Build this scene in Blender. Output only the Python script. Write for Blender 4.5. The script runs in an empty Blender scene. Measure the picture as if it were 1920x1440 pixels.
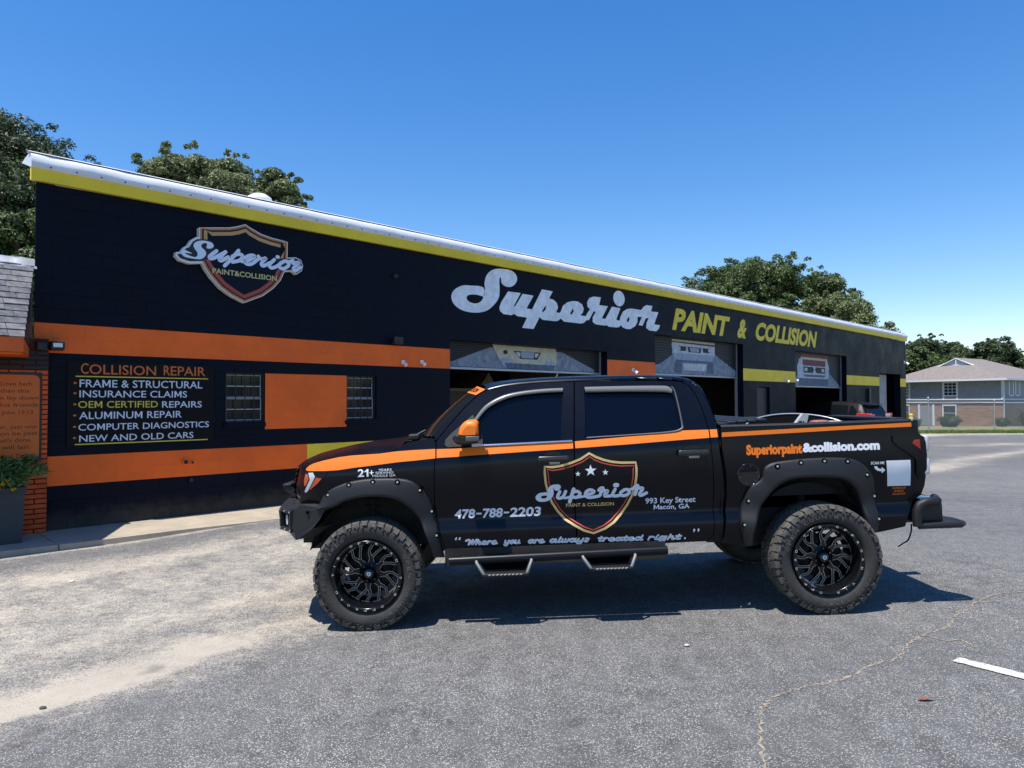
import bpy, bmesh, math, random
import numpy as np
from mathutils import Vector, Matrix, geometry
random.seed(7)
SC = bpy.context.scene
COL = SC.collection
R = math.radians

# ------------------------------------------------------------------ camera, light, exposure
F_PX, CAM_H, PITCH, ROLL = 1331.0, 1.83, math.atan(33/1331.0), 0.003
cd = bpy.data.cameras.new('camera'); cam = bpy.data.objects.new('camera', cd); COL.objects.link(cam)
cd.sensor_fit = 'HORIZONTAL'; cd.sensor_width = 36.0; cd.lens = F_PX/1920*36
cd.clip_start = .05; cd.clip_end = 3000
_F = Vector((0, math.cos(PITCH), math.sin(PITCH))); _U = Vector((0, -math.sin(PITCH), math.cos(PITCH)))
_X = Vector((1, 0, 0))*math.cos(ROLL) - _U*math.sin(ROLL); _U2 = _U*math.cos(ROLL) + Vector((1, 0, 0))*math.sin(ROLL)
m = Matrix.Identity(4)
for i in range(3):
    m[i][0], m[i][1], m[i][2] = _X[i], _U2[i], -_F[i]
m[2][3] = CAM_H
cam.matrix_world = m
SC.camera = cam

SUN_EL, SUN_AZ = R(71.5), R(44)        # light travels towards azimuth 44 deg from +X
sun_dir = Vector((math.cos(SUN_EL)*math.cos(SUN_AZ), math.cos(SUN_EL)*math.sin(SUN_AZ), -math.sin(SUN_EL)))
sl = bpy.data.lights.new('sun', 'SUN'); sl.energy = 5.0; sl.angle = R(.55); sl.color = (1.0, .955, .89)
so = bpy.data.objects.new('sun', sl); COL.objects.link(so); so.rotation_euler = sun_dir.to_track_quat('-Z', 'Y').to_euler()
w = bpy.data.worlds.new('World'); SC.world = w; w.use_nodes = True
nt = w.node_tree; bg = nt.nodes['Background']; sky = nt.nodes.new('ShaderNodeTexSky')
sky.sky_type = 'NISHITA'; sky.sun_disc = False; sky.sun_elevation = SUN_EL
sky.sun_rotation = math.atan2(-sun_dir.x, -sun_dir.y) % (2*math.pi)
sky.air_density = 1.0; sky.dust_density = .1; sky.ozone_density = 1.6; sky.altitude = 100
hs = nt.nodes.new('ShaderNodeHueSaturation'); hs.inputs['Saturation'].default_value = 1.5; hs.inputs['Hue'].default_value = .509
gm = nt.nodes.new('ShaderNodeGamma'); gm.inputs[1].default_value = .85; hs.inputs['Value'].default_value = 1.2
nt.links.new(sky.outputs[0], gm.inputs[0]); nt.links.new(gm.outputs[0], hs.inputs['Color']); nt.links.new(hs.outputs[0], bg.inputs[0]); bg.inputs[1].default_value = .145
SC.view_settings.view_transform = 'Standard'; SC.view_settings.look = 'None'
SC.view_settings.exposure = .46; SC.view_settings.gamma = 1; SC.view_settings.use_curve_mapping = False
SC.render.engine = 'CYCLES'
SC.cycles.max_bounces = 6; SC.cycles.transparent_max_bounces = 8; SC.cycles.caustics_reflective = False; SC.cycles.caustics_refractive = False

# ------------------------------------------------------------------ helpers
def tag(o, label=None, cat=None, group=None, kind=None):
    if label: o['label'] = label
    if cat: o['category'] = cat
    if group: o['group'] = group
    if kind: o['kind'] = kind
    return o

def empty(name, loc=(0, 0, 0), mat=None, label=None, cat=None, group=None):
    o = bpy.data.objects.new(name, None); COL.objects.link(o); o.empty_display_size = .2
    if mat is not None: o.matrix_world = mat
    else: o.location = loc
    return tag(o, label, cat, group)

def mesh_obj(name, verts, faces, mats, parent=None, smooth=False, fm=None, label=None, cat=None, group=None, kind=None, M=None):
    me = bpy.data.meshes.new(name)
    me.from_pydata([tuple(v) for v in verts], [], [tuple(f) for f in faces])
    if not isinstance(mats, (list, tuple)): mats = [mats]
    for q in mats: me.materials.append(q)
    if fm: me.polygons.foreach_set('material_index', fm)
    if smooth: me.polygons.foreach_set('use_smooth', [True]*len(me.polygons))
    me.update()
    o = bpy.data.objects.new(name, me); COL.objects.link(o)
    if parent is not None: o.parent = parent
    if M is not None: o.matrix_world = M
    return tag(o, label, cat, group, kind)

class MB:
    """collects geometry for one mesh"""
    def __init__(s): s.v = []; s.f = []; s.m = []; s.sm = []
    def add(s, vs, fs, mi=0, smooth=False):
        b = len(s.v); s.v += [tuple(p) for p in vs]
        for f in fs: s.f.append(tuple(i+b for i in f)); s.m.append(mi); s.sm.append(smooth)
        return s
    def box(s, x0, x1, y0, y1, z0, z1, mi=0):
        vs = [(x, y, z) for z in (z0, z1) for y in (y0, y1) for x in (x0, x1)]
        return s.add(vs, [(0, 2, 3, 1), (4, 5, 7, 6), (0, 1, 5, 4), (2, 6, 7, 3), (0, 4, 6, 2), (1, 3, 7, 5)], mi)
    def bbox(s, x0, x1, y0, y1, z0, z1, b=.01, mi=0):
        """box with chamfered edges"""
        bm = bmesh.new(); bmesh.ops.create_cube(bm, size=1)
        for v in bm.verts: v.co = Vector(((x0+x1)/2+v.co.x*(x1-x0), (y0+y1)/2+v.co.y*(y1-y0), (z0+z1)/2+v.co.z*(z1-z0)))
        bmesh.ops.bevel(bm, geom=bm.edges[:], offset=b, segments=2, profile=.7, affect='EDGES')
        bm.verts.index_update(); s.add([v.co.copy() for v in bm.verts], [[v.index for v in f.verts] for f in bm.faces], mi, True); bm.free(); return s
    def tube(s, pts, r, n=8, mi=0, cap=True, smooth=True):
        pts = [Vector(p) for p in pts]; rs = r if isinstance(r, (list, tuple)) else [r]*len(pts)
        vs = []; prev = None
        for i, p in enumerate(pts):
            d = (pts[min(i+1, len(pts)-1)]-pts[max(i-1, 0)]).normalized()
            if prev is None:
                a = Vector((0, 0, 1)) if abs(d.z) < .9 else Vector((1, 0, 0)); u = d.cross(a).normalized()
            else: u = (prev-d*prev.dot(d)).normalized()
            prev = u; v = d.cross(u)
            for k in range(n):
                t = 2*math.pi*k/n; vs.append(p+(u*math.cos(t)+v*math.sin(t))*rs[i])
        fs = []
        for i in range(len(pts)-1):
            for k in range(n): fs.append((i*n+k, i*n+(k+1) % n, (i+1)*n+(k+1) % n, (i+1)*n+k))
        s.add(vs, fs, mi, smooth)
        if cap: s.add(vs[:n], [tuple(range(n))[::-1]], mi); s.add(vs[-n:], [tuple(range(n))], mi)
        return s
    def grid(s, rows, mi=0, smooth=True, closed=False):
        n = len(rows[0]); vs = [p for r in rows for p in r]; fs = []
        for i in range(len(rows)-1):
            for k in range(n if closed else n-1): fs.append((i*n+k, i*n+(k+1) % n, (i+1)*n+(k+1) % n, (i+1)*n+k))
        return s.add(vs, fs, mi, smooth)
    def lathe(s, prof, n=48, mi=0, axis='y', c=(0, 0, 0), smooth=True, a0=0, a1=2*math.pi):
        full = abs(a1-a0-2*math.pi) < 1e-6; m_ = n if full else n+1; rows = []
        for (a, r) in prof:
            row = []
            for k in range(m_):
                t = a0+(a1-a0)*k/n
                if axis == 'y': row.append((c[0]+r*math.cos(t), c[1]+a, c[2]+r*math.sin(t)))
                else: row.append((c[0]+r*math.cos(t), c[1]+r*math.sin(t), c[2]+a))
            rows.append(row)
        return s.grid(rows, mi, smooth, closed=full)
    def prism(s, poly, f0, f1, mi=0):
        """poly = list of 2D points, f0/f1 map (a,b)->3D"""
        n = len(poly); vs = [f0(*p) for p in poly]+[f1(*p) for p in poly]
        tri = geometry.tessellate_polygon([[Vector((a, b, 0)) for a, b in poly]])
        fs = [tuple(t) for t in tri]+[tuple(i+n for i in t[::-1]) for t in tri]+[(i, (i+1) % n, (i+1) % n+n, i+n) for i in range(n)]
        return s.add(vs, fs, mi)
    def obj(s, name, mats, parent=None, mirror=None, bev=None, **k):
        o = mesh_obj(name, s.v, s.f, mats, parent, fm=s.m, **k)
        o.data.polygons.foreach_set('use_smooth', s.sm)
        return o

def cr(P, n=4, closed=False):
    """Catmull-Rom through 2D/3D points"""
    P = [Vector(p) for p in P]; out = []; L = len(P)
    for i in range(L if closed else L-1):
        p0 = P[(i-1) % L] if (closed or i > 0) else P[0]*2-P[1]
        p1, p2 = P[i], P[(i+1) % L]
        p3 = P[(i+2) % L] if (closed or i+2 < L) else P[-1]*2-P[-2]
        for k in range(n):
            t = k/n
            out.append(.5*((2*p1)+(p2-p0)*t+(2*p0-5*p1+4*p2-p3)*t*t+(3*p1-p0-3*p2+p3)*t**3))
    if not closed: out.append(P[-1].copy())
    return [tuple(p) for p in out]

def resample(P, n):
    P = [Vector(p) for p in P]; d = [0]
    for a, b in zip(P, P[1:]): d.append(d[-1]+(b-a).length)
    out = []; j = 0
    for i in range(n):
        t = d[-1]*i/(n-1)
        while j < len(P)-2 and d[j+1] < t: j += 1
        q = (t-d[j])/max(1e-9, d[j+1]-d[j]); out.append(tuple(P[j].lerp(P[j+1], q)))
    return out

def interp(T, x):
    if x <= T[0][0]: return T[0][1]
    for (a, b), (c, d) in zip(T, T[1:]):
        if x <= c: return b+(d-b)*(x-a)/(c-a)
    return T[-1][1]

def gp(x, y):
    """ground point seen where a flat-ground point (x, y) would be"""
    f = 1
    for _ in range(4): f = (CAM_H-gz(x*f, y*f))/CAM_H
    return (x*f, y*f)

def sstep(a, b, x):
    t = min(1, max(0, (x-a)/(b-a))); return t*t*(3-2*t)

# ------------------------------------------------------------------ materials
def pm(name, col, rough=.5, metal=0, var=0, vs=3, bump=0, bs=40, coat=0, spec=.5, rvar=0, trans=0, alpha=1, emis=None, em=0, col2=None, ior=1.45, vdet=4, coord='Object', cr_=.03):
    m = bpy.data.materials.new(name); m.use_nodes = True; nt = m.node_tree; b = nt.nodes['Principled BSDF']
    b.inputs['Base Color'].default_value = (*col, 1); b.inputs['Roughness'].default_value = rough; b.inputs['Metallic'].default_value = metal
    b.inputs['Specular IOR Level'].default_value = spec; b.inputs['IOR'].default_value = ior
    b.inputs['Coat Weight'].default_value = coat; b.inputs['Coat Roughness'].default_value = cr_
    b.inputs['Transmission Weight'].default_value = trans; b.inputs['Alpha'].default_value = alpha
    if emis: b.inputs['Emission Color'].default_value = (*emis, 1); b.inputs['Emission Strength'].default_value = em
    tc = nt.nodes.new('ShaderNodeTexCoord'); src = tc.outputs['Object']
    if coord == 'World': src = nt.nodes.new('ShaderNodeNewGeometry').outputs['Position']
    if var or rvar:
        n = nt.nodes.new('ShaderNodeTexNoise'); n.inputs['Scale'].default_value = vs; n.inputs['Detail'].default_value = vdet; n.inputs['Roughness'].default_value = .65
        nt.links.new(src, n.inputs['Vector'])
        if var:
            mx = nt.nodes.new('ShaderNodeMix'); mx.data_type = 'RGBA'
            c2 = col2 or tuple(min(1, c*(1+var)) for c in col); c1 = col if col2 else tuple(c*(1-var) for c in col)
            mx.inputs[6].default_value = (*c1, 1); mx.inputs[7].default_value = (*c2, 1)
            mr = nt.nodes.new('ShaderNodeMapRange'); mr.inputs[1].default_value = .35; mr.inputs[2].default_value = .65
            nt.links.new(n.outputs[0], mr.inputs[0]); nt.links.new(mr.outputs[0], mx.inputs[0]); nt.links.new(mx.outputs[2], b.inputs['Base Color'])
        if rvar:
            mr = nt.nodes.new('ShaderNodeMapRange'); mr.inputs[1].default_value = .3; mr.inputs[2].default_value = .7
            mr.inputs[3].default_value = rough-rvar; mr.inputs[4].default_value = rough+rvar
            nt.links.new(n.outputs[0], mr.inputs[0]); nt.links.new(mr.outputs[0], b.inputs['Roughness'])
    if bump:
        n = nt.nodes.new('ShaderNodeTexNoise'); n.inputs['Scale'].default_value = bs; n.inputs['Detail'].default_value = 5
        bp = nt.nodes.new('ShaderNodeBump'); bp.inputs['Strength'].default_value = bump; bp.inputs['Distance'].default_value = .01
        nt.links.new(src, n.inputs['Vector']); nt.links.new(n.outputs[0], bp.inputs['Height']); nt.links.new(bp.outputs[0], b.inputs['Normal'])
    return m

M_ = {}
M_['wall_dark'] = pm('navy black masonry paint', (.0022, .0042, .0115), .5, spec=.14, var=.25, vs=1.2, bump=.35, bs=60, coord='World', rvar=.08)
def grime(m, colr, zlo, zhi, amt):
    nt = m.node_tree; N = nt.nodes.new; L = nt.links.new; b = nt.nodes['Principled BSDF']; src = b.inputs['Base Color'].links[0].from_socket
    g = N('ShaderNodeNewGeometry'); sp = N('ShaderNodeSeparateXYZ'); L(g.outputs['Position'], sp.inputs[0])
    a = N('ShaderNodeMapRange'); a.inputs[1].default_value = zlo; a.inputs[2].default_value = zhi; a.inputs[3].default_value = 1; a.inputs[4].default_value = 0; L(sp.outputs[2], a.inputs[0])
    n = N('ShaderNodeTexNoise'); n.inputs['Scale'].default_value = 5; n.inputs['Detail'].default_value = 6; n.inputs['Roughness'].default_value = .75; L(g.outputs['Position'], n.inputs['Vector'])
    q = N('ShaderNodeMath'); q.operation = 'ADD'; L(a.outputs[0], q.inputs[0]); L(n.outputs[0], q.inputs[1])
    r_ = N('ShaderNodeMapRange'); r_.inputs[1].default_value = .85; r_.inputs[2].default_value = 1.5; r_.inputs[3].default_value = 0; r_.inputs[4].default_value = amt; L(q.outputs[0], r_.inputs[0])
    mx = N('ShaderNodeMix'); mx.data_type = 'RGBA'; L(r_.outputs[0], mx.inputs[0]); L(src, mx.inputs[6]); mx.inputs[7].default_value = (*colr, 1); L(mx.outputs[2], b.inputs['Base Color'])
grime(M_['wall_dark'], (.10, .085, .065), .1, .55, .55)
M_['wall_orange'] = pm('orange masonry paint', (.90, .13, .005), .55, var=.1, vs=1.5, bump=.35, bs=60, coord='World')
M_['wall_yellow'] = pm('yellow masonry paint', (.86, .62, .030), .55, var=.08, vs=1.5, bump=.35, bs=60, coord='World')
M_['wall_letter'] = pm('pale grey mural paint', (.84, .85, .87), .6, var=.12, vs=6, bump=.2, bs=50, coord='World')
M_['yel_letter'] = pm('mural yellow paint', (.82, .62, .05), .6, var=.12, vs=6, coord='World')
M_['white_metal'] = pm('white roof metal', (.74, .75, .78), .35, var=.06, vs=2, coord='World')
M_['white'] = pm('white plastic', (.78, .79, .8), .4)
M_['sash'] = pm('weathered sash', (.42, .43, .45), .5)
M_['black'] = pm('black plastic', (.014, .014, .015), .45)
M_['dark_metal'] = pm('dark metal', (.03, .03, .033), .5, metal=.3)
M_['glass_win'] = pm('window glass', (.012, .015, .02), .06, spec=.3)
M_['concrete'] = pm('sandy concrete', (.40, .335, .245), .9, var=.22, vs=2.3, bump=.5, bs=45, coord='World', col2=(.30, .26, .20))
M_['brick_orange'] = pm('orange painted brick', (.60, .085, .010), .6, var=.22, vs=5, bump=.6, bs=70, coord='World')
M_['brick_black'] = pm('black painted brick', (.012, .012, .014), .6, bump=.6, bs=70, coord='World')
M_['mortar_dark'] = pm('dark mortar', (.10, .018, .008), .9)
M_['orange_trim'] = pm('orange trim paint', (.70, .11, .008), .5, var=.1, vs=3)
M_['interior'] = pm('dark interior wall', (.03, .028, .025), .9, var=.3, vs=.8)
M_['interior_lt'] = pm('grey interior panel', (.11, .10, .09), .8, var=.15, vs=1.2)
M_['beige'] = pm('beige sheet metal', (.26, .22, .16), .6, var=.12, vs=2)
M_['shingle'] = pm('grey asphalt shingle', (.125, .125, .135), .95, var=.35, vs=9, bump=.8, bs=160, coord='World')
M_['shingle2'] = pm('light grey asphalt shingle', (.17, .168, .172), .95, var=.35, vs=9, bump=.8, bs=160, coord='World')
M_['galv'] = pm('galvanised metal', (.42, .43, .45), .45, metal=.6)
M_['curtain'] = pm('black door curtain', (.012, .013, .018), .5)
M_['bark'] = pm('bark', (.075, .055, .04), .95, var=.3, vs=8, bump=.8, bs=30)

# ground materials
def asphalt():
    m = bpy.data.materials.new('worn asphalt'); m.use_nodes = True; nt = m.node_tree; b = nt.nodes['Principled BSDF']
    N = nt.nodes.new; L = nt.links.new
    pos = N('ShaderNodeNewGeometry').outputs['Position']
    def noise(sc, det=3, rough=.55, vec=pos):
        n = N('ShaderNodeTexNoise'); n.inputs['Scale'].default_value = sc; n.inputs['Detail'].default_value = det; n.inputs['Roughness'].default_value = rough; L(vec, n.inputs['Vector']); return n.outputs[0]
    def mr(v, a, b_, c=0, d=1):
        n = N('ShaderNodeMapRange'); n.inputs[1].default_value = a; n.inputs[2].default_value = b_; n.inputs[3].default_value = c; n.inputs[4].default_value = d; L(v, n.inputs[0]); return n.outputs[0]
    def mix(f, a, b_, blend='MIX'):
        n = N('ShaderNodeMix'); n.data_type = 'RGBA'; n.blend_type = blend
        if isinstance(f, float): n.inputs[0].default_value = f
        else: L(f, n.inputs[0])
        for i, q in ((6, a), (7, b_)):
            if isinstance(q, tuple): n.inputs[i].default_value = (*q, 1)
            else: L(q, n.inputs[i])
        return n.outputs[2]
    def math_(op, a, b_):
        n = N('ShaderNodeMath'); n.operation = op
        for i, q in ((0, a), (1, b_)):
            if isinstance(q, (int, float)): n.inputs[i].default_value = q
            else: L(q, n.inputs[i])
        return n.outputs[0]
    vo = N('ShaderNodeTexVoronoi'); vo.inputs['Scale'].default_value = 125; vo.inputs['Randomness'].default_value = 1; L(pos, vo.inputs['Vector'])
    vcol = vo.outputs['Color']; sep = N('ShaderNodeSeparateColor'); L(vcol, sep.inputs[0])
    vd = vo.outputs['Distance']
    base = mix(mr(noise(.55, 4), .35, .65), (.060, .058, .056), (.098, .095, .090))
    base = mix(mr(noise(7, 4), .35, .7), base, (.125, .124, .122))
    # pale aggregate stones: some voronoi cells are exposed stone
    stone = math_('MULTIPLY', mr(sep.outputs[0], .48, .58), mr(vd, .52, .36))
    stone = math_('MULTIPLY', stone, mr(noise(3.1, 4, .7), .30, .55, .55, 1.0))
    stonecol = mix(sep.outputs[1], (.23, .222, .205), (.58, .555, .50))
    c = mix(stone, base, stonecol)
    darkpit = math_('MULTIPLY', mr(sep.outputs[2], .72, .85), mr(vd, .5, .3))
    c = mix(math_('MULTIPLY', darkpit, .6), c, (.02, .021, .024))
    # sand
    at = N('ShaderNodeAttribute'); at.attribute_name = 'sand'
    nz = math_('ADD', math_('MULTIPLY', noise(60, 3, .7), .40), math_('ADD', math_('MULTIPLY', noise(13, 5, .75), .3), math_('MULTIPLY', noise(2.6, 5, .7), .3)))
    pits = math_('SUBTRACT', mr(vd, .1, .6), .5)
    thr = math_('ADD', math_('SUBTRACT', math_('ADD', at.outputs['Fac'], math_('MULTIPLY', pits, .30)), 1.50), math_('MULTIPLY', nz, 1.8))
    sm = mr(thr, -.06, .22, 0, .92)
    sandc = mix(noise(9, 4), (.40, .345, .265), (.53, .47, .375))
    c = mix(sm, c, sandc)
    # far patches and stains
    stn = mr(noise(.9, 5, .7), .58, .8, 0, .38)
    c = mix(stn, c, (.20, .19, .17))
    oil = mr(noise(1.7, 3, .5), .66, .74, 0, .45)
    c = mix(oil, c, (.03, .031, .034))
    drk = mr(noise(.23, 4, .6), .42, .6, 0, .28)
    c = mix(drk, c, (.055, .057, .062))
    L(c, b.inputs['Base Color']); b.inputs['Roughness'].default_value = .88
    h = math_('ADD', math_('MULTIPLY', vd, -.9), math_('MULTIPLY', noise(210, 2), .5))
    bp = N('ShaderNodeBump'); bp.inputs['Strength'].default_value = .55; bp.inputs['Distance'].default_value = .004
    L(h, bp.inputs['Height']); L(bp.outputs[0], b.inputs['Normal'])
    return m
M_['asphalt'] = asphalt()
M_['grass_soil'] = pm('grassy ground', (.10, .13, .035), .95, var=.4, vs=.6, col2=(.30, .25, .15), coord='World', vdet=8)

# ------------------------------------------------------------------ frames
W0 = Vector((-6.47, 9.59)); WBASE = .08
WA = math.atan2(.7075057, .7067077)
MW = Matrix.Translation((W0.x, W0.y, WBASE)) @ Matrix.Rotation(WA, 4, 'Z')     # x along the shop front, y into the building
WDv = Vector((.7067077, .7075057)); WNv = Vector((.7075057, -.7067077))
def MWt(x, y, z): return MW @ Matrix.Translation((x, y, z))

def gz(x, y):
    """ground height"""
    a = .033*(max(-4.5, min(4.0, x))+1.16)
    perp = (Vector((x, y))-W0).dot(WNv); s = (Vector((x, y))-W0).dot(WDv)
    wz = .01+.07*sstep(.6, 3.2, s)
    t = sstep(1.25, 5.4, perp)
    z = wz*(1-t)+a*t
    f = sstep(9, 14, y); z = z*(1-f)+.085*f if perp > 1.25 else z
    if y > 37: z = z*(1-sstep(37, 40, y))+(.085-.0245*(y-37))*sstep(37, 40, y)
    return max(z, -1.2)
# ------------------------------------------------------------------ ground sheets
def sand_at(x, y):
    p = Vector((x, y)); a = Vector((-3.01, 4.22)); d = Vector((1.32, 1.42)).normalized(); nrm = Vector((-d.y, d.x))
    q = p-a; u = q.dot(d); v = q.dot(nrm)          # v>0: away from the camera side of the streak
    v += .06*math.sin(u*3.1)+.03*math.sin(u*7.7+1)
    wv = .62+.1*math.sin(u*1.7)
    s = 0
    fade = 1-sstep(1.2, 2.9, u)
    s = max(s, .84*sstep(-.05, .09, v)*(1-sstep(.16, 1.15, v)*.55)*(1-sstep(.9, 1.6, v))*fade)
    # broad dusting in front of the shop
    e = 1-sstep(1.7, 3.6, abs(v-2.0)); e2 = 1-sstep(2.4, 4.2, abs(u-1.6))
    st = .5+.5*math.sin(v*5.2+.8*math.sin(u*1.3)); s = max(s, (.53+.07*st)*e*e2)
    v2 = (p-Vector((-4.65, 7.67))); uu = v2.dot(Vector((.577, .817))); vv = v2.dot(Vector((-.817, .577)))
    s = max(s, .66*(1-sstep(.12, .5, abs(vv)))*(1-sstep(1.0, 2.2, abs(uu-.7))))
    # beyond the truck tail
    v3 = p-Vector((10.6, 18.2)); uu = v3.dot(Vector((.744, .668))); vv = v3.dot(Vector((-.668, .744)))
    s = max(s, .66*(1-sstep(.15, 1.3, abs(vv)))*sstep(-6, 0, uu))
    s = max(s, .62*(1-sstep(.2, 1.4, abs(y-27.5-.25*(x-17))))*sstep(12, 18, x))
    s = max(s, .62*sstep(33, 36.5, y))
    # background dusting everywhere, a little
    s = max(s, .24+.06*math.sin(x*.9+y*.4))
    perp = (p-W0).dot(WNv)
    s = max(s, .75*(1-sstep(1.15, 1.7, perp)))
    return s

def axis(lo, hi, steps):
    out = [lo]
    while out[-1] < hi-1e-6:
        x = out[-1]; st = next(s for lim, s in steps if x < lim); out.append(min(hi, x+st))
    return out
def ground():
    xs = axis(-60, 90, [(-12, 4), (-7, .5), (7, .12), (12, .4), (30, 1.5), (999, 4)])
    ys = axis(-30, 37.4, [(-4, 4), (2, .5), (12, .12), (20, .4), (999, 1.2)])
    vs = []; sd = []
    for y in ys:
        for x in xs:
            vs.append((x, y, gz(x, y)+.004*math.sin(x*.8)*math.cos(y*.7))); sd.append(sand_at(x, y))
    n = len(xs); fs = []
    for j in range(len(ys)-1):
        for i in range(n-1):
            fs.append((j*n+i, j*n+i+1, (j+1)*n+i+1, (j+1)*n+i))
    o = mesh_obj('asphalt_lot', vs, fs, M_['asphalt'], smooth=True, kind='structure')
    o['label'] = 'worn grey asphalt car park with pale sand drifts'
    at = o.data.attributes.new('sand', 'FLOAT', 'POINT'); at.data.foreach_set('value', sd)
    # land beyond and around
    xs = axis(-900, 900, [(-80, 60), (-20, 8), (100, 6), (999, 60)]); ys = axis(-500, 1500, [(-40, 60), (30, 10), (48, 1), (110, 6), (9999, 80)])
    vs = [(x, y, (gz(x, y)-.03 if y > 37.6 else gz(x, y)-.25) + (0 if y < 120 else 0)) for y in ys for x in xs]
    n = len(xs); fs = [(j*n+i, j*n+i+1, (j+1)*n+i+1, (j+1)*n+i) for j in range(len(ys)-1) for i in range(n-1)]
    o = mesh_obj('ground', vs, fs, M_['grass_soil'], smooth=True, kind='structure'); o['label'] = 'patchy grass ground beyond the car park'
ground()

# concrete apron along the shop front (top level with shop base) and its kerb
def apron():
    mb = MB(); rows = []
    segs = [(-6, -3.2), (-3.19, -.6), (-.59, .05)]
    for a, b in segs+[(.06, 3.0), (3.01, 8.0), (8.01, 13.5), (13.51, 21), (21.01, 29.5), (29.51, 37.8)]:
        for i in range(12):
            x0 = a+(b-a)*i/12; x1 = a+(b-a)*(i+1)/12
            w0 = 1.18+.12*sstep(0, 3, x0)+.02*math.sin(x0*3); w1 = 1.18+.12*sstep(0, 3, x1)+.02*math.sin(x1*3)
            mb.add([(x0, .02, .005), (x1, .02, .005), (x1, -w1, .003), (x0, -w0, .003), (x1, -w1-.01, -.12), (x0, -w0-.01, -.12)], [(0, 1, 2, 3), (3, 2, 4, 5)])
        mb.add([(a, .02, .005), (a, -1.2, .003), (a, -1.2, -.12), (a, .02, -.12)], [(0, 1, 2, 3)]); mb.add([(b, .02, .005), (b, -1.2, .003), (b, -1.2, -.12), (b, .02, -.12)], [(0, 1, 2, 3)])
    o = mb.obj('pavement', M_['concrete'], M=MW, kind='structure'); o['label'] = 'sandy concrete apron along the foot of the shop wall'
apron()

# ------------------------------------------------------------------ text
def text2d(s, bold=0.0, spacing=1.0):
    cu = bpy.data.curves.new('t', 'FONT'); cu.body = s; cu.offset = bold; cu.space_character = spacing; cu.resolution_u = 3
    ob = bpy.data.objects.new('t', cu); COL.objects.link(ob)
    dg = bpy.context.evaluated_depsgraph_get(); me = bpy.data.meshes.new_from_object(ob.evaluated_get(dg))
    vs = [(v.co.x, v.co.y) for v in me.vertices]; fs = [tuple(p.vertices) for p in me.polygons]
    bpy.data.objects.remove(ob); bpy.data.curves.remove(cu); bpy.data.meshes.remove(me)
    if bold and ('M' in s or s == '21'):
        par = list(range(len(vs)))
        def find(i):
            while par[i] != i: par[i] = par[par[i]]; i = par[i]
            return i
        for f in fs:
            for i in f[1:]: par[find(i)] = find(f[0])
        comp = {}
        for i in range(len(vs)): comp.setdefault(find(i), []).append(i)
        for root, ids in comp.items():
            X = [vs[i][0] for i in ids]; Y = [vs[i][1] for i in ids]; w_, h_ = max(X)-min(X), max(Y)-min(Y)
            G = None
            if len(ids) == 15 and 'M' in s and abs(w_-.636-2*bold) < .03 and abs(h_-.682-2*bold) < .02: G = [(0, 0), (0, 1), (.21, 1), (.5, .40), (.79, 1), (1, 1), (1, 0), (.80, 0), (.80, .66), (.57, .2), (.43, .2), (.20, .66), (.20, 0)]
            if len(ids) == 4 and s == '21': G = [(.0, 0), (.0, .70), (-1.1, .58), (-1.1, .74), (-.3, .86), (.1, 1), (1, 1), (1, 0)]
            if G:
                fs = [f for f in fs if find(f[0]) != root]; b = len(vs)
                vs += [(min(X)+a*w_, min(Y)+c*h_) for a, c in G]; par += list(range(b, len(vs)))
                fs += [tuple(i+b for i in t) for t in geometry.tessellate_polygon([[Vector((a, c, 0)) for a, c in G]])]
        used = sorted({i for f in fs for i in f}); mp = {i: k for k, i in enumerate(used)}; vs = [vs[i] for i in used]; fs = [tuple(mp[i] for i in f) for f in fs]
    return vs, fs
def fit(s, x0, x1, z0, z1, bold=0.02, shear=0.0, cap=None, spacing=1.0):
    """text scaled so its glyphs fill the box; if cap given, the cap height (not the bbox) fills z"""
    vs, fs = text2d(s, bold, spacing)
    ax = min(v[0] for v in vs); bx = max(v[0] for v in vs)
    az = min(v[1] for v in vs); bz = max(v[1] for v in vs)
    if cap: az, bz = -bold, cap+bold
    sx = (x1-x0)/(bx-ax); sz = (z1-z0)/(bz-az)
    return [(x0+(v[0]-ax)*sx+shear*(v[1]-az)*sz, z0+(v[1]-az)*sz) for v in vs], fs
def poly2d(P, holes=()):
    pts = list(P); loops = [[Vector((a, b, 0)) for a, b in P]]
    for h in holes: pts += list(h); loops.append([Vector((a, b, 0)) for a, b in h])
    return pts, [tuple(t) for t in geometry.tessellate_polygon(loops)]
def stroke2d(P, wd, n=5, taper=False):
    """round-capped ribbon along a smoothed polyline -> list of (verts, faces)"""
    Q = [Vector(p) for p in (cr(P, n) if len(P) > 2 else P)]
    L_, R_ = [], []
    for i, p in enumerate(Q):
        d = (Q[min(i+1, len(Q)-1)]-Q[max(0, i-1)]).normalized(); nn = Vector((-d.y, d.x)); h = wd/2
        L_.append(p+nn*h); R_.append(p-nn*h)
    out = [([tuple(v) for v in L_+R_], [(i, i+1, len(Q)+i+1, len(Q)+i) for i in range(len(Q)-1)])]
    for c in (Q[0], Q[-1]):
        out.append(([(c.x+wd/2*math.cos(t*math.pi/6), c.y+wd/2*math.sin(t*math.pi/6)) for t in range(12)], [tuple(range(12))]))
    return out

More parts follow.
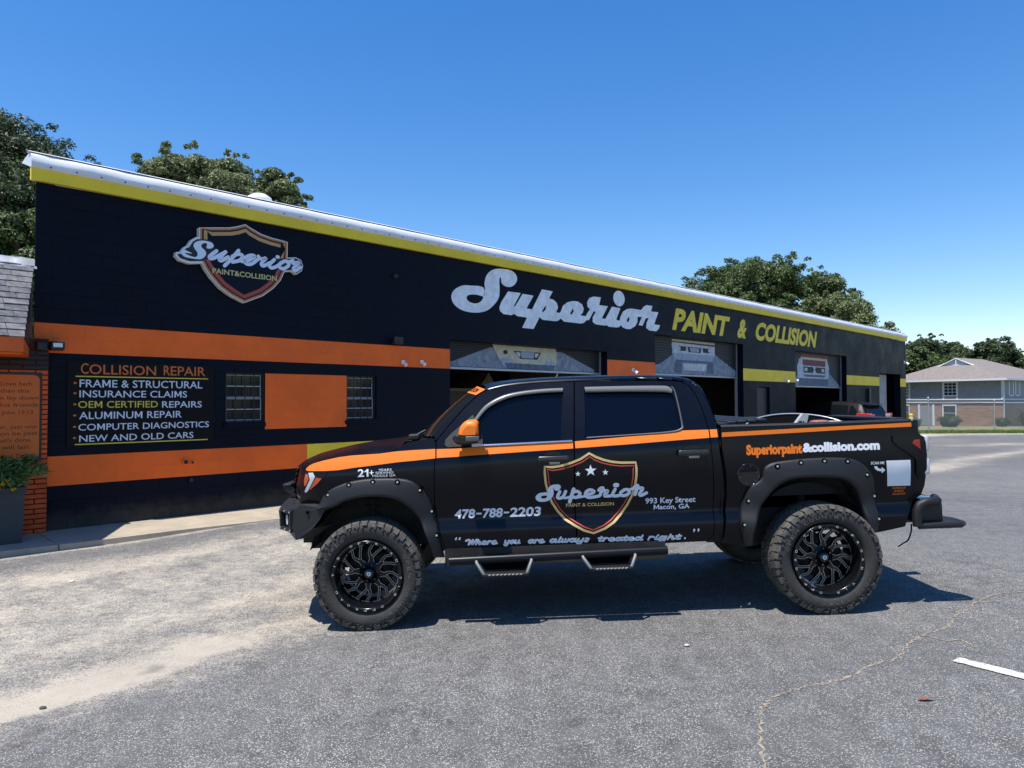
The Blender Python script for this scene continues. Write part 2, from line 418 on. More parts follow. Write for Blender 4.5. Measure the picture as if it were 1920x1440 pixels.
class Decal:
    """flat 2D shapes in one mesh; each piece gets its own tiny lift so nothing is coplanar"""
    def __init__(s, lift=.0001): s.p = []; s.l = lift; s.k = 0
    def add(s, vf, mi=0, lift=None):
        s.k += 1; s.p.append((vf[0], vf[1], mi, s.k*s.l if lift is None else lift)); return s
    def text(s, t, box, mi=0, lift=0, **k): return s.add(fit(t, *box, **k), mi, lift)
    def strokes(s, P, wd, mi=0):
        for vf in stroke2d(P, wd): s.add(vf, mi)
        return s
    def build(s, name, mats, parent, fn, cuts=None, **k):
        """fn(a, b, lift) -> 3D; cuts = (da, db) re-mesh spacing"""
        mb = MB()
        for vs, fs, mi, lf in s.p:
            if cuts:
                bm = bmesh.new(); bv = [bm.verts.new((a, b, 0)) for a, b in vs]
                for f in fs:
                    try: bm.faces.new([bv[i] for i in f])
                    except ValueError: pass
                for ax, st in ((0, cuts[0]), (1, cuts[1])):
                    lo = min(v[ax] for v in vs); hi = max(v[ax] for v in vs); t = math.floor(lo/st)*st+st
                    while t < hi:
                        co = Vector((t, 0, 0)) if ax == 0 else Vector((0, t, 0)); no = Vector((1, 0, 0)) if ax == 0 else Vector((0, 1, 0))
                        bmesh.ops.bisect_plane(bm, geom=bm.verts[:]+bm.edges[:]+bm.faces[:], plane_co=co, plane_no=no, dist=1e-6); t += st
                bm.verts.index_update()
                vs = [(v.co.x, v.co.y) for v in bm.verts]; fs = [[v.index for v in f.verts] for f in bm.faces]; bm.free()
            mb.add([fn(a, b, lf) for a, b in vs], fs, mi, bool(cuts))
        return mb.obj(name, mats, parent, **k)
def wall_fn(off): return lambda a, b, l: (a, -(off+l), b)

TRACE = {"m_S":[(8.266,4.248),(8.3,4.057),(8.111,4.063),(7.941,4.055),(7.825,4.023),(7.791,3.954),(7.858,3.893),(7.992,3.869),(8.11,3.885),(8.213,3.941),(8.276,4.024),(8.311,4.13),(8.325,4.221),(8.311,4.335),(8.343,4.467),(8.424,4.58),(8.566,4.67),(8.745,4.717),(8.964,4.735),(9.131,4.728),(9.263,4.672),(9.323,4.586),(9.308,4.49),(9.224,4.4),(9.093,4.346),(8.963,4.344),(8.853,4.384),(8.817,4.459),(8.806,4.531),(8.762,4.492),(8.762,4.387),(8.769,4.231),(8.743,4.071),(8.634,3.93),(8.457,3.79),(8.282,3.713),(8.042,3.671),(7.774,3.673),(7.578,3.718),(7.433,3.803),(7.369,3.907),(7.379,4.018),(7.481,4.127),(7.676,4.219),(7.908,4.243)],
 "m_up":[(9.036,4.239),(9.444,4.245),(9.207,3.911),(9.26,3.924),(9.344,4.025),(9.506,4.235),(9.875,4.228),(9.636,3.91),(9.821,3.902),(10.167,4.411),(10.549,4.402),(10.422,4.22),(10.581,4.202),(10.7,4.135),(10.742,4.033),(10.673,3.905),(10.806,3.905),(10.845,3.949),(10.924,4.093),(11.1,4.196),(11.301,4.245),(11.504,4.25),(11.664,4.192),(11.724,4.094),(11.686,3.987),(11.584,3.911),(11.801,3.908),(11.849,3.972),(11.977,4.102),(11.874,4.152),(11.861,4.27),(11.946,4.383),(12.113,4.439),(12.428,4.453),(12.353,4.242),(12.724,4.246),(12.472,3.919),(12.496,3.902),(12.62,3.909),(12.9,4.254),(13.271,4.244),(13.086,3.922),(13.231,3.902),(13.284,4.032),(13.391,4.167),(13.578,4.253),(13.794,4.282),(14.235,4.28),(14.349,4.381),(14.492,4.444),(14.792,4.446),(14.72,4.284),(15.09,4.293),(14.872,3.931),(15.168,3.927),(15.095,3.814),(14.975,3.739),(14.625,3.742),(14.466,3.803),(14.502,3.953),(14.601,4.092),(14.458,4.071),(14.297,3.849),(14.107,3.851),(14.232,4.039),(14.266,4.088),(14.065,4.084),(14.052,3.934),(13.952,3.814),(13.733,3.718),(13.545,3.705),(13.386,3.732),(13.282,3.793),(13.229,3.739),(13.099,3.714),(12.743,3.71),(12.668,3.751),(12.604,3.728),(12.203,3.731),(12.083,3.782),(12.084,3.902),(12.215,4.063),(12.119,4.052),(11.927,3.815),(11.833,3.813),(11.73,3.731),(11.591,3.706),(10.965,3.704),(10.843,3.772),(10.748,3.713),(10.641,3.69),(10.203,3.687),(10.122,3.713),(10.089,3.752),(9.871,3.447),(9.487,3.447),(9.651,3.697),(9.335,3.703),(9.221,3.747),(9.146,3.709),(8.887,3.713),(8.778,3.774),(8.76,3.851),(8.815,3.974)],
 "m_hp":[(10.321,4.037),(10.246,3.988),(10.163,3.883),(10.204,3.87),(10.287,3.936)],
 "m_he":[(11.299,4.064),(11.186,3.915),(11.253,3.906),(11.33,3.986)],
 "m_ho":[(13.672,4.064),(13.564,3.96),(13.574,3.897),(13.638,3.902),(13.682,3.969)],
 "g_out":[(2.883,4.655),(2.994,4.602),(3.143,4.543),(3.333,4.508),(3.594,4.485),(3.617,4.489),(3.614,4.193),(3.583,4.016),(3.493,3.82),(3.364,3.671),(3.187,3.53),(2.879,3.386),(2.663,3.476),(2.488,3.584),(2.338,3.739),(2.247,3.865),(2.19,3.971),(2.159,3.989),(2.155,4.482),(2.321,4.504),(2.481,4.532),(2.621,4.556),(2.739,4.594)],
 "g_Sletter":[(2.035,4.061),(1.926,4.101),(1.883,4.095),(1.868,4.048),(1.916,3.999),(2.014,3.985),(2.146,3.987),(2.212,4.019),(2.251,4.082),(2.233,4.136),(2.177,4.184),(2.188,4.232),(2.244,4.257),(2.266,4.232),(2.255,4.185),(2.289,4.173),(2.346,4.193),(2.368,4.237),(2.334,4.277),(2.243,4.291),(2.143,4.276),(2.077,4.237),(2.056,4.188),(2.078,4.135),(2.117,4.085),(2.112,4.033),(2.068,4.01),(1.97,4.03),(1.927,4.057)],
 "G_u1":[(2.414,4.157),(2.307,4.056),(2.324,4.024),(2.392,4.05),(2.559,4.161)],
 "G_u2":[(2.553,4.161),(2.461,4.037),(2.496,4.015),(2.6,4.086)],
 "G_p1":[(2.771,4.216),(2.648,4.058),(2.543,3.938)],
 "G_p2":[(2.671,4.108),(2.766,4.157),(2.838,4.138),(2.79,4.06),(2.672,4.016)],
 "G_e1":[(2.826,4.047),(2.935,4.08),(3.04,4.155),(2.984,4.17),(2.899,4.128),(2.863,4.064),(2.911,4.017),(2.997,4.033),(3.114,4.135)],
 "G_r1":[(3.102,4.169),(3.158,4.129),(3.24,4.159),(3.158,4.057),(3.196,4.024),(3.31,4.09)],
 "G_i1":[(3.387,4.155),(3.298,4.052),(3.336,4.008),(3.426,4.045),(3.517,4.118)],
 "G_id":[(3.436,4.208),(3.454,4.208)],
 "G_o1":[(3.583,4.158),(3.491,4.102),(3.478,4.039),(3.557,4.022),(3.649,4.099),(3.622,4.157),(3.556,4.148)],
 "G_o2":[(3.622,4.139),(3.729,4.185)],
 "G_r2":[(3.715,4.189),(3.729,4.137),(3.844,4.169),(3.73,4.048),(3.784,4.023),(3.865,4.09)],
 "D_u1":[(1.573,1.046),(1.553,1.0),(1.576,0.991),(1.602,1.006),(1.621,1.046)],
 "D_u2":[(1.621,1.046),(1.604,0.998),(1.627,0.992),(1.663,1.004)],
 "D_p1":[(1.686,1.062),(1.652,0.958)],
 "D_p2":[(1.685,1.039),(1.716,1.043),(1.738,1.022),(1.714,0.994),(1.684,0.995)],
 "D_p3":[(1.714,0.992),(1.776,1.0)],
 "D_e1":[(1.784,1.012),(1.833,1.021),(1.851,1.038),(1.819,1.052),(1.787,1.035),(1.784,1.004),(1.816,0.988),(1.894,0.998)],
 "D_r1":[(1.89,1.047),(1.906,1.062),(1.926,1.061),(1.91,1.031),(1.899,1.003)],
 "D_r2":[(1.91,1.036),(1.946,1.04),(1.961,1.034),(1.935,0.999),(1.986,0.995)],
 "D_i1":[(2.023,1.05),(2.002,1.007),(2.021,0.993),(2.068,0.999)],
 "D_id":[(2.024,1.083),(2.039,1.083)],
 "D_o1":[(2.1,1.042),(2.068,1.02),(2.078,0.996),(2.114,0.998),(2.14,1.022),(2.12,1.044),(2.094,1.041)],
 "D_o2":[(2.125,1.041),(2.177,1.049)],
 "D_q1":[(2.166,1.047),(2.187,1.067),(2.208,1.071),(2.185,1.0)],
 "D_q2":[(2.197,1.051),(2.248,1.049),(2.221,1.004),(2.236,0.991),(2.278,1.01)],
 "drip":[(0.581,1.487),(0.704,1.632),(0.83,1.765),(0.958,1.873),(1.057,1.9),(1.227,1.927),(1.482,1.939),(1.744,1.941),(2.186,1.932),(2.535,1.917),(2.658,1.896),(2.719,1.837),(2.769,1.71),(2.806,1.504)],
 "sil":[(1.021,1.885),(1.2,1.942),(1.399,1.964),(1.739,1.973),(2.05,1.973),(2.332,1.971),(2.612,1.962),(2.695,1.951),(2.747,1.928),(2.793,1.862),(2.849,1.693),(2.875,1.556),(2.881,1.508)],
 "apil_fwd":[(0.554,1.548),(0.609,1.606),(0.701,1.688),(0.813,1.783),(0.913,1.854),(0.989,1.889),(1.051,1.874)],
 "apil_out":[(0.552,1.521),(0.609,1.582),(0.701,1.664),(0.813,1.752),(0.913,1.823),(1.001,1.876)],
 "fdoor_front":[(0.582,1.427),(0.572,1.329),(0.562,1.208),(0.554,1.004),(0.567,0.871),(0.601,0.706),(0.649,0.575)],
 "fdoor_bot":[(0.655,0.566),(1.015,0.575),(1.355,0.579),(1.681,0.581)],
 "bline":[(1.744,1.941),(1.721,1.637),(1.705,1.449),(1.695,1.208),(1.694,0.963),(1.695,0.776),(1.702,0.583)],
 "rdoor_bot":[(1.702,0.583),(2.238,0.589),(2.754,0.595)],
 "rdoor_rear":[(2.754,0.595),(2.811,0.644),(2.819,0.79),(2.828,0.99),(2.821,1.194),(2.81,1.357),(2.806,1.504)],
 "cab_rear":[(2.876,1.502),(2.877,1.355),(2.902,1.164),(2.917,0.973),(2.9,0.787),(2.874,0.582)],
 "bed_front":[(2.893,1.485),(2.9,1.354),(2.925,1.163),(2.934,0.972),(2.92,0.786),(2.891,0.564)],
 "fglass":[(0.964,1.458),(0.952,1.501),(0.942,1.569),(0.921,1.649),(0.983,1.715),(1.124,1.789),(1.28,1.83),(1.477,1.847),(1.629,1.851),(1.636,1.834),(1.612,1.641),(1.592,1.463)],
 "fframe_top":[(0.891,1.666),(0.984,1.774),(1.126,1.846),(1.282,1.875),(1.479,1.888),(1.637,1.889),(1.65,1.876)],
 "rglass":[(1.827,1.841),(2.529,1.82),(2.554,1.801),(2.581,1.553),(2.574,1.518),(2.466,1.503),(1.811,1.48),(1.796,1.494)],
 "rframe":[(1.82,1.898),(2.182,1.893),(2.461,1.883),(2.546,1.871),(2.575,1.821),(2.596,1.559),(2.593,1.514),(2.465,1.492),(1.803,1.467),(1.782,1.489)],
 "rvisor":[(1.826,1.895),(2.181,1.888),(2.526,1.872),(2.549,1.85),(2.56,1.812),(2.176,1.834),(1.827,1.844)],
 "chrome":[(0.869,1.438),(1.7,1.454)],
 "sail":[(0.644,1.461),(0.647,1.479),(0.665,1.508),(0.701,1.543),(0.883,1.694),(0.881,1.651),(0.94,1.553),(0.969,1.462),(0.841,1.437),(0.665,1.419)],
 "st_ftop":[(-0.496,1.31),(-0.483,1.323),(-0.427,1.348),(-0.343,1.369),(-0.221,1.392),(-0.119,1.401),(0.114,1.407),(0.243,1.42),(0.393,1.424),(0.544,1.427)],
 "st_fbot":[(-0.495,1.293),(-0.466,1.285),(-0.317,1.283),(-0.215,1.286),(-0.079,1.302),(0.056,1.313),(0.259,1.332),(0.409,1.341),(0.544,1.351)],
 "st_ctop":[(0.582,1.425),(0.739,1.423),(0.862,1.427),(1.7,1.448),(2.191,1.473),(2.547,1.5),(2.589,1.507),(2.806,1.504),(2.876,1.505)],
 "st_cbot":[(0.578,1.355),(0.745,1.359),(0.854,1.365),(1.696,1.393),(2.185,1.412),(2.539,1.429),(2.872,1.443)],
 "st_btop":[(2.895,1.477),(3.555,1.49),(4.218,1.501),(4.462,1.506)],
 "st_bbot":[(2.896,1.443),(3.554,1.457),(4.084,1.47),(4.497,1.47)],
 "bed_rail":[(2.865,1.528),(3.159,1.518),(3.556,1.511),(3.954,1.521),(4.463,1.518)],
 "hoodgap":[(0.114,1.402),(0.243,1.426),(0.296,1.464),(0.337,1.492)],
 "fend_nose":[(-0.498,1.283),(-0.505,1.257),(-0.514,1.203),(-0.537,1.127),(-0.552,1.052),(-0.539,1.021),(-0.507,1.004),(-0.413,0.98)],
 "headlight":[(-0.495,1.283),(-0.317,1.28),(-0.313,1.263),(-0.338,1.22),(-0.382,1.18),(-0.441,1.133),(-0.494,1.103),(-0.512,1.107),(-0.521,1.148),(-0.506,1.216)],
 "hl_chrome":[(-0.472,1.273),(-0.429,1.274),(-0.411,1.239),(-0.438,1.188),(-0.471,1.127),(-0.494,1.105),(-0.512,1.113),(-0.498,1.148),(-0.458,1.216),(-0.457,1.249)],
 "hood_sil":[(-0.5,1.349),(-0.451,1.381),(-0.361,1.419),(-0.226,1.468),(-0.09,1.497),(0.046,1.522),(0.184,1.531),(0.322,1.533)],
 "flF_out":[(-0.402,0.987),(-0.376,1.03),(-0.338,1.09),(-0.288,1.13),(-0.206,1.167),(-0.104,1.194),(0.031,1.209),(0.198,1.208),(0.319,1.197),(0.398,1.166),(0.462,1.102),(0.513,1.04),(0.54,0.971)],
 "flF_out2":[(0.578,0.746),(0.595,0.638),(0.617,0.539),(0.531,0.558)],
 "flF_in":[(-0.399,0.988),(-0.252,0.991),(-0.177,1.032),(-0.075,1.059),(0.06,1.068),(0.193,1.053),(0.292,1.015),(0.376,0.939),(0.429,0.859),(0.472,0.77)],
 "flF_in2":[(0.483,0.751),(0.515,0.658),(0.529,0.565)],
 "flF_bolts":[(-0.301,1.092),(-0.126,1.167),(0.068,1.184),(0.266,1.177),(0.443,1.103),(0.529,0.925),(0.564,0.734)],
 "flR_out":[(3.056,0.555),(3.026,0.733),(3.049,0.864),(3.092,0.991),(3.126,1.043),(3.185,1.067),(3.226,1.118),(3.217,1.171),(3.24,1.197),(3.326,1.227),(3.523,1.243),(3.72,1.248),(3.916,1.236),(4.007,1.202),(4.073,1.14),(4.125,1.046),(4.143,0.902),(4.155,0.745),(4.145,0.651),(4.09,0.585)],
 "flR_in":[(3.112,0.562),(3.141,0.73),(3.205,0.885),(3.292,0.998),(3.385,1.074),(3.517,1.096),(3.713,1.091),(3.858,1.07),(3.948,1.001),(4.007,0.857),(4.032,0.724),(4.071,0.587)],
 "flR_bolts":[(3.053,0.729),(3.099,0.917),(3.328,1.194),(3.518,1.216),(3.709,1.222),(3.895,1.213),(4.053,1.099),(4.126,0.919),(4.143,0.737)],
 "bed_bot":[(2.872,0.6),(3.026,0.559)],
 "bed_bot2":[(4.173,0.62),(4.382,0.658),(4.406,0.752),(4.482,0.867),(4.547,0.902),(4.574,0.979),(4.573,1.053)],
 "tail":[(4.284,1.408),(4.519,1.408),(4.562,1.383),(4.581,1.335),(4.583,1.255),(4.553,1.217),(4.595,1.208),(4.595,1.08),(4.553,1.049),(4.511,1.048),(4.482,1.087),(4.478,1.201),(4.421,1.25),(4.339,1.306),(4.284,1.355)],
 "tail_red":[(4.464,1.364),(4.515,1.365),(4.518,1.285),(4.451,1.341)],
 "bed_top_end":[(4.451,1.506),(4.485,1.472),(4.512,1.425),(4.533,1.404)],
 "fuel":[(3.107,1.131),(3.025,1.134),(3.109,1.217),(3.191,1.128),(3.106,1.044)],
 "scan":[(4.098,1.172),(4.211,1.173),(4.098,1.198),(4.211,1.202)],
 "arrow":[(4.127,1.16),(4.151,1.159),(4.171,1.137),(4.193,1.142),(4.191,1.154),(4.221,1.126),(4.191,1.102),(4.188,1.118),(4.151,1.127)],
 "qr":[(4.224,1.206),(4.432,1.202),(4.446,0.987),(4.244,0.991)],
 "alli":[(4.288,0.964),(4.404,0.963),(4.289,0.984),(4.305,0.939),(4.387,0.939),(4.289,0.916),(4.399,0.913)],
 "shield":[(1.821,1.359),(1.878,1.327),(1.939,1.302),(2.005,1.284),(2.081,1.274),(2.199,1.271),(2.209,1.215),(2.207,1.149),(2.195,1.072),(2.17,0.99),(2.13,0.911),(2.074,0.833),(2.011,0.774),(1.934,0.725),(1.836,0.689),(1.755,0.715),(1.679,0.76),(1.604,0.809),(1.545,0.877),(1.498,0.954),(1.47,1.036),(1.452,1.119),(1.446,1.202),(1.451,1.261),(1.518,1.258),(1.595,1.267),(1.673,1.288),(1.745,1.314)],
 "mirror":[(0.776,1.554),(0.8,1.606),(0.842,1.648),(0.884,1.656),(0.932,1.648),(0.939,1.537),(0.776,1.54),(0.735,1.544),(0.729,1.509),(0.764,1.468),(0.852,1.465),(0.947,1.479)]}

# ------------------------------------------------------------------ the paint and collision shop
shop = empty('paint_shop', mat=MW, label='long black, orange and yellow painted block paint and collision shop', cat='shop building')
L_SHOP, H_SHOP, D_SHOP = 37.58, 4.76, 15.0
C = .2033
OPEN = [(2.62, 3.29, 7*C, 11*C), (4.86, 5.51, 7*C, 11*C), (7.33, 12.69, 0, 15*C), (14.91, 20.16, 0, 18*C), (24.30, 29.48, 0, 18*C), (33.58, 36.68, 0, 15*C), (21.15, 22.12, 0, 11*C)]
def wall_core():
    mb = MB(); xs = sorted({0, L_SHOP, *[o[0] for o in OPEN], *[o[1] for o in OPEN]}); T = .3
    mb.prism([(0, .003), (.3, .003), (.3, .3), (.28, .3)], lambda a, b: (a, b, 0), lambda a, b: (a, b, H_SHOP)); xs[0] = .3
    for a, b in zip(xs, xs[1:]):
        op = [o for o in OPEN if o[0] <= a+1e-6 and o[1] >= b-1e-6]
        zz = 0
        for o in sorted(op, key=lambda q: q[2]):
            if o[2] > zz+1e-6: mb.box(a, b, .003, T, zz, o[2])
            zz = o[3]
        mb.box(a, b, .003, T, zz, H_SHOP)
    for mt, x0, x1, z0, z1 in (('wall_orange', .0, 4.07, 3*C, 5*C), ('wall_yellow', 4.07, 7.33, 3*C, 5*C), ('wall_orange', 0, 7.33, 12*C, 14*C), ('wall_orange', 12.69, 14.91, 12*C, 14*C), ('wall_yellow', 20.16, 24.3, 12*C, 14*C), ('wall_yellow', 29.48, 33.58, 12*C, 14*C), ('wall_yellow', 36.68, L_SHOP, 12*C, 14*C), ('wall_orange', 3.29, 4.86, 1.30, 11*C)):
        MB().box(x0, x1, .0012, .0028, z0, z1).obj('paint_band', M_[mt], shop)
    return mb.obj('wall', M_['wall_dark'], shop)
wall_core()
SKW = .5
MB().prism([(.28, .301), (.5, .301), (.5+SKW*14.7, D_SHOP), (.28+SKW*14.7, D_SHOP)], lambda a, b: (a, b, 0), lambda a, b: (a, b, H_SHOP)).box(L_SHOP-.3, L_SHOP, .3, D_SHOP, 0, H_SHOP).box(SKW*14.7, L_SHOP, D_SHOP+.001, D_SHOP+.3, 0, H_SHOP-.3).obj('wall', M_['wall_dark'], shop)
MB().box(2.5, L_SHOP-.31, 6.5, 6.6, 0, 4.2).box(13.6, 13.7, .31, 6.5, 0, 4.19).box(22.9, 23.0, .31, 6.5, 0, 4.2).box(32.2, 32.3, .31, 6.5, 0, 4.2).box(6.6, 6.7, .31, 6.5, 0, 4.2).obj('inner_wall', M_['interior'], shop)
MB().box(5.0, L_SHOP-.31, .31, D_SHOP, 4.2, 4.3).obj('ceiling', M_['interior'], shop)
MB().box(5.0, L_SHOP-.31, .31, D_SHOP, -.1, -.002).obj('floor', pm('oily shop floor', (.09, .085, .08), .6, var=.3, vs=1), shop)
MB().add([(0, .05, 5.03), (L_SHOP, .05, 5.03), (L_SHOP, D_SHOP+.3, 4.7), (SKW*14.7, D_SHOP+.3, 4.7)], [(0, 1, 2, 3)]).obj('roof', M_['white_metal'], shop)

def blocks():
    """painted concrete blocks in running bond, nearest ones as parts, the rest joined"""
    BL = .4066
    cutx = {4.07: (3, 5)}
    items = []
    for r in range(24):
        z0, z1 = r*C, min((r+1)*C, H_SHOP)
        if z1-z0 < .02: continue
        subs = [(z0, z1)]
        if r == 6: subs = [(z0, 1.30), (1.30, z1)]
        for (za, zb) in subs:
            zc = (za+zb)/2
            xs = [-.0]; x = (BL/2 if r % 2 else BL)
            while x < L_SHOP: xs.append(x); x += BL
            xs.append(L_SHOP)
            if 3*C < zc < 5*C: xs.append(4.07)
            if 1.30-1e-4 < zc < 11*C: xs += [3.29, 4.86]
            for o in OPEN:
                if o[2] < zc < o[3]: xs += [o[0], o[1]]
            xs = sorted(set(xs))
            for a, b in zip(xs, xs[1:]):
                if b-a < .012: continue
                xc = (a+b)/2
                if any(o[0] < xc < o[1] and o[2] < zc < o[3] for o in OPEN): continue
                mt = 'wall_dark'
                if 3*C < zc < 5*C and xc < 7.33: mt = 'wall_orange' if xc < 4.07 else 'wall_yellow'
                if 12*C < zc < 14*C:
                    if xc < 14.91: mt = 'wall_orange'
                    elif 20.16 < xc < 24.3 or xc > 29.48: mt = 'wall_yellow'
                if 1.30 < zc < 11*C and 3.29 < xc < 4.86: mt = 'wall_orange'
                items.append((xc, za, zb, a, b, mt))
    # rank by how large they show (front, uncovered by the truck)
    def score(i):
        xc, za, zb, a, b, mt = i; s = (b-a)*(zb-za)/(1+xc)**2
        if mt == 'wall_dark': s *= .8
        return s
    items.sort(key=score, reverse=True)
    big, rest = items[:296], items[296:]
    g = .0013; cache = {}
    for xc, za, zb, a, b, mt in big:
        key = (round(b-a, 3), round(zb-za, 3), mt)
        if key not in cache:
            w_, h_ = (b-a)/2-g, (zb-za)/2-g; c = .003
            v = [(-w_, .014, -h_), (w_, .014, -h_), (w_, .014, h_), (-w_, .014, h_), (-w_, .003, -h_), (w_, .003, -h_), (w_, .003, h_), (-w_, .003, h_), (-w_+c, 0, -h_+c), (w_-c, 0, -h_+c), (w_-c, 0, h_-c), (-w_+c, 0, h_-c)]
            f = [(8, 9, 10, 11)]+[(i, (i+1) % 4, (i+1) % 4+4, i+4) for i in range(4)]+[(i+4, (i+1) % 4+4, (i+1) % 4+8, i+8) for i in range(4)]
            me = bpy.data.meshes.new('block'); me.from_pydata(v, [], f); me.materials.append(M_[mt]); cache[key] = me
        o = bpy.data.objects.new('block', cache[key]); COL.objects.link(o); o.parent = shop; o.location = (xc, -random.uniform(0, .0012), (za+zb)/2)
    mb = MB(); mi = {'wall_dark': 0, 'wall_orange': 1, 'wall_yellow': 2}
    for xc, za, zb, a, b, mt in rest:
        y = -random.uniform(0, .001)
        v = [(x, yy, z) for yy in (.013, y) for x, z in ((a+g, za+g), (b-g, za+g), (b-g, zb-g), (a+g, zb-g))]
        mb.add(v, [(4, 5, 6, 7)]+[(i, (i+1) % 4, (i+1) % 4+4, i+4) for i in range(4)], mi[mt])
    mb.obj('block', [M_['wall_dark'], M_['wall_orange'], M_['wall_yellow']], shop, kind='stuff')
blocks()
# door reveals (steel jambs), fascia, coping
MB().box(-.07, L_SHOP+.02, -.075, -.004, 4.765, 4.955).obj('fascia_board', M_['wall_yellow'], shop)
def coping():
    mb = MB(); rows = []; N = 160
    for i in range(N+1):
        x = -.075+(L_SHOP+.115)*i/N; k = math.exp(-(x/1.6)**2)
        j = (.006+.014*k)*math.sin(x*5+2*math.sin(x*1.3))
        rows.append([(x, -.078, 4.93), (x, -.105, 4.945), (x, -.10+j*.6, 5.02), (x, -.085+j, 5.085), (x, -.05+j, 5.125+j*.4), (x, -.0, 5.145+j*.3), (x, .10, 5.15), (x, .5, 5.12)])
    mb.grid(rows); mb.add(rows[0], [tuple(range(8))])
    mb.obj('coping', M_['white_metal'], shop)
    mb = MB(); N = 90
    rows = [[(x, -.05, 5.148), (x, -.02, 5.165), (x, .03, 5.165), (x, .06, 5.15)] for x in [-.1+(L_SHOP+.14)*i/N for i in range(N+1)]]
    mb.grid(rows).obj('coping_ridge', M_['white_metal'], shop)
    mb = MB(); x = .15
    while x < L_SHOP: mb.tube([(x, -.098, 4.965), (x, -.112, 4.965)], .011, 6); x += .31
    mb.obj('coping_screw', M_['dark_metal'], shop, kind='stuff')
coping()
# windows with sashes, panes and burglar bars
def shop_window(x0, x1, z0, z1, lab):
    f = MB().box(x0, x0+.03, .05, .13, z0, z1).box(x1-.03, x1, .05, .13, z0, z1).box(x0+.03, x1-.03, .05, .13, z1-.03, z1).box(x0+.03, x1-.03, .05, .13, z0, z0+.03).obj('window', M_['black'], shop, label=lab)
    zm = (z0+z1)/2; xa, xb = x0+.035, x1-.035
    for (a, b, y) in ((zm, z1-.032, .09), (z0+.032, zm-.012, .075)):
        mid = (a+b)/2; q = MB()
        for bx in ((xa, xa+.013, a, b), (xb-.013, xb, a, b), (xa+.013, xb-.013, b-.013, b), (xa+.013, xb-.013, a, a+.013), (xa+.013, xb-.013, mid-.008, mid+.008)): q.box(bx[0], bx[1], y, y+.02, bx[2], bx[3])
        q.obj('sash', M_['sash'], f)
        for c, d in ((a+.013, mid-.008), (mid+.008, b-.013)): MB().box(xa+.013, xb-.013, y+.01, y+.014, c, d).obj('pane', M_['glass_win'], f)
    for i in range(5):
        xx = x0+.02+(x1-x0-.04)*(i/4); MB().box(xx-.006, xx+.006, .028, .04, z0+.002, z1-.002).obj('bar', M_['black'], f)
    for zz in (z0+.16, z1-.13): MB().box(x0, x1, .041, .05, zz-.006, zz+.006).obj('bar', M_['black'], f)
    MB().box(x0+.03, x1-.03, .18, .2, z0, z1).obj('blind', M_['black'], f)
    MB().bbox(x0-.03, x1 if x1 < 4 else x1+.03, -.035, .05, z0-.075, z0-.008, .006).obj('sill', M_['wall_dark'], f)
shop_window(2.62, 3.29, 7*C, 11*C, 'barred window left of the orange painted square')
shop_window(4.86, 5.51, 7*C, 11*C, 'barred window right of the orange painted square')

# roll-up doors with painted pictures
MUR = dict(steel=pm('mural steel grey', (.20, .235, .29), .6, var=.3, vs=7, coord='World'), cream=pm('mural cream', (.50, .47, .36), .6, var=.15, vs=8, coord='World'),
           slate=pm('mural slate blue', (.09, .12, .18), .6, var=.3, vs=8, coord='World'), ink=pm('mural ink', (.012, .014, .02), .6), white=pm('mural white', (.48, .52, .56), .6, var=.2, vs=8, coord='World'),
           maroon=pm('mural maroon', (.16, .04, .045), .6, var=.2, vs=8, coord='World'), pale=pm('mural pale blue', (.30, .36, .45), .6, var=.2, vs=8, coord='World'))
MURL = list(MUR.values()); MI = {k: i for i, k in enumerate(MUR)}
def roll_door(x0, x1, ztop, zbot, depth, pitch, mural, lab):
    d = empty('roll_up_door'); d.parent = shop; tag(d, lab)
    mb = MB(); rows = []; z = zbot; up = True
    prof = []
    while z < ztop+.15:
        prof += [(z, 0), (z+pitch*.25, -.010), (z+pitch*.75, -.010), (z+pitch*.98, 0)]; z += pitch
    mb.grid([[(x0+.02, depth+p[1], p[0]), (x1-.02, depth+p[1], p[0])] for p in prof], smooth=False).obj('door_curtain', M_['curtain'], d)
    MB().bbox(x0+.02, x1-.02, depth-.022, depth+.03, zbot-.05, zbot, .006).obj('bottom_rail', M_['galv'], d)
    for a in (x0, x1): MB().box(a-(.0 if a == x0 else .05), a+(.05 if a == x0 else 0), depth-.03, depth+.05, 0, ztop).obj('door_track', M_['galv'], d)
    MB().box(x0, x1, depth+.06, depth+.5, ztop-.02, ztop+.45).obj('door_hood', M_['dark_metal'], d)
    dc = Decal(.0006)
    for col, P in mural: dc.add(poly2d(P), MI[col])
    dc.build('door_picture', MURL, d, lambda a, b, l: (a, depth-.0105-l, b))
    return d
D1 = .24
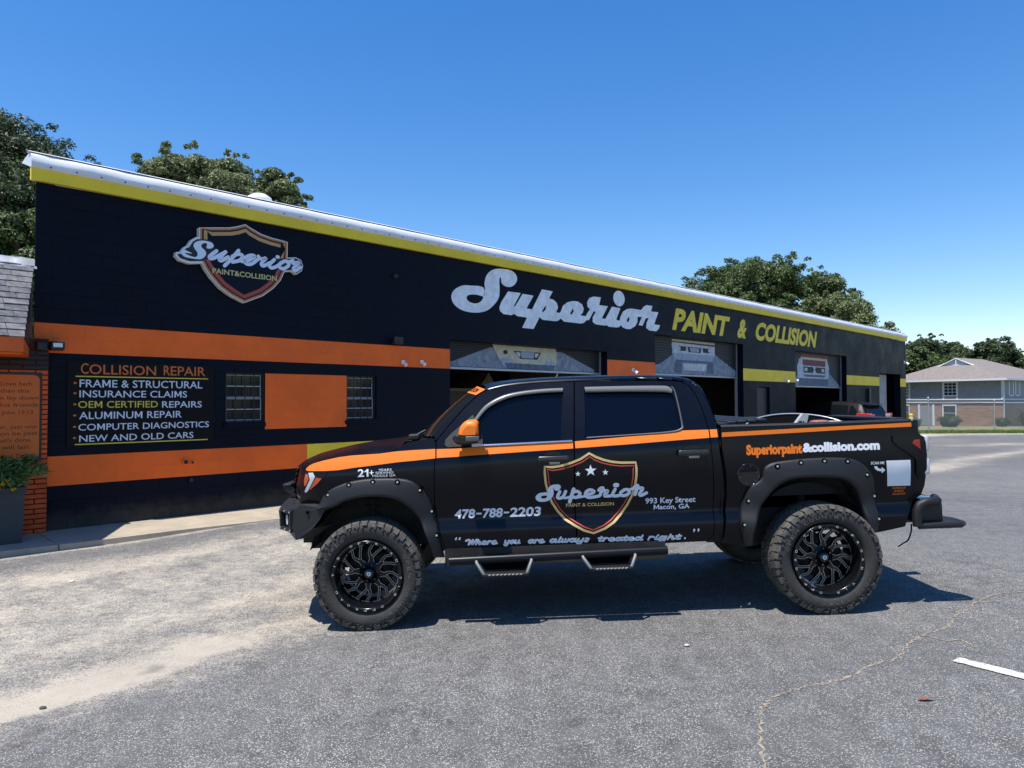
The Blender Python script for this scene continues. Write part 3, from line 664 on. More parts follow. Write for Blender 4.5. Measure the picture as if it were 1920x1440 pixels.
roll_door(7.33, 12.69, 15*C, 2.50, D1, .052, [
    ('steel', [(7.40, 2.51), (7.40, 2.56), (8.68, 2.97), (11.15, 2.97), (12.42, 2.57), (12.42, 2.51)]),
    ('cream', [(8.76, 3.04), (10.925, 3.04), (10.94, 2.70), (10.90, 2.64), (9.12, 2.64), (8.981, 2.719)]),
    ('pale', [(9.0, 2.74), (9.4, 2.74), (9.45, 2.64), (10.5, 2.64), (10.55, 2.72), (10.86, 2.72), (10.86, 2.58), (9.1, 2.58)]),
    ('slate', [(9.14, 2.64), (10.9, 2.63), (10.82, 2.51), (9.25, 2.51)]),
    ('ink', [(9.43, 2.925), (10.38, 2.925), (10.24, 2.75), (9.66, 2.75)]),
    ('pale', [(9.68, 2.92), (10.14, 2.92), (10.12, 2.77), (9.70, 2.77)]),
    ('white', [(9.50, 2.90), (9.66, 2.90), (9.66, 2.80), (9.60, 2.80)]), ('white', [(10.16, 2.90), (10.31, 2.90), (10.22, 2.80), (10.16, 2.80)]),
    ('ink', [(9.17+.075*math.cos(t*math.pi/6), 2.885+.05*math.sin(t*math.pi/6)) for t in range(12)]),
    ], 'wide roll-up door, mostly open, with a cream car front painted on it')
def zig(x0, x1, z0, z1, n, amp):
    out = []
    for i in range(n+1):
        t = i/n; out.append((x0+(x1-x0)*t+(amp if i % 2 else 0), z0+(z1-z0)*t))
    return out
roll_door(14.91, 20.16, 18*C, 2.56, D1, .076, [
    ('steel', [(15.0, 2.57), (15.0, 2.74)]+zig(15.5, 16.15, 2.85, 3.14, 5, .03)+zig(18.68, 20.02, 3.24, 2.76, 9, .05)+[(20.04, 2.57)]),
    ('pale', [(16.17, 3.30), (16.15, 3.20), (16.35, 2.98), (18.5, 3.0), (18.68, 3.22), (18.70, 3.34)]),
    ('white', [(16.15, 3.52), (16.13, 3.42), (16.2, 3.2), (18.67, 3.2), (18.69, 3.50)]),
    ('cream', [(16.15, 3.61), (16.15, 3.55), (18.68, 3.55), (18.66, 3.62)]),
    ('ink', [(16.5, 3.43), (16.95, 3.42), (16.92, 3.28), (16.55, 3.28)]), ('ink', [(17.92, 3.42), (18.40, 3.42), (18.36, 3.28), (17.95, 3.28)]),
    ('ink', [(17.02, 3.42), (17.84, 3.42), (17.80, 3.26), (17.08, 3.26)]), ('pale', [(17.14, 3.40), (17.72, 3.40), (17.68, 3.28), (17.20, 3.28)]),
    ('white', [(16.44, 3.41), (16.62, 3.41), (16.62, 3.31), (16.44, 3.31)]), ('white', [(18.26, 3.41), (18.44, 3.41), (18.44, 3.31), (18.26, 3.31)]),
    ('slate', [(16.36, 3.0), (16.36, 2.94), (18.5, 2.95), (18.5, 3.01)]),
    ('white', [(16.75, 2.90), (18.15, 2.92), (18.10, 2.70), (16.80, 2.69)]),
    ('slate', [(16.3, 2.93), (16.68, 2.93), (16.68, 2.60), (16.3, 2.60)]), ('slate', [(18.2, 2.95), (18.58, 2.95), (18.58, 2.62), (18.2, 2.62)]),
    ], 'tall roll-up door, half raised, with a grey pickup front painted on it')
roll_door(24.30, 29.48, 18*C, 2.33, D1, .076, [
    ('steel', [(24.5, 2.34), (25.0, 2.75), (28.1, 2.9)]+zig(28.2, 29.2, 2.85, 2.40, 8, .05)+[(29.25, 2.34)]),
    ('white', [(25.20, 3.40), (25.0, 3.1), (25.05, 2.62), (28.05, 2.62), (28.15, 3.1), (27.95, 3.42)]),
    ('slate', [(25.1, 2.64), (28.05, 2.64), (28.0, 2.36), (25.15, 2.36)]),
    ('maroon', [(25.35, 3.60), (28.0, 3.60), (27.95, 3.45), (25.4, 3.45)]), ('cream', [(25.3, 3.47), (28.0, 3.47), (27.9, 3.38), (25.4, 3.38)]),
    ('maroon', [(25.50, 3.38), (27.78, 3.38), (27.76, 3.14), (25.50, 3.14)]),
    ('ink', [(25.56, 3.10), (26.5, 3.10), (26.6, 2.98), (26.45, 2.86), (25.6, 2.86)]), ('ink', [(26.75, 3.10), (27.75, 3.10), (27.70, 2.86), (26.85, 2.86), (26.70, 2.98)]),
    ('white', [(25.68, 3.05), (25.95, 3.05), (25.95, 2.92), (25.68, 2.92)]), ('white', [(27.35, 3.05), (27.62, 3.05), (27.62, 2.92), (27.35, 2.92)]),
    ('slate', [(25.55, 2.79), (27.75, 2.79), (27.6, 2.70), (25.7, 2.70)]),
    ], 'tall roll-up door above the dark hatchback, with a maroon car front painted on it')
# far sliding door, steel personnel door, downpipe post
dd = empty('sliding_door'); dd.parent = shop; tag(dd, 'narrow doorway at the far end with a pale panel slid half across')
MB().box(33.62, 35.6, .32, .36, 0, 14.8*C).obj('door_panel', pm('pale door panel', (.30, .30, .31), .6, var=.15, vs=2), dd)
MB().box(33.9, 33.98, .30, .318, 0, 14.8*C).obj('door_post', M_['galv'], dd)
MB().box(33.9, 33.98, .30, .318, 1.0, 1.2).obj('door_handle', M_['black'], dd) if False else None
dd = empty('steel_door'); dd.parent = shop; tag(dd, 'closed dark steel door between the second and third bays')
MB().box(21.15, 22.12, .10, .16, .02, 11*C-.02).obj('door_leaf', M_['dark_metal'], dd)
MB().box(21.22, 21.26, .04, .10, .95, 1.1).obj('handle', M_['galv'], dd)
MB().box(31.95, 32.15, -.10, -.003, 0, 2.3).obj('downpipe', M_['black'], shop)

# painted lettering on the wall
FW = wall_fn(.0035)
dc = Decal(.0001)
dc.add(poly2d(cr(TRACE['m_S'], 3, True)), 0)
dc.add(poly2d(TRACE['m_up'], [TRACE['m_hp'], TRACE['m_he'], TRACE['m_ho']]), 0)
dc.add(([(13.215+.255*math.cos(t*math.pi/12), 4.50+.21*math.sin(t*math.pi/12)) for t in range(24)], [tuple(range(24))]), 0)
dc.build('script_lettering', M_['wall_letter'], shop, FW)
for t, x0, x1 in (('PAINT', 15.80, 19.06), ('&', 19.72, 20.35), ('COLLISION', 20.98, 26.16)):
    Decal().text(t, (x0, x1, 3.845, 4.50), bold=.045, shear=.35).build('block_lettering', M_['yel_letter'], shop, FW)

# painted signboard listing services
sb = empty('service_sign', mat=MWt(1.41, -.02, 1.13), label='black wall board listing COLLISION REPAIR services in white, orange and yellow', cat='sign')
MB().box(.395-1.41, 2.425-1.41, 0, .014, .01, 1.205).obj('board', pm('sign black', (.0025, .0025, .003), .5, spec=.2), sb)
SGN = dict(o=pm('sign orange', (.62, .13, .02), .5), w=pm('sign white', (.62, .66, .78), .5), y=pm('sign yellow', (.60, .50, .06), .5)); SL = list(SGN.values())
dc = Decal(); b = dict(cap=.70)
for t, x0, x1, z0, z1, mi in (('C', .56, .655, 2.158, 2.31, 0), ('OLLISION', .665, 1.555, 2.158, 2.298, 0), ('R', 1.665, 1.755, 2.165, 2.31, 0), ('EPAIR', 1.765, 2.287, 2.165, 2.305, 0),
    ('FRAME & STRUCTURAL', .545, 2.243, 1.97, 2.08, 1), ('INSURANCE CLAIMS', .545, 2.01, 1.827, 1.927, 1), ('OEM CERTIFIED', .531, 1.585, 1.678, 1.776, 2), ('REPAIRS', 1.645, 2.237, 1.673, 1.772, 1),
    ('ALUMINUM REPAIR', .545, 1.933, 1.52, 1.623, 1), ('COMPUTER DIAGNOSTICS', .536, 2.35, 1.36, 1.454, 1), ('NEW AND OLD CARS', .548, 2.112, 1.20, 1.295, 1)):
    dc.text(t, (x0-1.41, x1-1.41, z0-1.13, z1-1.13), mi, bold=.006)
for x0, x1, z in ((.495, 2.33, 2.123), (.494, 2.332, 1.168)): dc.add(([(x0-1.41, z-.008-1.13), (x1-1.41, z-.008-1.13), (x1-1.41, z+.008-1.13), (x0-1.41, z+.008-1.13)], [(0, 1, 2, 3)]), 2)
for z in (2.029, 1.885, 1.731, 1.575, 1.416, 1.26): dc.add(([(.49-1.41+.02*math.cos(t*math.pi/5), z-1.13+.015*math.sin(t*math.pi/5)) for t in range(10)], [tuple(range(10))]), 0)
dc.build('lettering', SL, sb, lambda a, b_, l: (a, -.001-l, b_), kind='stuff')

# cut-out shield sign standing off the wall
sx, sz = 2.88, 3.4
sh = empty('shield_sign', mat=MWt(sx, 0, sz), label='shield-shaped wall sign with orange rim and white Superior script', cat='sign')
def sh_fn(off): return lambda a, b_, l: (a-sx, -(off+l), b_-sz)
out = TRACE['g_out']; SW = pm('sign white return', (.74, .74, .72), .5)
cx_, cz_ = 2.88, 4.02
def grow(P, g, c=(cx_, cz_)):
    """offset a closed outline outward by g"""
    P = [Vector(p) for p in P]; A = sum(P[i-1].x*P[i].y-P[i].x*P[i-1].y for i in range(len(P))); sg = 1 if A > 0 else -1; o = []
    for i in range(len(P)):
        d = (P[(i+1) % len(P)]-P[i-1]); n = Vector((d.y, -d.x)).normalized()*sg; o.append(tuple(P[i]+n*g))
    return o
base_col = [p for p in out]
blobS = [(1.86+.0, 4.06), (1.80, 4.05), (1.79, 3.99), (1.85, 3.93), (2.0, 3.90), (2.2, 3.93), (2.35, 4.0), (2.42, 4.2), (2.38, 4.32), (2.25, 4.35), (2.10, 4.33), (2.02, 4.27), (1.97, 4.18), (1.92, 4.15)]
blobR = [(3.42, 3.98), (3.55, 3.97), (3.72, 4.0), (3.80, 3.955), (3.90, 4.03), (3.92, 4.12), (3.88, 4.22), (3.78, 4.25), (3.6, 4.22), (3.42, 4.2)]
def mapshape(poly, o0, o1, name, mat, mi=0): return MB().prism(poly, lambda a, b_: (a-sx, -o0, b_-sz), lambda a, b_: (a-sx, -o1, b_-sz)).obj(name, mat, sh)
mapshape(grow(out, .012), .004, .105, 'sign_body', SW)
mapshape(blobS, .006, .103, 'sign_body', SW); mapshape(blobR, .008, .101, 'sign_body', SW)
SH = dict(orange=pm('sign rim orange', (.58, .20, .05), .4), black=pm('sign rim black', (.006, .007, .010), .35), gold=pm('sign rim gold', (.56, .30, .10), .4), red=pm('sign rim red', (.45, .05, .035), .4), navy=pm('sign navy', (.005, .009, .020), .5, spec=.15), white=pm('script white', (.72, .77, .90), .4), cream=pm('sign letter gold', (.60, .52, .22), .4))
SHL = list(SH.values())
dc = Decal(.0004)
dc.add(poly2d(out), 0); dc.add(poly2d(grow(out, -.030)), 1); 
dc.add(poly2d(grow(out, -.062)), 2)
low = [p for p in grow(out, -.0625)]
dc.add(poly2d([p for p in low if p[1] < 4.15]), 3)
dc.add(poly2d(grow(out, -.118)), 4)
dc.add(poly2d(grow(blobS, -.035)), 1); dc.add(poly2d(grow(blobR, -.02)), 1)
dc.add(poly2d(cr(TRACE['g_Sletter'], 3, True)), 5)
for k, v in TRACE.items():
    if k.startswith('G_'):
        for vf in stroke2d(v, .058 if k != 'G_id' else .06): dc.add(vf, 5, .0045+dc.k*.00005)
dc.text('PAINT&COLLISION', (2.349, 3.43, 3.793, 3.88), 6, lift=.009, bold=.02)
dc.build('sign_face', SHL, sh, sh_fn(.1056))

# wall lights, cameras, vents
def flood(x, z, lab, s=1.0, mat='white'):
    s *= .72
    o = empty('floodlight', mat=MWt(x, -.0, z), label=lab, cat='floodlight', group=None)
    MB().bbox(-.05*s, .05*s, -.03, -.003, -.05*s, .05*s, .008).obj('base', M_[mat], o)
    MB().tube([(0, -.03, 0), (0, -.08*s, -.03*s)], .02*s, 8).obj('arm', M_[mat], o)
    MB().tube([(.0, -.06*s, -.02*s), (.03*s, -.13*s, -.09*s)], [.035*s, .055*s], 12).obj('lamp_head', M_[mat], o)
    return o
flood(6.12, 2.53, 'small white floodlight under the orange band, nearer the barred window')
flood(6.58, 2.55, 'small white security lamp beside the first bay door')
flood(13.81, 2.60, 'white floodlight on the orange strip between the first two bays', 1.4)
flood(23.39, 2.53, 'white floodlight under the yellow strip', 1.4); flood(24.18, 2.58, 'white floodlight at the end of the yellow strip by the third bay', 1.4)
flood(37.3, 3.70, 'white floodlight high on the far corner of the shop', 2.0)
cm = empty('security_camera', mat=MWt(5.93, 0, 2.93), label='black box camera on the upper orange band', cat='camera')
MB().bbox(-.09, .09, -.16, -.003, -.06, .07, .01).obj('housing', M_['black'], cm); MB().tube([(0, -.16, 0), (0, -.18, 0)], .03, 10).obj('lens', M_['glass_win'], cm)
cm = empty('dome_camera', mat=MWt(5.93, 0, 4.2), label='small round black sensor high on the wall between the two Superior signs', cat='camera')
MB().lathe([(-.003, .05), (-.04, .05), (-.07, .035), (-.08, 0)], 14).obj('housing', M_['dark_metal'], cm)
ff = empty('twin_floodlight', mat=MWt(.17, 0, 2.53), label='black twin-head floodlight beside the shingled awning', cat='floodlight')
MB().bbox(-.17, -.03, -.14, -.02, -.07, .05, .02).obj('lamp_head', M_['black'], ff)
h2 = MB().bbox(-.01, .16, -.17, -.02, -.06, .06, .02).obj('lamp_head', M_['black'], ff)
MB().box(.02, .13, -.175, -.1701, -.02, .035).obj('lens', M_['white'], h2)
MB().bbox(-.06, .05, -.03, -.003, -.05, .04, .008).obj('mount', M_['black'], ff)
for (x, z, r, mt) in ((2.0, .835, .05, 'wall_orange'), (2.10, .82, .03, 'wall_orange'), (2.085, .545, .045, 'wall_dark')): MB().tube([(x, -.0, z), (x, -.03, z)], r, 12).tube([(x, -.03, z), (x, -.031, z)], r*.7, 12, 1).obj('wall_vent', [M_[mt], M_['black']], shop)
rv = empty('roof_vent', mat=MWt(3.55, .8, 5.22), label='small white roof vent above the shield sign', cat='vent')
MB().tube([(0, 0, -.3), (0, 0, .18)], .1, 12).obj('pipe', M_['white_metal'], rv)
MB().lathe([(.16, .22), (.2, .21), (.26, .12), (.29, 0)], 16, axis='z').obj('cap', M_['white_metal'], rv)

# things inside the bays
bo = empty('spray_booth', mat=MWt(10.6, 3.4, 0), label='beige sheet metal booth with a small gabled hood inside the first bay', cat='booth')
MB().box(-1.6, .48, 0, 2.2, 0, 2.02).obj('cabinet', M_['interior_lt'], bo); MB().box(-1.6, .48, -.08, -.01, 2.03, 2.12).box(-1.6, .3, -.03, .0, 1.2, 1.24).obj('lintel', M_['beige'], bo)
MB().box(.49, .60, -.12, .02, 0, 2.16).obj('post', M_['beige'], bo)
MB().box(.68, 1.36, .05, 1.0, 0, 2.08).obj('hood_base', M_['beige'], bo)
MB().add([(.64, 0, 2.1), (1.40, 0, 2.1), (1.02, 0, 2.58), (.64, 1.1, 2.1), (1.40, 1.1, 2.1), (1.02, 1.1, 2.58)], [(0, 1, 2), (3, 5, 4), (0, 2, 5, 3), (1, 4, 5, 2), (0, 3, 4, 1)]).obj('gabled_hood', M_['beige'], bo)
sf_ = empty('steel_shelving', mat=MWt(11.2, 5.2, 0), label='grey steel uprights and shelf behind the booth in the first bay', cat='shelving')
for x in (-1.2, -.3, .6, 1.2): MB().box(x, x+.09, 0, .09, 0, 3.6).obj('upright', M_['interior_lt'], sf_)
MB().box(-1.2, 1.3, -.05, .4, 2.62, 2.68).obj('shelf', M_['interior_lt'], sf_)
MB().box(12.95, 13.0, .45, 3.9, 0, 3.4).obj('bay_partition', M_['interior_lt'], shop)
hs_ = MB().tube(cr([(.0, 0, 0), (-.06, 0, -.12), (-.08, .02, -.3), (.0, 0, -.55)], 5), .022, 8).obj('air_hose', M_['white'], None, M=MWt(11.3, .5, 2.5)); tag(hs_, 'pale air hose hanging under the first bay door', 'hose')
cbn = empty('tool_cabinet', mat=MWt(17.6, 5.4, 0), label='tall red tool cabinet deep inside the second bay', cat='cabinet')
MB().box(-1.4, 1.4, 0, .8, .1, 1.9).obj('cabinet_body', pm('dark red', (.16, .025, .015), .4), cbn)
for i in range(5): MB().box(-1.35, 1.35, -.03, -.001, .2+i*.33, .48+i*.33).obj('drawer', pm('red drawer', (.2, .03, .02), .4), cbn)

# ------------------------------------------------------------------ brick office wing with shingled awning
wing = empty('brick_office', mat=MWt(0, 0, 0), label='low brick office wing with orange brickwork and grey shingled awning', cat='office building')
MB().box(-5, .155, -.088, -.016, 0, 2.62).box(-5, -.3, -.014, 3.0, 0, 3.0).obj('wall', M_['mortar_dark'], wing)
def bricks():
    BLn, H = .30, .0665; cache = {}; n = 0; rest = MB()
    rows = int(2.47/H)
    for r in range(rows):
        z = r*H+H/2; x = .155; first = True
        ln0 = BLn if r % 2 else BLn/2
        mt = 'brick_black' if r >= rows-4 else 'brick_orange'
        x1 = .155; ln = ln0
        while x1 > -3.6:
            x0 = x1-ln
            key = (round(ln, 2), mt)
            if x0 > -1.45 and n < 296:
                if key not in cache:
                    hw, hh, c = ln/2-.007, H/2-.007, .004
                    v = [(-hw, .012, -hh), (hw, .012, -hh), (hw, .012, hh), (-hw, .012, hh), (-hw, -.0, -hh), (hw, 0, -hh), (hw, 0, hh), (-hw, 0, hh), (-hw+c, -c, -hh+c), (hw-c, -c, -hh+c), (hw-c, -c, hh-c), (-hw+c, -c, hh-c)]
                    f = [(8, 9, 10, 11)]+[(i, (i+1) % 4, (i+1) % 4+4, i+4) for i in range(4)]+[(i+4, (i+1) % 4+4, (i+1) % 4+8, i+8) for i in range(4)]
                    me = bpy.data.meshes.new('brick'); me.from_pydata(v, [], f); me.materials.append(M_[mt]); cache[key] = me
                o = bpy.data.objects.new('brick', cache[key]); COL.objects.link(o); o.parent = wing
                o.location = ((x0+x1)/2, -.1-random.uniform(0, .003), z); n += 1
            else:
                rest.box(x0+.007, x1-.007, -.103, -.088, z-H/2+.007, z+H/2-.007, 1 if mt == 'brick_black' else 0)
            x1 = x0; ln = BLn
    rest.obj('brick', [M_['brick_orange'], M_['brick_black']], wing, kind='stuff')
bricks()
EA, EZ = 1.22, 2.48      # eave stand-off and height
def awning():
    # eave corner at x=-.33; top of the slope meets the wall plane at x=.03
    t0 = Vector((-.33, -EA, EZ+.06)); t1 = Vector((.02, .10, 3.68)); left = -4.6
    MB().add([(left, -EA, EZ+.05), (-.33, -EA, EZ+.05), (.0, .10, 3.66), (left, .10, 3.66), (left, .12, EZ), (-.0, .12, EZ)], [(0, 1, 2, 3), (1, 5, 2)]).obj('roof_deck', M_['dark_metal'], wing)
    rows = 13; rest = MB(); n = 0
    for r in range(rows):
        a, b = r/rows, (r+1.12)/rows
        z0, y0 = t0.z+(t1.z-t0.z)*a, t0.y+(t1.y-t0.y)*a; z1, y1 = t0.z+(t1.z-t0.z)*min(1, b), t0.y+(t1.y-t0.y)*min(1, b)
        xr = t0.x+(t1.x-t0.x)*a; x1 = xr; k = 0
        while x1 > left:
            ln = (.30 if k else .14+.16*((r*7) % 3)/2)*random.uniform(.85, 1.15); x0 = x1-ln
            l = random.uniform(0, .005); sl = random.uniform(-.006, .006)
            nrm = Vector((0, -(z1-z0), (y0-y1)*-1)).normalized() if False else Vector((0, -.70, .71))
            lo = nrm*(.016+l); hi = nrm*(.004+l*.3)
            v = [Vector((x0+.003, y0, z0+sl))+lo, Vector((x1-.003, y0, z0+sl))+lo, Vector((x1-.003+(.02 if k == 0 else 0), y1, z1))+hi, Vector((x0+.003, y1, z1))+hi,
                 Vector((x0+.003, y0, z0+sl)), Vector((x1-.003, y0, z0+sl))]
            fs = [(0, 1, 2, 3), (4, 5, 1, 0)]
            mt = M_['shingle'] if random.random() < .6 else M_['shingle2']
            if x0 > -1.5: mesh_obj('shingle', v, fs, mt, wing); n += 1
            else: rest.add(v, fs)
            x1 = x0; k += 1
    rest.obj('shingle', M_['shingle'], wing, kind='stuff')
    # top flashing
    mb = MB(); rw = []
    for i in range(60):
        x = left+(t1.x-left)*i/59; q = .012*math.sin(i*1.9)+.01*math.sin(i*.7)
        rw.append([(x, t1.y-.13, t1.z-.11+q*.3), (x, t1.y-.07, t1.z-.02+q), (x, t1.y-.0, t1.z+.035+q*.8), (x, t1.y+.05, t1.z+.05)])
    mb.grid(rw).obj('ridge_flashing', M_['galv'], wing)
    # orange fascia with mitred return and soffit
    f = .05
    MB().add([(left, -EA, EZ-.12), (-.34, -EA, EZ-.12), (-.34, -EA, EZ+.055), (left, -EA, EZ+.055), (-.05, -.0, EZ-.12), (-.05, -.0, EZ+.055)], [(0, 1, 2, 3), (1, 4, 5, 2)]).obj('fascia_board', M_['orange_trim'], wing)
    MB().add([(left, -EA+.002, EZ-.125), (-.342, -EA+.002, EZ-.125), (-.052, -.0, EZ-.125), (left, -.0, EZ-.125), (left, -EA+.002, EZ-.15), (-.37, -EA+.03, EZ-.15)], [(0, 1, 2, 3), (0, 1, 5, 4)]).obj('soffit', M_['orange_trim'], wing)
awning()
# verse plaque
vp = empty('verse_plaque', mat=MWt(-.55, -.105, 1.0), label='orange plaque of scripture verses on a black backing on the brick wall', cat='plaque')
def rrect(x0, x1, z0, z1, r, cham=False):
    P = []
    for cx, cz, a in ((x1-r, z1-r, 0), (x0+r, z1-r, 90), (x0+r, z0+r, 180), (x1-r, z0+r, 270)):
        for k in range(5): t = R(a+k*22.5); P.append((cx+r*math.cos(t), cz+r*math.sin(t)))
    return P
MB().box(-.85, .63, -.012, 0, -.03, 1.16).obj('backing', M_['black'], vp)
MB().prism(rrect(-.82, .60, .0, 1.125, .07), lambda a, b_: (a, -.012, b_), lambda a, b_: (a, -.022, b_)).obj('plaque_face', pm('plaque orange', (.56, .12, .012), .5, var=.08, vs=3), vp)
dc = Decal(); H_ = .062
for t, xr, z, wd in (('Greater Love hath', -.037, 1.985, .66), ('no man than this', -.068, 1.892, .62), ('that a man lay down', .037, 1.80, .80), ('his life for his friends', .034, 1.705, .86), ('-John 15:13', -.025, 1.607, .36),
    ('Remember, just one', .022, 1.418, .74), ("life, 'twill soon be past", .032, 1.33, .88), ("only what's done", -.047, 1.243, .60), ('for Christ will last.', -.043, 1.15, .74), ('-Paul Tindell', .004, 1.035, .40)):
    dc.text(t, (xr-wd+.55, xr+.55, z-1.0-.004, z-1.0+.048), bold=.0, cap=.70)
dc.build('lettering', pm('plaque ink', (.06, .012, .006), .6), vp, lambda a, b_, l: (a, -.0228-l, b_), kind='stuff')

# ------------------------------------------------------------------ the lifted pickup truck
AL = math.atan(.122/3.70)
MT = Matrix.Translation((-1.152, 6.757, 0)) @ Matrix.Rotation(-AL, 4, 'Y')
truck = empty('pickup_truck', mat=MT, label='lifted matte black crew cab pickup with orange stripe and shop lettering, parked side-on', cat='pickup truck')
PT = dict(
    paint=pm('satin black truck paint', (.0022, .0028, .0060), .25, spec=.34, bump=.03, bs=3, coat=0, rvar=.04, vs=2),
    orange=pm('orange stripe vinyl', (.86, .19, .012), .4),
    trim=pm('black textured trim', (.0105, .0105, .012), .5, bump=.25, bs=220),
    gloss=pm('gloss black', (.006, .006, .007), .12, coat=.4),
    glass=pm('tinted glass', (.002, .003, .007), .02, spec=.30, bump=.02, bs=2),
    rubber=pm('tyre rubber', (.036, .033, .030), .72, var=.25, vs=9, bump=.3, bs=90),
    rubber2=pm('dusty tread rubber', (.085, .078, .068), .85, var=.35, vs=10, bump=.4, bs=80),
    rim=pm('gloss black rim', (.006, .006, .007), .2, metal=.2), mill=pm('milled edge', (.34, .35, .37), .35, metal=.85),
    chrome=pm('chrome', (.75, .76, .78), .12, metal=1), silver=pm('brushed silver', (.6, .6, .6), .35, metal=.7), dull=pm('dull window trim', (.10, .10, .105), .4, metal=.4),
    stepm=pm('worn step metal and handle shine', (.17, .17, .17), .5, metal=.3), steel=pm('powder coated steel', (.013, .013, .015), .5, bump=.5, bs=260), under=pm('dusty underbody', (.02, .018, .016), .85, var=.4, vs=6),
    clear=pm('clear lamp lens', (.55, .57, .6), .08, spec=.6, coat=.5), amber=pm('amber reflector', (.55, .09, .02), .2, coat=.5), red=pm('red lamp lens', (.30, .012, .012), .15, coat=.5), smoke=pm('smoked lamp', (.006, .007, .010), .22, spec=.25),
    gloss2=pm('dark step paint', (.005, .006, .009), .35, spec=.3), handle=pm('satin handle', (.02, .02, .023), .28, coat=.2), flat_black=pm('flat black and gap shade', (.003, .003, .003), 1, spec=.05), visor=pm('window visor', (.15, .145, .135), .25, coat=.5), txt=pm('silver vinyl', (.74, .77, .84), .5), white=pm('white vinyl', (.80, .81, .83), .45),  # the flat black also stands for shade in door seams and step hoops
    gold=pm('gold vinyl', (.72, .52, .22), .35, metal=.35), redv=pm('red vinyl', (.50, .07, .045), .4), bed=pm('bed liner', (.012, .012, .013), .8, bump=.5, bs=200), cab=pm('cab trim', (.02, .02, .022), .8))
LW = [(.4, .89), (.54, .918), (.62, .936), (.70, .954), (.765, .958), (.79, .950), (.815, .925), (.835, .914), (.92, .932), (1.00, .951), (1.06, .965), (1.12, .978), (1.18, .986), (1.24, .988), (1.32, .988), (1.42, .985), (3, .985)]
def S(x, z, kind='cab'):
    w = sum(interp(LW, z+d) for d in (-.03, -.015, 0, .015, .03))/5
    if kind == 'bed': zs, k = 1.52, .25
    else: zs, k = 1.27+.045*(x-.6), .44
    u = z-zs
    if u > 0: w -= k*(math.sqrt(u*u+.0064)-.08)
    if x < -.25: w -= .50*(-.25-x)**2
    if x > 4.2: w -= .30*(x-4.2)**2
    return w
def skin(name, outline, holes=(), kind='cab', m=-1, off=0, thick=.03, mat='paint', parent=None, st=(.12, .03), label=None):
    loops = [[Vector((x, z, 0)) for x, z in outline]]+[[Vector((x, z, 0)) for x, z in h] for h in holes]
    pts = [p for l in loops for p in l]; tri = geometry.tessellate_polygon(loops)
    bm = bmesh.new(); bv = [bm.verts.new(p) for p in pts]
    for t in tri:
        try: bm.faces.new([bv[i] for i in t])
        except ValueError: pass
    for ax, s_ in ((0, st[0]), (1, st[1])):
        lo = min(p[ax] for p in pts); hi = max(p[ax] for p in pts); t = math.floor(lo/s_)*s_+s_
        while t < hi:
            co = Vector((0, 0, 0)); co[ax] = t; no = Vector((0, 0, 0)); no[ax] = 1
            bmesh.ops.bisect_plane(bm, geom=bm.verts[:]+bm.edges[:]+bm.faces[:], plane_co=co, plane_no=no, dist=1e-5); t += s_
    bm.verts.index_update(); vs = []; 
    for v in bm.verts: x, z = v.co.x, v.co.y; vs.append((x, m*(S(x, z, kind)+off), z))
    fs = [[v.index for v in f.verts] for f in bm.faces]; n = len(vs)
    be = [(e.verts[0].index, e.verts[1].index) for e in bm.edges if len(e.link_faces) == 1]; bm.free()
    mb = MB(); mb.add(vs, fs, 0, True)
    if thick:
        v2 = []; f2 = []
        for a, b in be:
            k = len(v2); A, B = vs[a], vs[b]
            v2 += [A, B, (B[0], B[1]-m*thick, B[2]), (A[0], A[1]-m*thick, A[2])]; f2.append((k, k+1, k+2, k+3))
        mb.add(v2, f2)
    return mb.obj(name, PT[mat] if isinstance(mat, str) else mat, parent or truck, label=label)
def tfn(kind, off=.0025, m=-1): return lambda a, b, l: (a, m*(S(a, b, kind)+off+l), b)
T = TRACE
drip = [tuple(p) for p in T['drip']]
dr = cr(drip, 3)
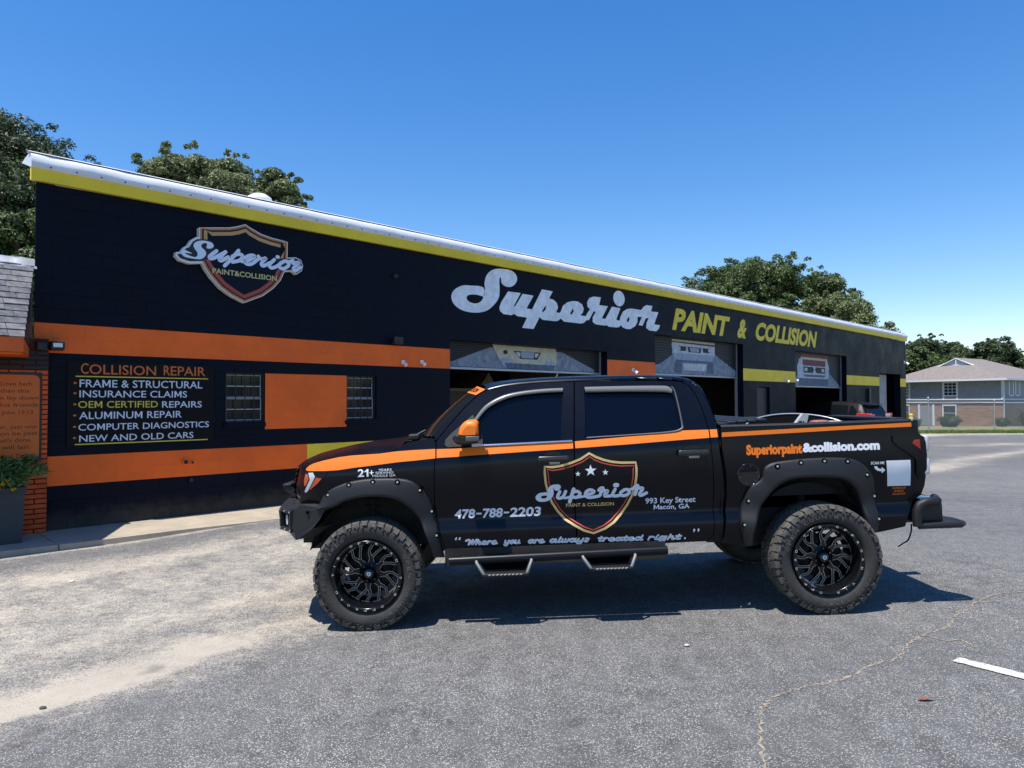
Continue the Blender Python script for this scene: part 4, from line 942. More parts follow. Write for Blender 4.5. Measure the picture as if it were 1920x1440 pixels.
# --- sides
def build_side(m):
    nm = lambda s: s
    top = [(-.498, 1.300), (-.490, 1.316), (-.470, 1.332), (-.427, 1.350), (-.343, 1.371), (-.221, 1.392), (-.119, 1.402), (0, 1.406), (.114, 1.409), (.243, 1.430), (.296, 1.462), (.337, 1.486), (.45, 1.50), (.545, 1.515), (.572, 1.478)]
    fr = [(.573, 1.427), (.565, 1.329), (.555, 1.208), (.547, 1.004), (.560, .871), (.594, .706), (.625, .60), (.56, .57)]
    arch = cr([(.500, .62), (.470, .78), (.42, .88), (.345, .985), (.24, 1.05), (.10, 1.085), (-.04, 1.08), (-.16, 1.045), (-.27, 1.00), (-.35, .985)], 2)
    nose = [(-.413, .980), (-.507, 1.004), (-.539, 1.021), (-.552, 1.052), (-.545, 1.10), (-.530, 1.150), (-.514, 1.203), (-.505, 1.257)]
    skin('fender', top+fr+arch+nose, m=m)
    # doors
    bl = [tuple(p) for p in T['bline']]
    bl = [(1.744, 1.938), (1.721, 1.637), (1.705, 1.449), (1.697, 1.208), (1.694, .963), (1.696, .776), (1.702, .583)]
    g = .005
    i2 = min(range(len(dr)), key=lambda i: abs(dr[i][0]-1.744)+abs(dr[i][1]-1.941))
    d1 = [p for p in dr[:i2]]+[(1.744-g, 1.940)]
    fwin = cr([(.964, 1.456), (.946, 1.515), (.925, 1.60), (.921, 1.652), (.983, 1.730), (1.124, 1.810), (1.28, 1.852), (1.477, 1.868), (1.620, 1.873), (1.640, 1.855), (1.628, 1.75), (1.612, 1.62), (1.597, 1.462)], 3)+[(1.3, 1.458)]
    fd = d1+[(x-g, z) for x, z in bl[1:]]+[(1.355, .579), (1.015, .575), (.66, .566), (.625, .62), (.601, .706), (.567, .871), (.554, 1.004), (.562, 1.208), (.572, 1.329), (.580, 1.427)]
    fdo = skin('front_door', fd, [fwin], m=m)
    skin('side_glass', grow(fwin, .008), m=m, off=-.016, thick=0, mat='glass', parent=fdo, st=(.3, .1))
    rwin = cr([(1.811, 1.478), (1.800, 1.50), (1.815, 1.70), (1.822, 1.865), (1.845, 1.876), (2.18, 1.872), (2.48, 1.860), (2.535, 1.845), (2.556, 1.80), (2.575, 1.65), (2.583, 1.545), (2.574, 1.516), (2.52, 1.503), (2.466, 1.500), (2.1, 1.488)], 3, True)
    rr = [(2.754, .595), (2.811, .644), (2.819, .79), (2.826, .99), (2.819, 1.194), (2.81, 1.357), (2.806, 1.504)]
    d2 = [(1.744+g, 1.941)]+dr[i2+1:-1]+rr[::-1]+[(2.238, .589)]+[(x+g, z) for x, z in bl[::-1][:-1]]
    rdo = skin('rear_door', d2, [rwin], m=m)
    skin('side_glass', grow(rwin, .008), m=m, off=-.016, thick=0, mat='glass', parent=rdo, st=(.3, .1))
    # cab corner behind the rear door
    i3 = min(range(len(dr)), key=lambda i: abs(dr[i][0]-2.658)+abs(dr[i][1]-1.896)); gg = .006
    sil = [(2.66, 1.915), (2.70, 1.905), (2.747, 1.885), (2.793, 1.835), (2.849, 1.693), (2.875, 1.556), (2.876, 1.502), (2.877, 1.355), (2.898, 1.164), (2.912, .973), (2.898, .787), (2.874, .582)]
    skin('cab_corner', sil+[(2.76, .585)]+[(x+gg, z) for x, z in rr]+[(x+gg, z+.004) for x, z in dr[i3:-1][::-1]], m=m)
    # pillar between windscreen and door
    fw = [(.556, 1.535), (.61, 1.606), (.70, 1.690), (.813, 1.785), (.913, 1.855), (1.0, 1.903)]
    lowp = [p for p in dr if p[0] <= 1.02]
    skin('windscreen_pillar', fw+[(1.03, 1.905)]+[(x-.004, z+.007) for x, z in lowp[::-1]], m=m, off=.002)
    skin('seam_backing', [(.53, .60), (2.89, .60), (2.90, 1.0), (2.87, 1.45), (2.77, 1.80), (2.66, 1.90), (2.56, 1.875), (2.60, 1.50), (1.79, 1.46), (1.79, 1.88), (1.67, 1.90), (1.62, 1.45), (.56, 1.43)], m=m, off=-.028, thick=0, mat='flat_black')  # black sheet behind the door seams, standing in for the shade in the gaps
    # bed side
    rail = [(2.896, 1.487), (2.899, 1.526), (3.2, 1.522), (3.6, 1.519), (4.0, 1.519), (4.440, 1.519), (4.485, 1.475), (4.512, 1.427), (4.535, 1.40)]
    rearE = [(4.572, 1.38), (4.580, 1.2), (4.578, 1.053), (4.574, .979), (4.547, .902), (4.482, .867), (4.406, .752), (4.382, .658), (4.173, .62), (4.10, .61)]
    ra = cr([(4.06, .66), (4.035, .80), (4.0, .92), (3.93, 1.02), (3.83, 1.075), (3.6, 1.10), (3.45, 1.09), (3.34, 1.04), (3.24, .95), (3.17, .84), (3.135, .70), (3.12, .58)], 2)
    bs = skin('bed_side', rail+rearE+ra+[(3.026, .559), (2.895, .575), (2.922, .786), (2.936, .972), (2.927, 1.163), (2.902, 1.354)], kind='bed', m=m)
    MB().grid([[(x, m*(S(x, z, 'bed')+.004), z) for x, z in rail[1:6]], [(x, m*(S(x, z, 'bed')-.005), z+.014) for x, z in rail[1:6]], [(x, m*.86, z+.012) for x, z in rail[1:6]], [(x, m*.845, z-.02) for x, z in rail[1:6]]]).obj('rail_cap', PT['trim'], bs)
    # stripes
    def band(topP, botP, kind, x0, x1, par=None, n=40):
        rows = []
        A = [p for p in topP]; B = [p for p in botP]
        for i in range(n+1):
            x = x0+(x1-x0)*i/n; za, zb = interp(A, x), interp(B, x)
            rows.append([(x, m*(S(x, zb+(za-zb)*k/4, kind)+.003), zb+(za-zb)*k/4) for k in range(5)])
        MB().grid(rows).obj('stripe', PT['orange'], par or truck)
    sf = [(-.49, 1.300), (-.483, 1.318), (-.427, 1.345), (-.343, 1.366), (-.221, 1.388), (-.119, 1.398), (0, 1.402), (.114, 1.405), (.243, 1.418), (.393, 1.424), (.574, 1.427)]
    sfb = [(-.49, 1.292), (-.466, 1.285), (-.317, 1.283), (-.215, 1.286), (-.079, 1.302), (.056, 1.313), (.259, 1.332), (.409, 1.341), (.574, 1.353)]
    band(sf, sfb, 'cab', -.488, .571)
    ct = [(.58, 1.425), (.739, 1.424), (.862, 1.428), (1.7, 1.448), (2.191, 1.474), (2.45, 1.492), (2.547, 1.499), (2.589, 1.505), (2.88, 1.505)]
    cb = [(.578, 1.355), (.745, 1.359), (.854, 1.365), (1.696, 1.393), (2.185, 1.412), (2.539, 1.429), (2.88, 1.443)]
    band(ct, cb, 'cab', .582, 1.695, fdo); band(ct, cb, 'cab', 1.712, 2.805, rdo); band(ct, cb, 'cab', 2.815, 2.874)
    band([(2.895, 1.479), (3.555, 1.491), (4.218, 1.501), (4.462, 1.505)], [(2.896, 1.443), (3.554, 1.457), (4.084, 1.470), (4.497, 1.471)], 'bed', 2.903, 4.455, bs)
    # belt mouldings, visors
    def strip(P, Q, par, name, mat, o0=.004, o1=.014):
        n = 40; P = resample(cr(P, 4), n); Q = resample(cr(Q, 4), n); rows = []
        for a, b in zip(P, Q):
            c = ((a[0]+b[0])/2, (a[1]+b[1])/2)
            rows.append([(a[0], m*(S(*a)+o0), a[1]), (a[0]*.8+c[0]*.2, m*(S(*a)+o1), a[1]*.8+c[1]*.2), (b[0]*.7+c[0]*.3, m*(S(*b)+o1*1.25), b[1]*.7+c[1]*.3), (b[0], m*(S(*b)+o0), b[1])])
        MB().grid(rows).obj(name, PT[mat], par)
    strip([(.885, 1.648), (.984, 1.766), (1.126, 1.842), (1.282, 1.874), (1.479, 1.889), (1.645, 1.891)], [(.915, 1.640), (1.005, 1.738), (1.14, 1.806), (1.285, 1.840), (1.479, 1.854), (1.638, 1.856)], fdo, 'window_visor', 'visor')
    strip([(1.826, 1.893), (2.18, 1.888), (2.46, 1.880), (2.53, 1.870), (2.556, 1.845)], [(1.828, 1.846), (2.18, 1.838), (2.45, 1.826), (2.50, 1.822), (2.545, 1.812)], rdo, 'window_visor', 'visor')
    strip([(.87, 1.449), (1.3, 1.456), (1.69, 1.462)], [(.87, 1.434), (1.3, 1.440), (1.69, 1.447)], fdo, 'belt_moulding', 'chrome', .003, .010)
    strip([(1.81, 1.480), (2.2, 1.491), (2.47, 1.502), (2.575, 1.520), (2.592, 1.56), (2.572, 1.82), (2.548, 1.868)], [(1.81, 1.468), (2.2, 1.480), (2.48, 1.489), (2.595, 1.508), (2.606, 1.56), (2.584, 1.822), (2.556, 1.875)], rdo, 'belt_moulding', 'dull', .002, .006)
    skin('mirror_sail', [tuple(p) for p in ((.646, 1.46), (.655, 1.50), (.70, 1.545), (.883, 1.695), (.900, 1.65), (.955, 1.52), (.962, 1.447), (.80, 1.44), (.67, 1.438))], m=m, off=.004, thick=.01, mat='trim', parent=fdo)
    # handles
    for (x0, x1, z, par) in ((1.401, 1.652, 1.318, fdo), (2.535, 2.782, 1.328, rdo)):
        y = -(S((x0+x1)/2, z)); xm = (x0+x1)/2+.0
        cup = MB(); cup.add([(xm+.085*math.cos(t*math.pi/10), m*(S(xm, z)+.0032), z+.008+.048*math.sin(t*math.pi/10)) for t in range(20)], [tuple(range(20))]).obj('handle_cup', PT['gloss'], par)
        hb = MB().bbox(x0, x1, *sorted((m*(-y+.028), m*(-y+.056))), z-.024, z+.024, .016)
        hb.box(x0+.015, x0+.05, *sorted((m*(-y-.002), m*(-y+.03))), z-.015, z+.015).box(x1-.05, x1-.015, *sorted((m*(-y-.002), m*(-y+.03))), z-.015, z+.015).obj('door_handle', PT['handle'], par)
        MB().bbox(xm-.03, xm+.055, *sorted((m*(-y+.0035), m*(-y+.006))), z-.048, z-.03, .001).obj('handle_shine', PT['stepm'], par)  # grey strip standing in for the highlight below the handle
    # mirror
    ym = S(.85, 1.5)
    P = cr([(.776, 1.54), (.785, 1.58), (.805, 1.62), (.842, 1.652), (.884, 1.659), (.925, 1.652), (.943, 1.62), (.947, 1.54)], 3)
    mr = empty('door_mirror'); mr.parent = truck
    def shell(P, ys, mat, name, c=(.87, 1.545)):
        rows = []
        for y, s_ in ys: rows.append([(c[0]+(p[0]-c[0])*s_, m*(ym+y), c[1]+(p[1]-c[1])*s_) for p in P])
        mb = MB(); mb.grid(rows, closed=True); mb.add(rows[0], [tuple(range(len(P)))]); mb.add(rows[-1], [tuple(range(len(P)))]); return mb.obj(name, PT[mat], mr)
    shell(P, [(.075, .90), (.09, .97), (.14, 1.0), (.23, 1.0), (.275, .95), (.30, .80), (.305, .6)], 'orange', 'mirror_cap')
    shell([(.735, 1.512), (.742, 1.537), (.775, 1.540), (.955, 1.540), (.958, 1.500), (.93, 1.478), (.86, 1.468), (.775, 1.466), (.74, 1.488)], [(.07, .92), (.09, 1.0), (.26, 1.0), (.30, .9), (.312, .7)], 'gloss', 'mirror_base', (.85, 1.505))
    MB().bbox(.775, .86, *sorted((m*(ym-.02), m*(ym+.09))), 1.468, 1.51, .01).obj('mirror_arm', PT['trim'], mr)
    MB().bbox(.84, .945, *sorted((m*(ym+.298), m*(ym+.316))), 1.493, 1.532, .004).obj('mirror_lamp', PT['dull'], mr)
    MB().box(.948, .951, *sorted((m*(ym+.09), m*(ym+.27))), 1.49, 1.64).obj('mirror_glass', PT['glass'], mr)
    # flares
    def flare(P, Q, kind, bolts, N=56):
        P = resample(cr(P, 4), N); Q = resample(cr(Q, 4), N); rows = []
        for a, b in zip(P, Q):
            L = lambda t: (a[0]+(b[0]-a[0])*t, a[1]+(b[1]-a[1])*t)
            prof = [(0, -.004), (0, .014), (.05, .030), (.10, .036), (.45, .052), (.80, .074), (.93, .076), (1.0, .068), (1.03, .04), (1.05, -.10)]
            rows.append([(L(t)[0], m*(S(*a, kind)*(1-t)+S(*b, kind)*t+o), L(t)[1]) for t, o in prof])
        f = MB().grid(rows).obj('fender_flare', PT['trim'], truck)
        for (x, z) in bolts:
            k = min(range(N), key=lambda i: (P[i][0]-x)**2+(P[i][1]-z)**2); d = Vector((Q[k][0]-P[k][0], Q[k][1]-P[k][1])); tt = max(.06, min(.3, (Vector((x, z))-Vector(P[k])).dot(d)/d.length_squared))
            dn = d.normalized(); y = S(x, z, kind)+.036+.016*(tt-.1)/.35
            MB().tube([(x, m*(y-.004), z), (x, m*(y+.0015), z)], .022, 14).obj('bolt_pocket', PT['flat_black'], f)
            MB().tube([(x, m*(y), z), (x, m*(y+.006), z)], .009, 10).obj('bolt', PT['silver'], f)
    flare([(-.402, .987), (-.376, 1.03), (-.338, 1.09), (-.288, 1.13), (-.206, 1.167), (-.104, 1.194), (.031, 1.209), (.198, 1.208), (.319, 1.197), (.398, 1.166), (.462, 1.102), (.505, 1.04), (.535, .96), (.557, .86), (.578, .746), (.597, .638), (.617, .545)],
          [(-.397, .985), (-.33, .984), (-.252, .992), (-.177, 1.030), (-.075, 1.057), (.06, 1.067), (.193, 1.053), (.292, 1.012), (.376, .939), (.43, .859), (.468, .77), (.492, .70), (.515, .63), (.529, .56)], 'cab', T['flF_bolts'])
    flare([(3.056, .555), (3.036, .66), (3.028, .75), (3.046, .864), (3.085, .980), (3.122, 1.043), (3.18, 1.070), (3.222, 1.118), (3.222, 1.165), (3.25, 1.20), (3.326, 1.227), (3.523, 1.243), (3.72, 1.248), (3.916, 1.236), (4.007, 1.202), (4.073, 1.14), (4.125, 1.046), (4.143, .902), (4.155, .745), (4.140, .64), (4.09, .59)],
          [(3.112, .560), (3.122, .65), (3.141, .73), (3.170, .81), (3.205, .885), (3.245, .945), (3.292, 1.000), (3.335, 1.04), (3.385, 1.07), (3.44, 1.087), (3.517, 1.096), (3.62, 1.096), (3.713, 1.091), (3.858, 1.070), (3.948, 1.001), (3.985, .93), (4.007, .857), (4.022, .79), (4.035, .724), (4.05, .65), (4.071, .592)], 'bed', T['flR_bolts'])
    # head lamp
    hl = skin('headlight', [(-.497, 1.281), (-.40, 1.281), (-.317, 1.279), (-.313, 1.263), (-.338, 1.22), (-.382, 1.18), (-.441, 1.133), (-.490, 1.103), (-.514, 1.107), (-.522, 1.148), (-.508, 1.216)], m=m, off=.004, thick=.01, mat='smoke', st=(.05, .03))
    skin('lamp_chrome', [(-.466, 1.272), (-.425, 1.273), (-.408, 1.239), (-.436, 1.188), (-.472, 1.127), (-.492, 1.110), (-.505, 1.118), (-.487, 1.155), (-.452, 1.216)], m=m, off=.0075, thick=0, mat='clear', parent=hl, st=(.05, .03))
    skin('amber_lens', [(-.40, 1.232), (-.352, 1.225), (-.388, 1.185), (-.445, 1.14), (-.462, 1.132), (-.428, 1.188)], m=m, off=.0075, thick=0, mat='amber', parent=hl, st=(.05, .03))
    skin('amber_lens', [(-.490, 1.262), (-.472, 1.262), (-.462, 1.22), (-.49, 1.17), (-.505, 1.165), (-.503, 1.21)], m=m, off=.0075, thick=0, mat='amber', parent=hl, st=(.05, .03))
    # tail lamp
    tl = skin('tail_light', [(4.284, 1.405), (4.519, 1.405), (4.556, 1.385), (4.572, 1.34), (4.574, 1.255), (4.565, 1.217), (4.574, 1.19), (4.574, 1.085), (4.553, 1.052), (4.511, 1.050), (4.482, 1.087), (4.478, 1.201), (4.421, 1.25), (4.339, 1.306), (4.284, 1.355)], kind='bed', m=m, off=.012, thick=.02, mat='smoke', st=(.06, .05))
    skin('red_lens', [(4.464, 1.364), (4.515, 1.367), (4.518, 1.285), (4.445, 1.338)], kind='bed', m=m, off=.0145, thick=0, mat='red', parent=tl, st=(.06, .05))
    yb = S(4.57, 1.2, 'bed')
    for z0, z1 in ((1.262, 1.395), (1.075, 1.205)):
        MB().bbox(4.545, 4.605, *sorted((m*(yb-.12), m*(yb-.0))), z0, z1, .018).obj('clear_lens', PT['clear'], tl)
    MB().bbox(4.545, 4.598, *sorted((m*(yb-.13), m*(yb-.02))), 1.206, 1.261, .01).obj('red_lens', PT['smoke'], tl)
    # side step with two hoops
    st = MB().tube([(.66, m*1.0, .523), (2.42, m*1.0, .550)], .035, 14).obj('side_step', PT['gloss2'], truck)
    for xa, xb, zt, zb in ((.875, 1.325, .512, .420), (1.73, 2.158, .522, .438)):
        y = m*1.045
        for q0, q1 in (((xa, zt), (xa+.065, zb)), ((xb, zt), (xb-.045, zb))):
            MB().tube([(q0[0], m*1.0, q0[1]+.02), (q0[0]+(q1[0]-q0[0])*.1, y, q0[1]), (q1[0], m*1.075, q1[1])], .014, 8).obj('step_bracket', PT['stepm'], st)
        MB().prism([(xa+.01, zt), (xa+.075, zb+.013), (xb-.055, zb+.013), (xb-.01, zt)], lambda a, b: (a, m*.955, b), lambda a, b: (a, m*.965, b)).obj('hoop_shade', PT['flat_black'], st)  # black sheet in the hoop, standing in for the shade under the truck
        MB().bbox(xa+.05, xb-.035, *sorted((m*.97, m*1.10)), zb-.012, zb+.012, .006).obj('step_tread', PT['trim'], st)
        mb = MB()
        for i in range(9):
            x = xa+.10+i*(xb-xa-.17)/9
            mb.tube([(x, m*1.101, zb), (x+.02, m*1.101, zb+.005)], .006, 6)
        mb.obj('tread_teeth', PT['stepm'], st, kind='stuff')
    # wheel well liner and rocker
    for cx, rr_ in ((0.05, .56), (3.60, .54)):
        z0 = .44
        rows = [[(cx+rr_*1.0*math.cos(R(a)), y, z0+rr_*1.13*math.sin(R(a))) for a in range(18, 163, 8)] for y in (m*.93, m*.60)]
        MB().grid(rows).add([(cx-rr_, m*.60, z0)]+[(cx+rr_*math.cos(R(a)), m*.60, z0+rr_*1.13*math.sin(R(a))) for a in range(162, 17, -8)], [tuple(range(20))]).obj('wheel_well', PT['under'], truck)
    return fdo, rdo, bs
near = build_side(-1); far = build_side(1)
# fuel filler (near side)
fu = empty('fuel_filler'); fu.parent = truck
y0 = -S(3.108, 1.13, 'bed')
MB().add([(3.108+.088*math.cos(t*math.pi/14), y0-.003, 1.13+.09*math.sin(t*math.pi/14)) for t in range(28)], [tuple(range(28))]).obj('filler_cup', PT['gloss'], fu)
rg = MB(); rows = [[(3.108+r_*math.cos(t*math.pi/14), y0-o, 1.13+r_*1.02*math.sin(t*math.pi/14)) for t in range(28)] for r_, o in ((.080, .003), (.083, .010), (.090, .010), (.093, .0)) ]
rg.grid(rows, closed=True).obj('filler_ring', PT['gloss'], fu)
for a in (0, 60, 120, 180, 240, 300): MB().tube([(3.108+.07*math.cos(R(a+15)), y0-.003, 1.13+.072*math.sin(R(a+15))), (3.108+.07*math.cos(R(a+15)), y0-.009, 1.13+.072*math.sin(R(a+15)))], .004, 8).obj('filler_screw', PT['dull'], fu)

# --- hood, nose, windscreen, roof, cab back
ZE = [(-.498, 1.303), (-.49, 1.318), (-.427, 1.352), (-.343, 1.373), (-.221, 1.394), (-.119, 1.404), (.114, 1.411), (.243, 1.432), (.30, 1.463)]
ZC = [(-.72, 1.29), (-.66, 1.34), (-.55, 1.385), (-.35, 1.425), (-.1, 1.460), (.2, 1.485), (.34, 1.49)]
def hood():
    rows = []; NV = 24
    for i in range(33):
        u = i/32; row = []
        for k in range(-NV, NV+1):
            v = k/NV; a = abs(v)
            xe = -.492+(.30+.492)*u; ye = S(xe, interp(ZE, xe))-.004
            xc = -.72+(.26+.72)*u
            f_ = 1-a**3; x = xe+(xc-xe)*f_*(1-u*.25); ze, zc = interp(ZE, xe), interp(ZC, -.72+(.34+.72)*u)
            z = ze+(zc-ze)*(1-a**2.6)
            bulge = .016*sstep(.62, .50, a) if False else 0
            row.append((x, v*ye, z+bulge))
        rows.append(row)
    h = MB().grid(rows).obj('hood', PT['paint'], truck)
    MB().bbox(-.25, .10, -.36, -.12, 1.455, 1.492, .012).obj('hood_scoop', PT['paint'], h) if False else None
    return h
hood()
FN = [(.96, -.43), (.985, -.47), (1.004, -.507), (1.021, -.539), (1.052, -.552), (1.10, -.545), (1.15, -.530), (1.203, -.514), (1.257, -.505), (1.283, -.499), (1.303, -.493)]
def front_pt(v, z, o=0):
    xe = interp(FN, z); xc = -.70-.05*(1-abs(z-1.12)/.18); a = abs(v); x = xe+(xc-xe)*(1-a**2.6)-o; return (x, v*(S(interp(FN, z), z)-.001), z)
MB().grid([[front_pt(k/24, z) for k in range(-24, 25)] for z in [f[0] for f in FN]]).obj('front_fascia', PT['paint'], truck)
gr = MB().grid([[front_pt(k/20, z, .012) for k in range(-12, 13)] for z in (1.0, 1.05, 1.12, 1.19, 1.25, 1.265)]).obj('grille', PT['flat_black'], truck)
for z in (1.02, 1.07, 1.12, 1.17, 1.22, 1.26): MB().grid([[front_pt(k/20, z+dz, .018+o) for k in range(-12, 13)] for dz, o in ((-.008, 0), (-.008, .012), (.008, .012), (.008, 0))]).obj('grille_bar', PT['gloss'], gr)
def screen_pt(t, v):
    E_ = resample([(.556, 1.530), (.61, 1.604), (.70, 1.690), (.813, 1.785), (.913, 1.856), (1.0, 1.903)], 12)
    i = t*11; j = min(10, int(i)); q = i-j; x = E_[j][0]*(1-q)+E_[j+1][0]*q; z = E_[j][1]*(1-q)+E_[j+1][1]*q
    ye = S(x, z)-.004; b = .20-.10*t; return (x-b*(1-v*v), v*ye, z+(.045*t-.02*(1-t))*(1-v*v))
ws = MB().grid([[screen_pt(t/12, v/16) for v in range(-16, 17)] for t in range(13)]).obj('windscreen', pm('windscreen glass', (.012, .018, .018), .03, spec=.7), truck)
def lift(p, o): return (p[0]-o, p[1], p[2]+o)
MB().grid([[lift(screen_pt(t, v/16), .0035) for v in range(-16, 17)] for t in (.83, .9, .985)]).obj('sun_strip', PT['orange'], ws)
dc = Decal(.0002); dc.text('SUPERIOR PAINT & COLLISION', (-.85, .85, .865, .955), bold=.02)
dc.build('lettering', PT['flat_black'], ws, lambda a, b, l: lift(screen_pt(b, -a), .005+l), cuts=(.08, .03))
def roof():
    zd = lambda x: interp([(.98, 1.893), (1.057, 1.912), (1.12, 1.922), (1.227, 1.934), (1.48, 1.946), (1.744, 1.948), (2.186, 1.939), (2.535, 1.924), (2.66, 1.903), (2.72, 1.88), (2.79, 1.835), (2.84, 1.72), (2.872, 1.56)], x)
    zc = lambda x: interp([(.90, 1.930), (.95, 1.950), (1.05, 1.975), (1.2, 1.990), (1.5, 2.003), (2.0, 2.003), (2.45, 1.990), (2.65, 1.970), (2.74, 1.945), (2.80, 1.895), (2.84, 1.72), (2.872, 1.56)], x)
    xs = [0, .03, .08, .15, .25, .4, .55, .7, .8, .87, .92, .955, .98, 1.0]; rows = []
    for t in xs:
        row = []
        for k in range(-20, 21):
            v = k/20; a = abs(v)
            x0 = screen_pt(1.0, v)[0]; x = x0+(2.80-x0)*t
            xe = 1.0+(2.80-1.0)*t
            ze = zd(xe); z_c = zc(x if abs(v) < .99 else xe)
            # section: steep at the rail, flat over the top
            w = 1-a; yv = [(0, 0, 0), (.010, .32, 0), (.03, .52, 0), (.08, .70, 0), (.22, .84, 0), (.5, .95, 0), (1, 1, 0)]
            hfrac = interp([(q[0], q[1]) for q in yv], w)
            row.append((x, v*(S(xe, ze)-.003), ze+(z_c-ze)*hfrac))
        rows.append(row)
    # extra columns close to the edge
    out = []
    for row, t in zip(rows, xs):
        xe = 1.0+1.8*t; ze = zd(xe); Se = S(xe, ze)-.003; z_c = row[20][2]
        def edge(sg):
            return [(row[0 if sg < 0 else 40][0], sg*(Se-w_), ze+(z_c-ze)*h_) for w_, h_ in ((0, 0), (.006, .22), (.016, .38), (.032, .52), (.055, .62))]
        r2 = edge(-1)+[p for p in row if abs(p[1]) < Se-.075]+edge(1)[::-1]
        out.append(r2)
    return MB().grid(out).obj('roof', PT['paint'], truck), out[-1]
rf, last = roof()
# cab back wall with rear window
bw = MB(); rows = [last]
for q_, x in ((.35, 2.826), (.7, 2.845), (1.0, 2.862)):
    rows.append([(x, p[1]/abs(last[0][1])*(abs(last[0][1])+(S(2.85, 1.693)-.004-abs(last[0][1]))*q_), p[2]+(1.693-p[2])*q_) for p in last])
for z, x in ((1.556, 2.882), (1.40, 2.885), (1.0, 2.89), (.62, 2.87)):
    rows.append([(x, p[1]/abs(last[0][1])*(S(2.85, z)-.004), z) for p in last])
bk = bw.grid(rows).obj('cab_back', PT['paint'], truck)
MB().prism(rrect(-.62, .62, 1.57, 1.82, .05), lambda a, b: (2.868+(1.70-b)*.14+.012, a, b), lambda a, b: (2.868+(1.70-b)*.14-.02, a, b)).obj('rear_window', PT['glass'], bk)
MB().grid([[(.42+.12*(1-v*v/400)*0-.18*(1-(v/20)**2)+.10, v/20*.90, 1.478+.0*v), ] + [(.60-.22*(1-(v/20)**2), v/20*.90, 1.52)] for v in range(-20, 21)]).obj('cowl', PT['trim'], truck)
for y0, y1 in ((-.72, -.10), (.05, .62)):
    wp = MB().tube([(.36, y0+.12, 1.50), (.42, y0+.35, 1.545), (.44, y1, 1.56)], .009, 6).tube([(.39, y0-.02, 1.515), (.45, y1+.1, 1.565)], .008, 6).obj('wiper', PT['trim'], truck)
MB().bbox(.33, .42, -.78, -.60, 1.495, 1.545, .012).tube([(.36, -.7, 1.52), (.46, -.66, 1.57)], .012, 6).obj('wiper_pivot', PT['dusty'] if 'dusty' in PT else PT['trim'], truck)
# cab interior (dash, seats) so the glass has something behind it
ci = empty('cab_interior'); ci.parent = truck
MB().bbox(.55, .95, -.75, .75, 1.10, 1.45, .05).obj('dashboard', PT['cab'], ci)
MB().box(.55, 2.80, -.88, .88, .62, .75).obj('cab_floor', PT['cab'], ci)
for x in (1.35, 2.3):
    for y in (-.42, .42):
        s_ = MB().bbox(x-.2, x+.3, y-.27, y+.27, .85, 1.08, .06).obj('seat', PT['cab'], ci); MB().bbox(x+.22, x+.40, y-.27, y+.27, 1.0, 1.68, .06).obj('backrest', PT['cab'], s_)

# --- bed box, tailgate, bumpers
bd = empty('bed'); bd.parent = truck
MB().box(2.935, 4.52, -.84, .84, .93, .95).obj('bed_floor', PT['bed'], bd)
for y in (-.845, .83): MB().box(2.935, 4.52, y, y+.015, .95, 1.53).obj('bed_wall', PT['bed'], bd)
MB().box(2.925, 2.945, -.9, .9, .93, 1.53).obj('bed_wall', PT['bed'], bd)
MB().bbox(2.92, 3.00, -.86, .86, 1.525, 1.552, .006).obj('cover_rail', PT['trim'], bd)
for i in range(4): MB().bbox(3.0+i*.085, 3.075+i*.085, -.84, .84, 1.536+.004*i, 1.562+.004*i, .008).obj('cover_panel', PT['trim'], bd, label='folded slat of the soft bed cover')
tg = MB().bbox(4.55, 4.61, -.80, .80, .95, 1.515, .015).obj('tailgate', PT['paint'], truck)
MB().bbox(4.611, 4.625, -.13, .13, 1.32, 1.38, .005).obj('gate_handle', PT['gloss'], tg)
MB().bbox(4.48, 4.60, -.62, .62, 1.505, 1.532, .008).obj('gate_cap', PT['trim'], tg)
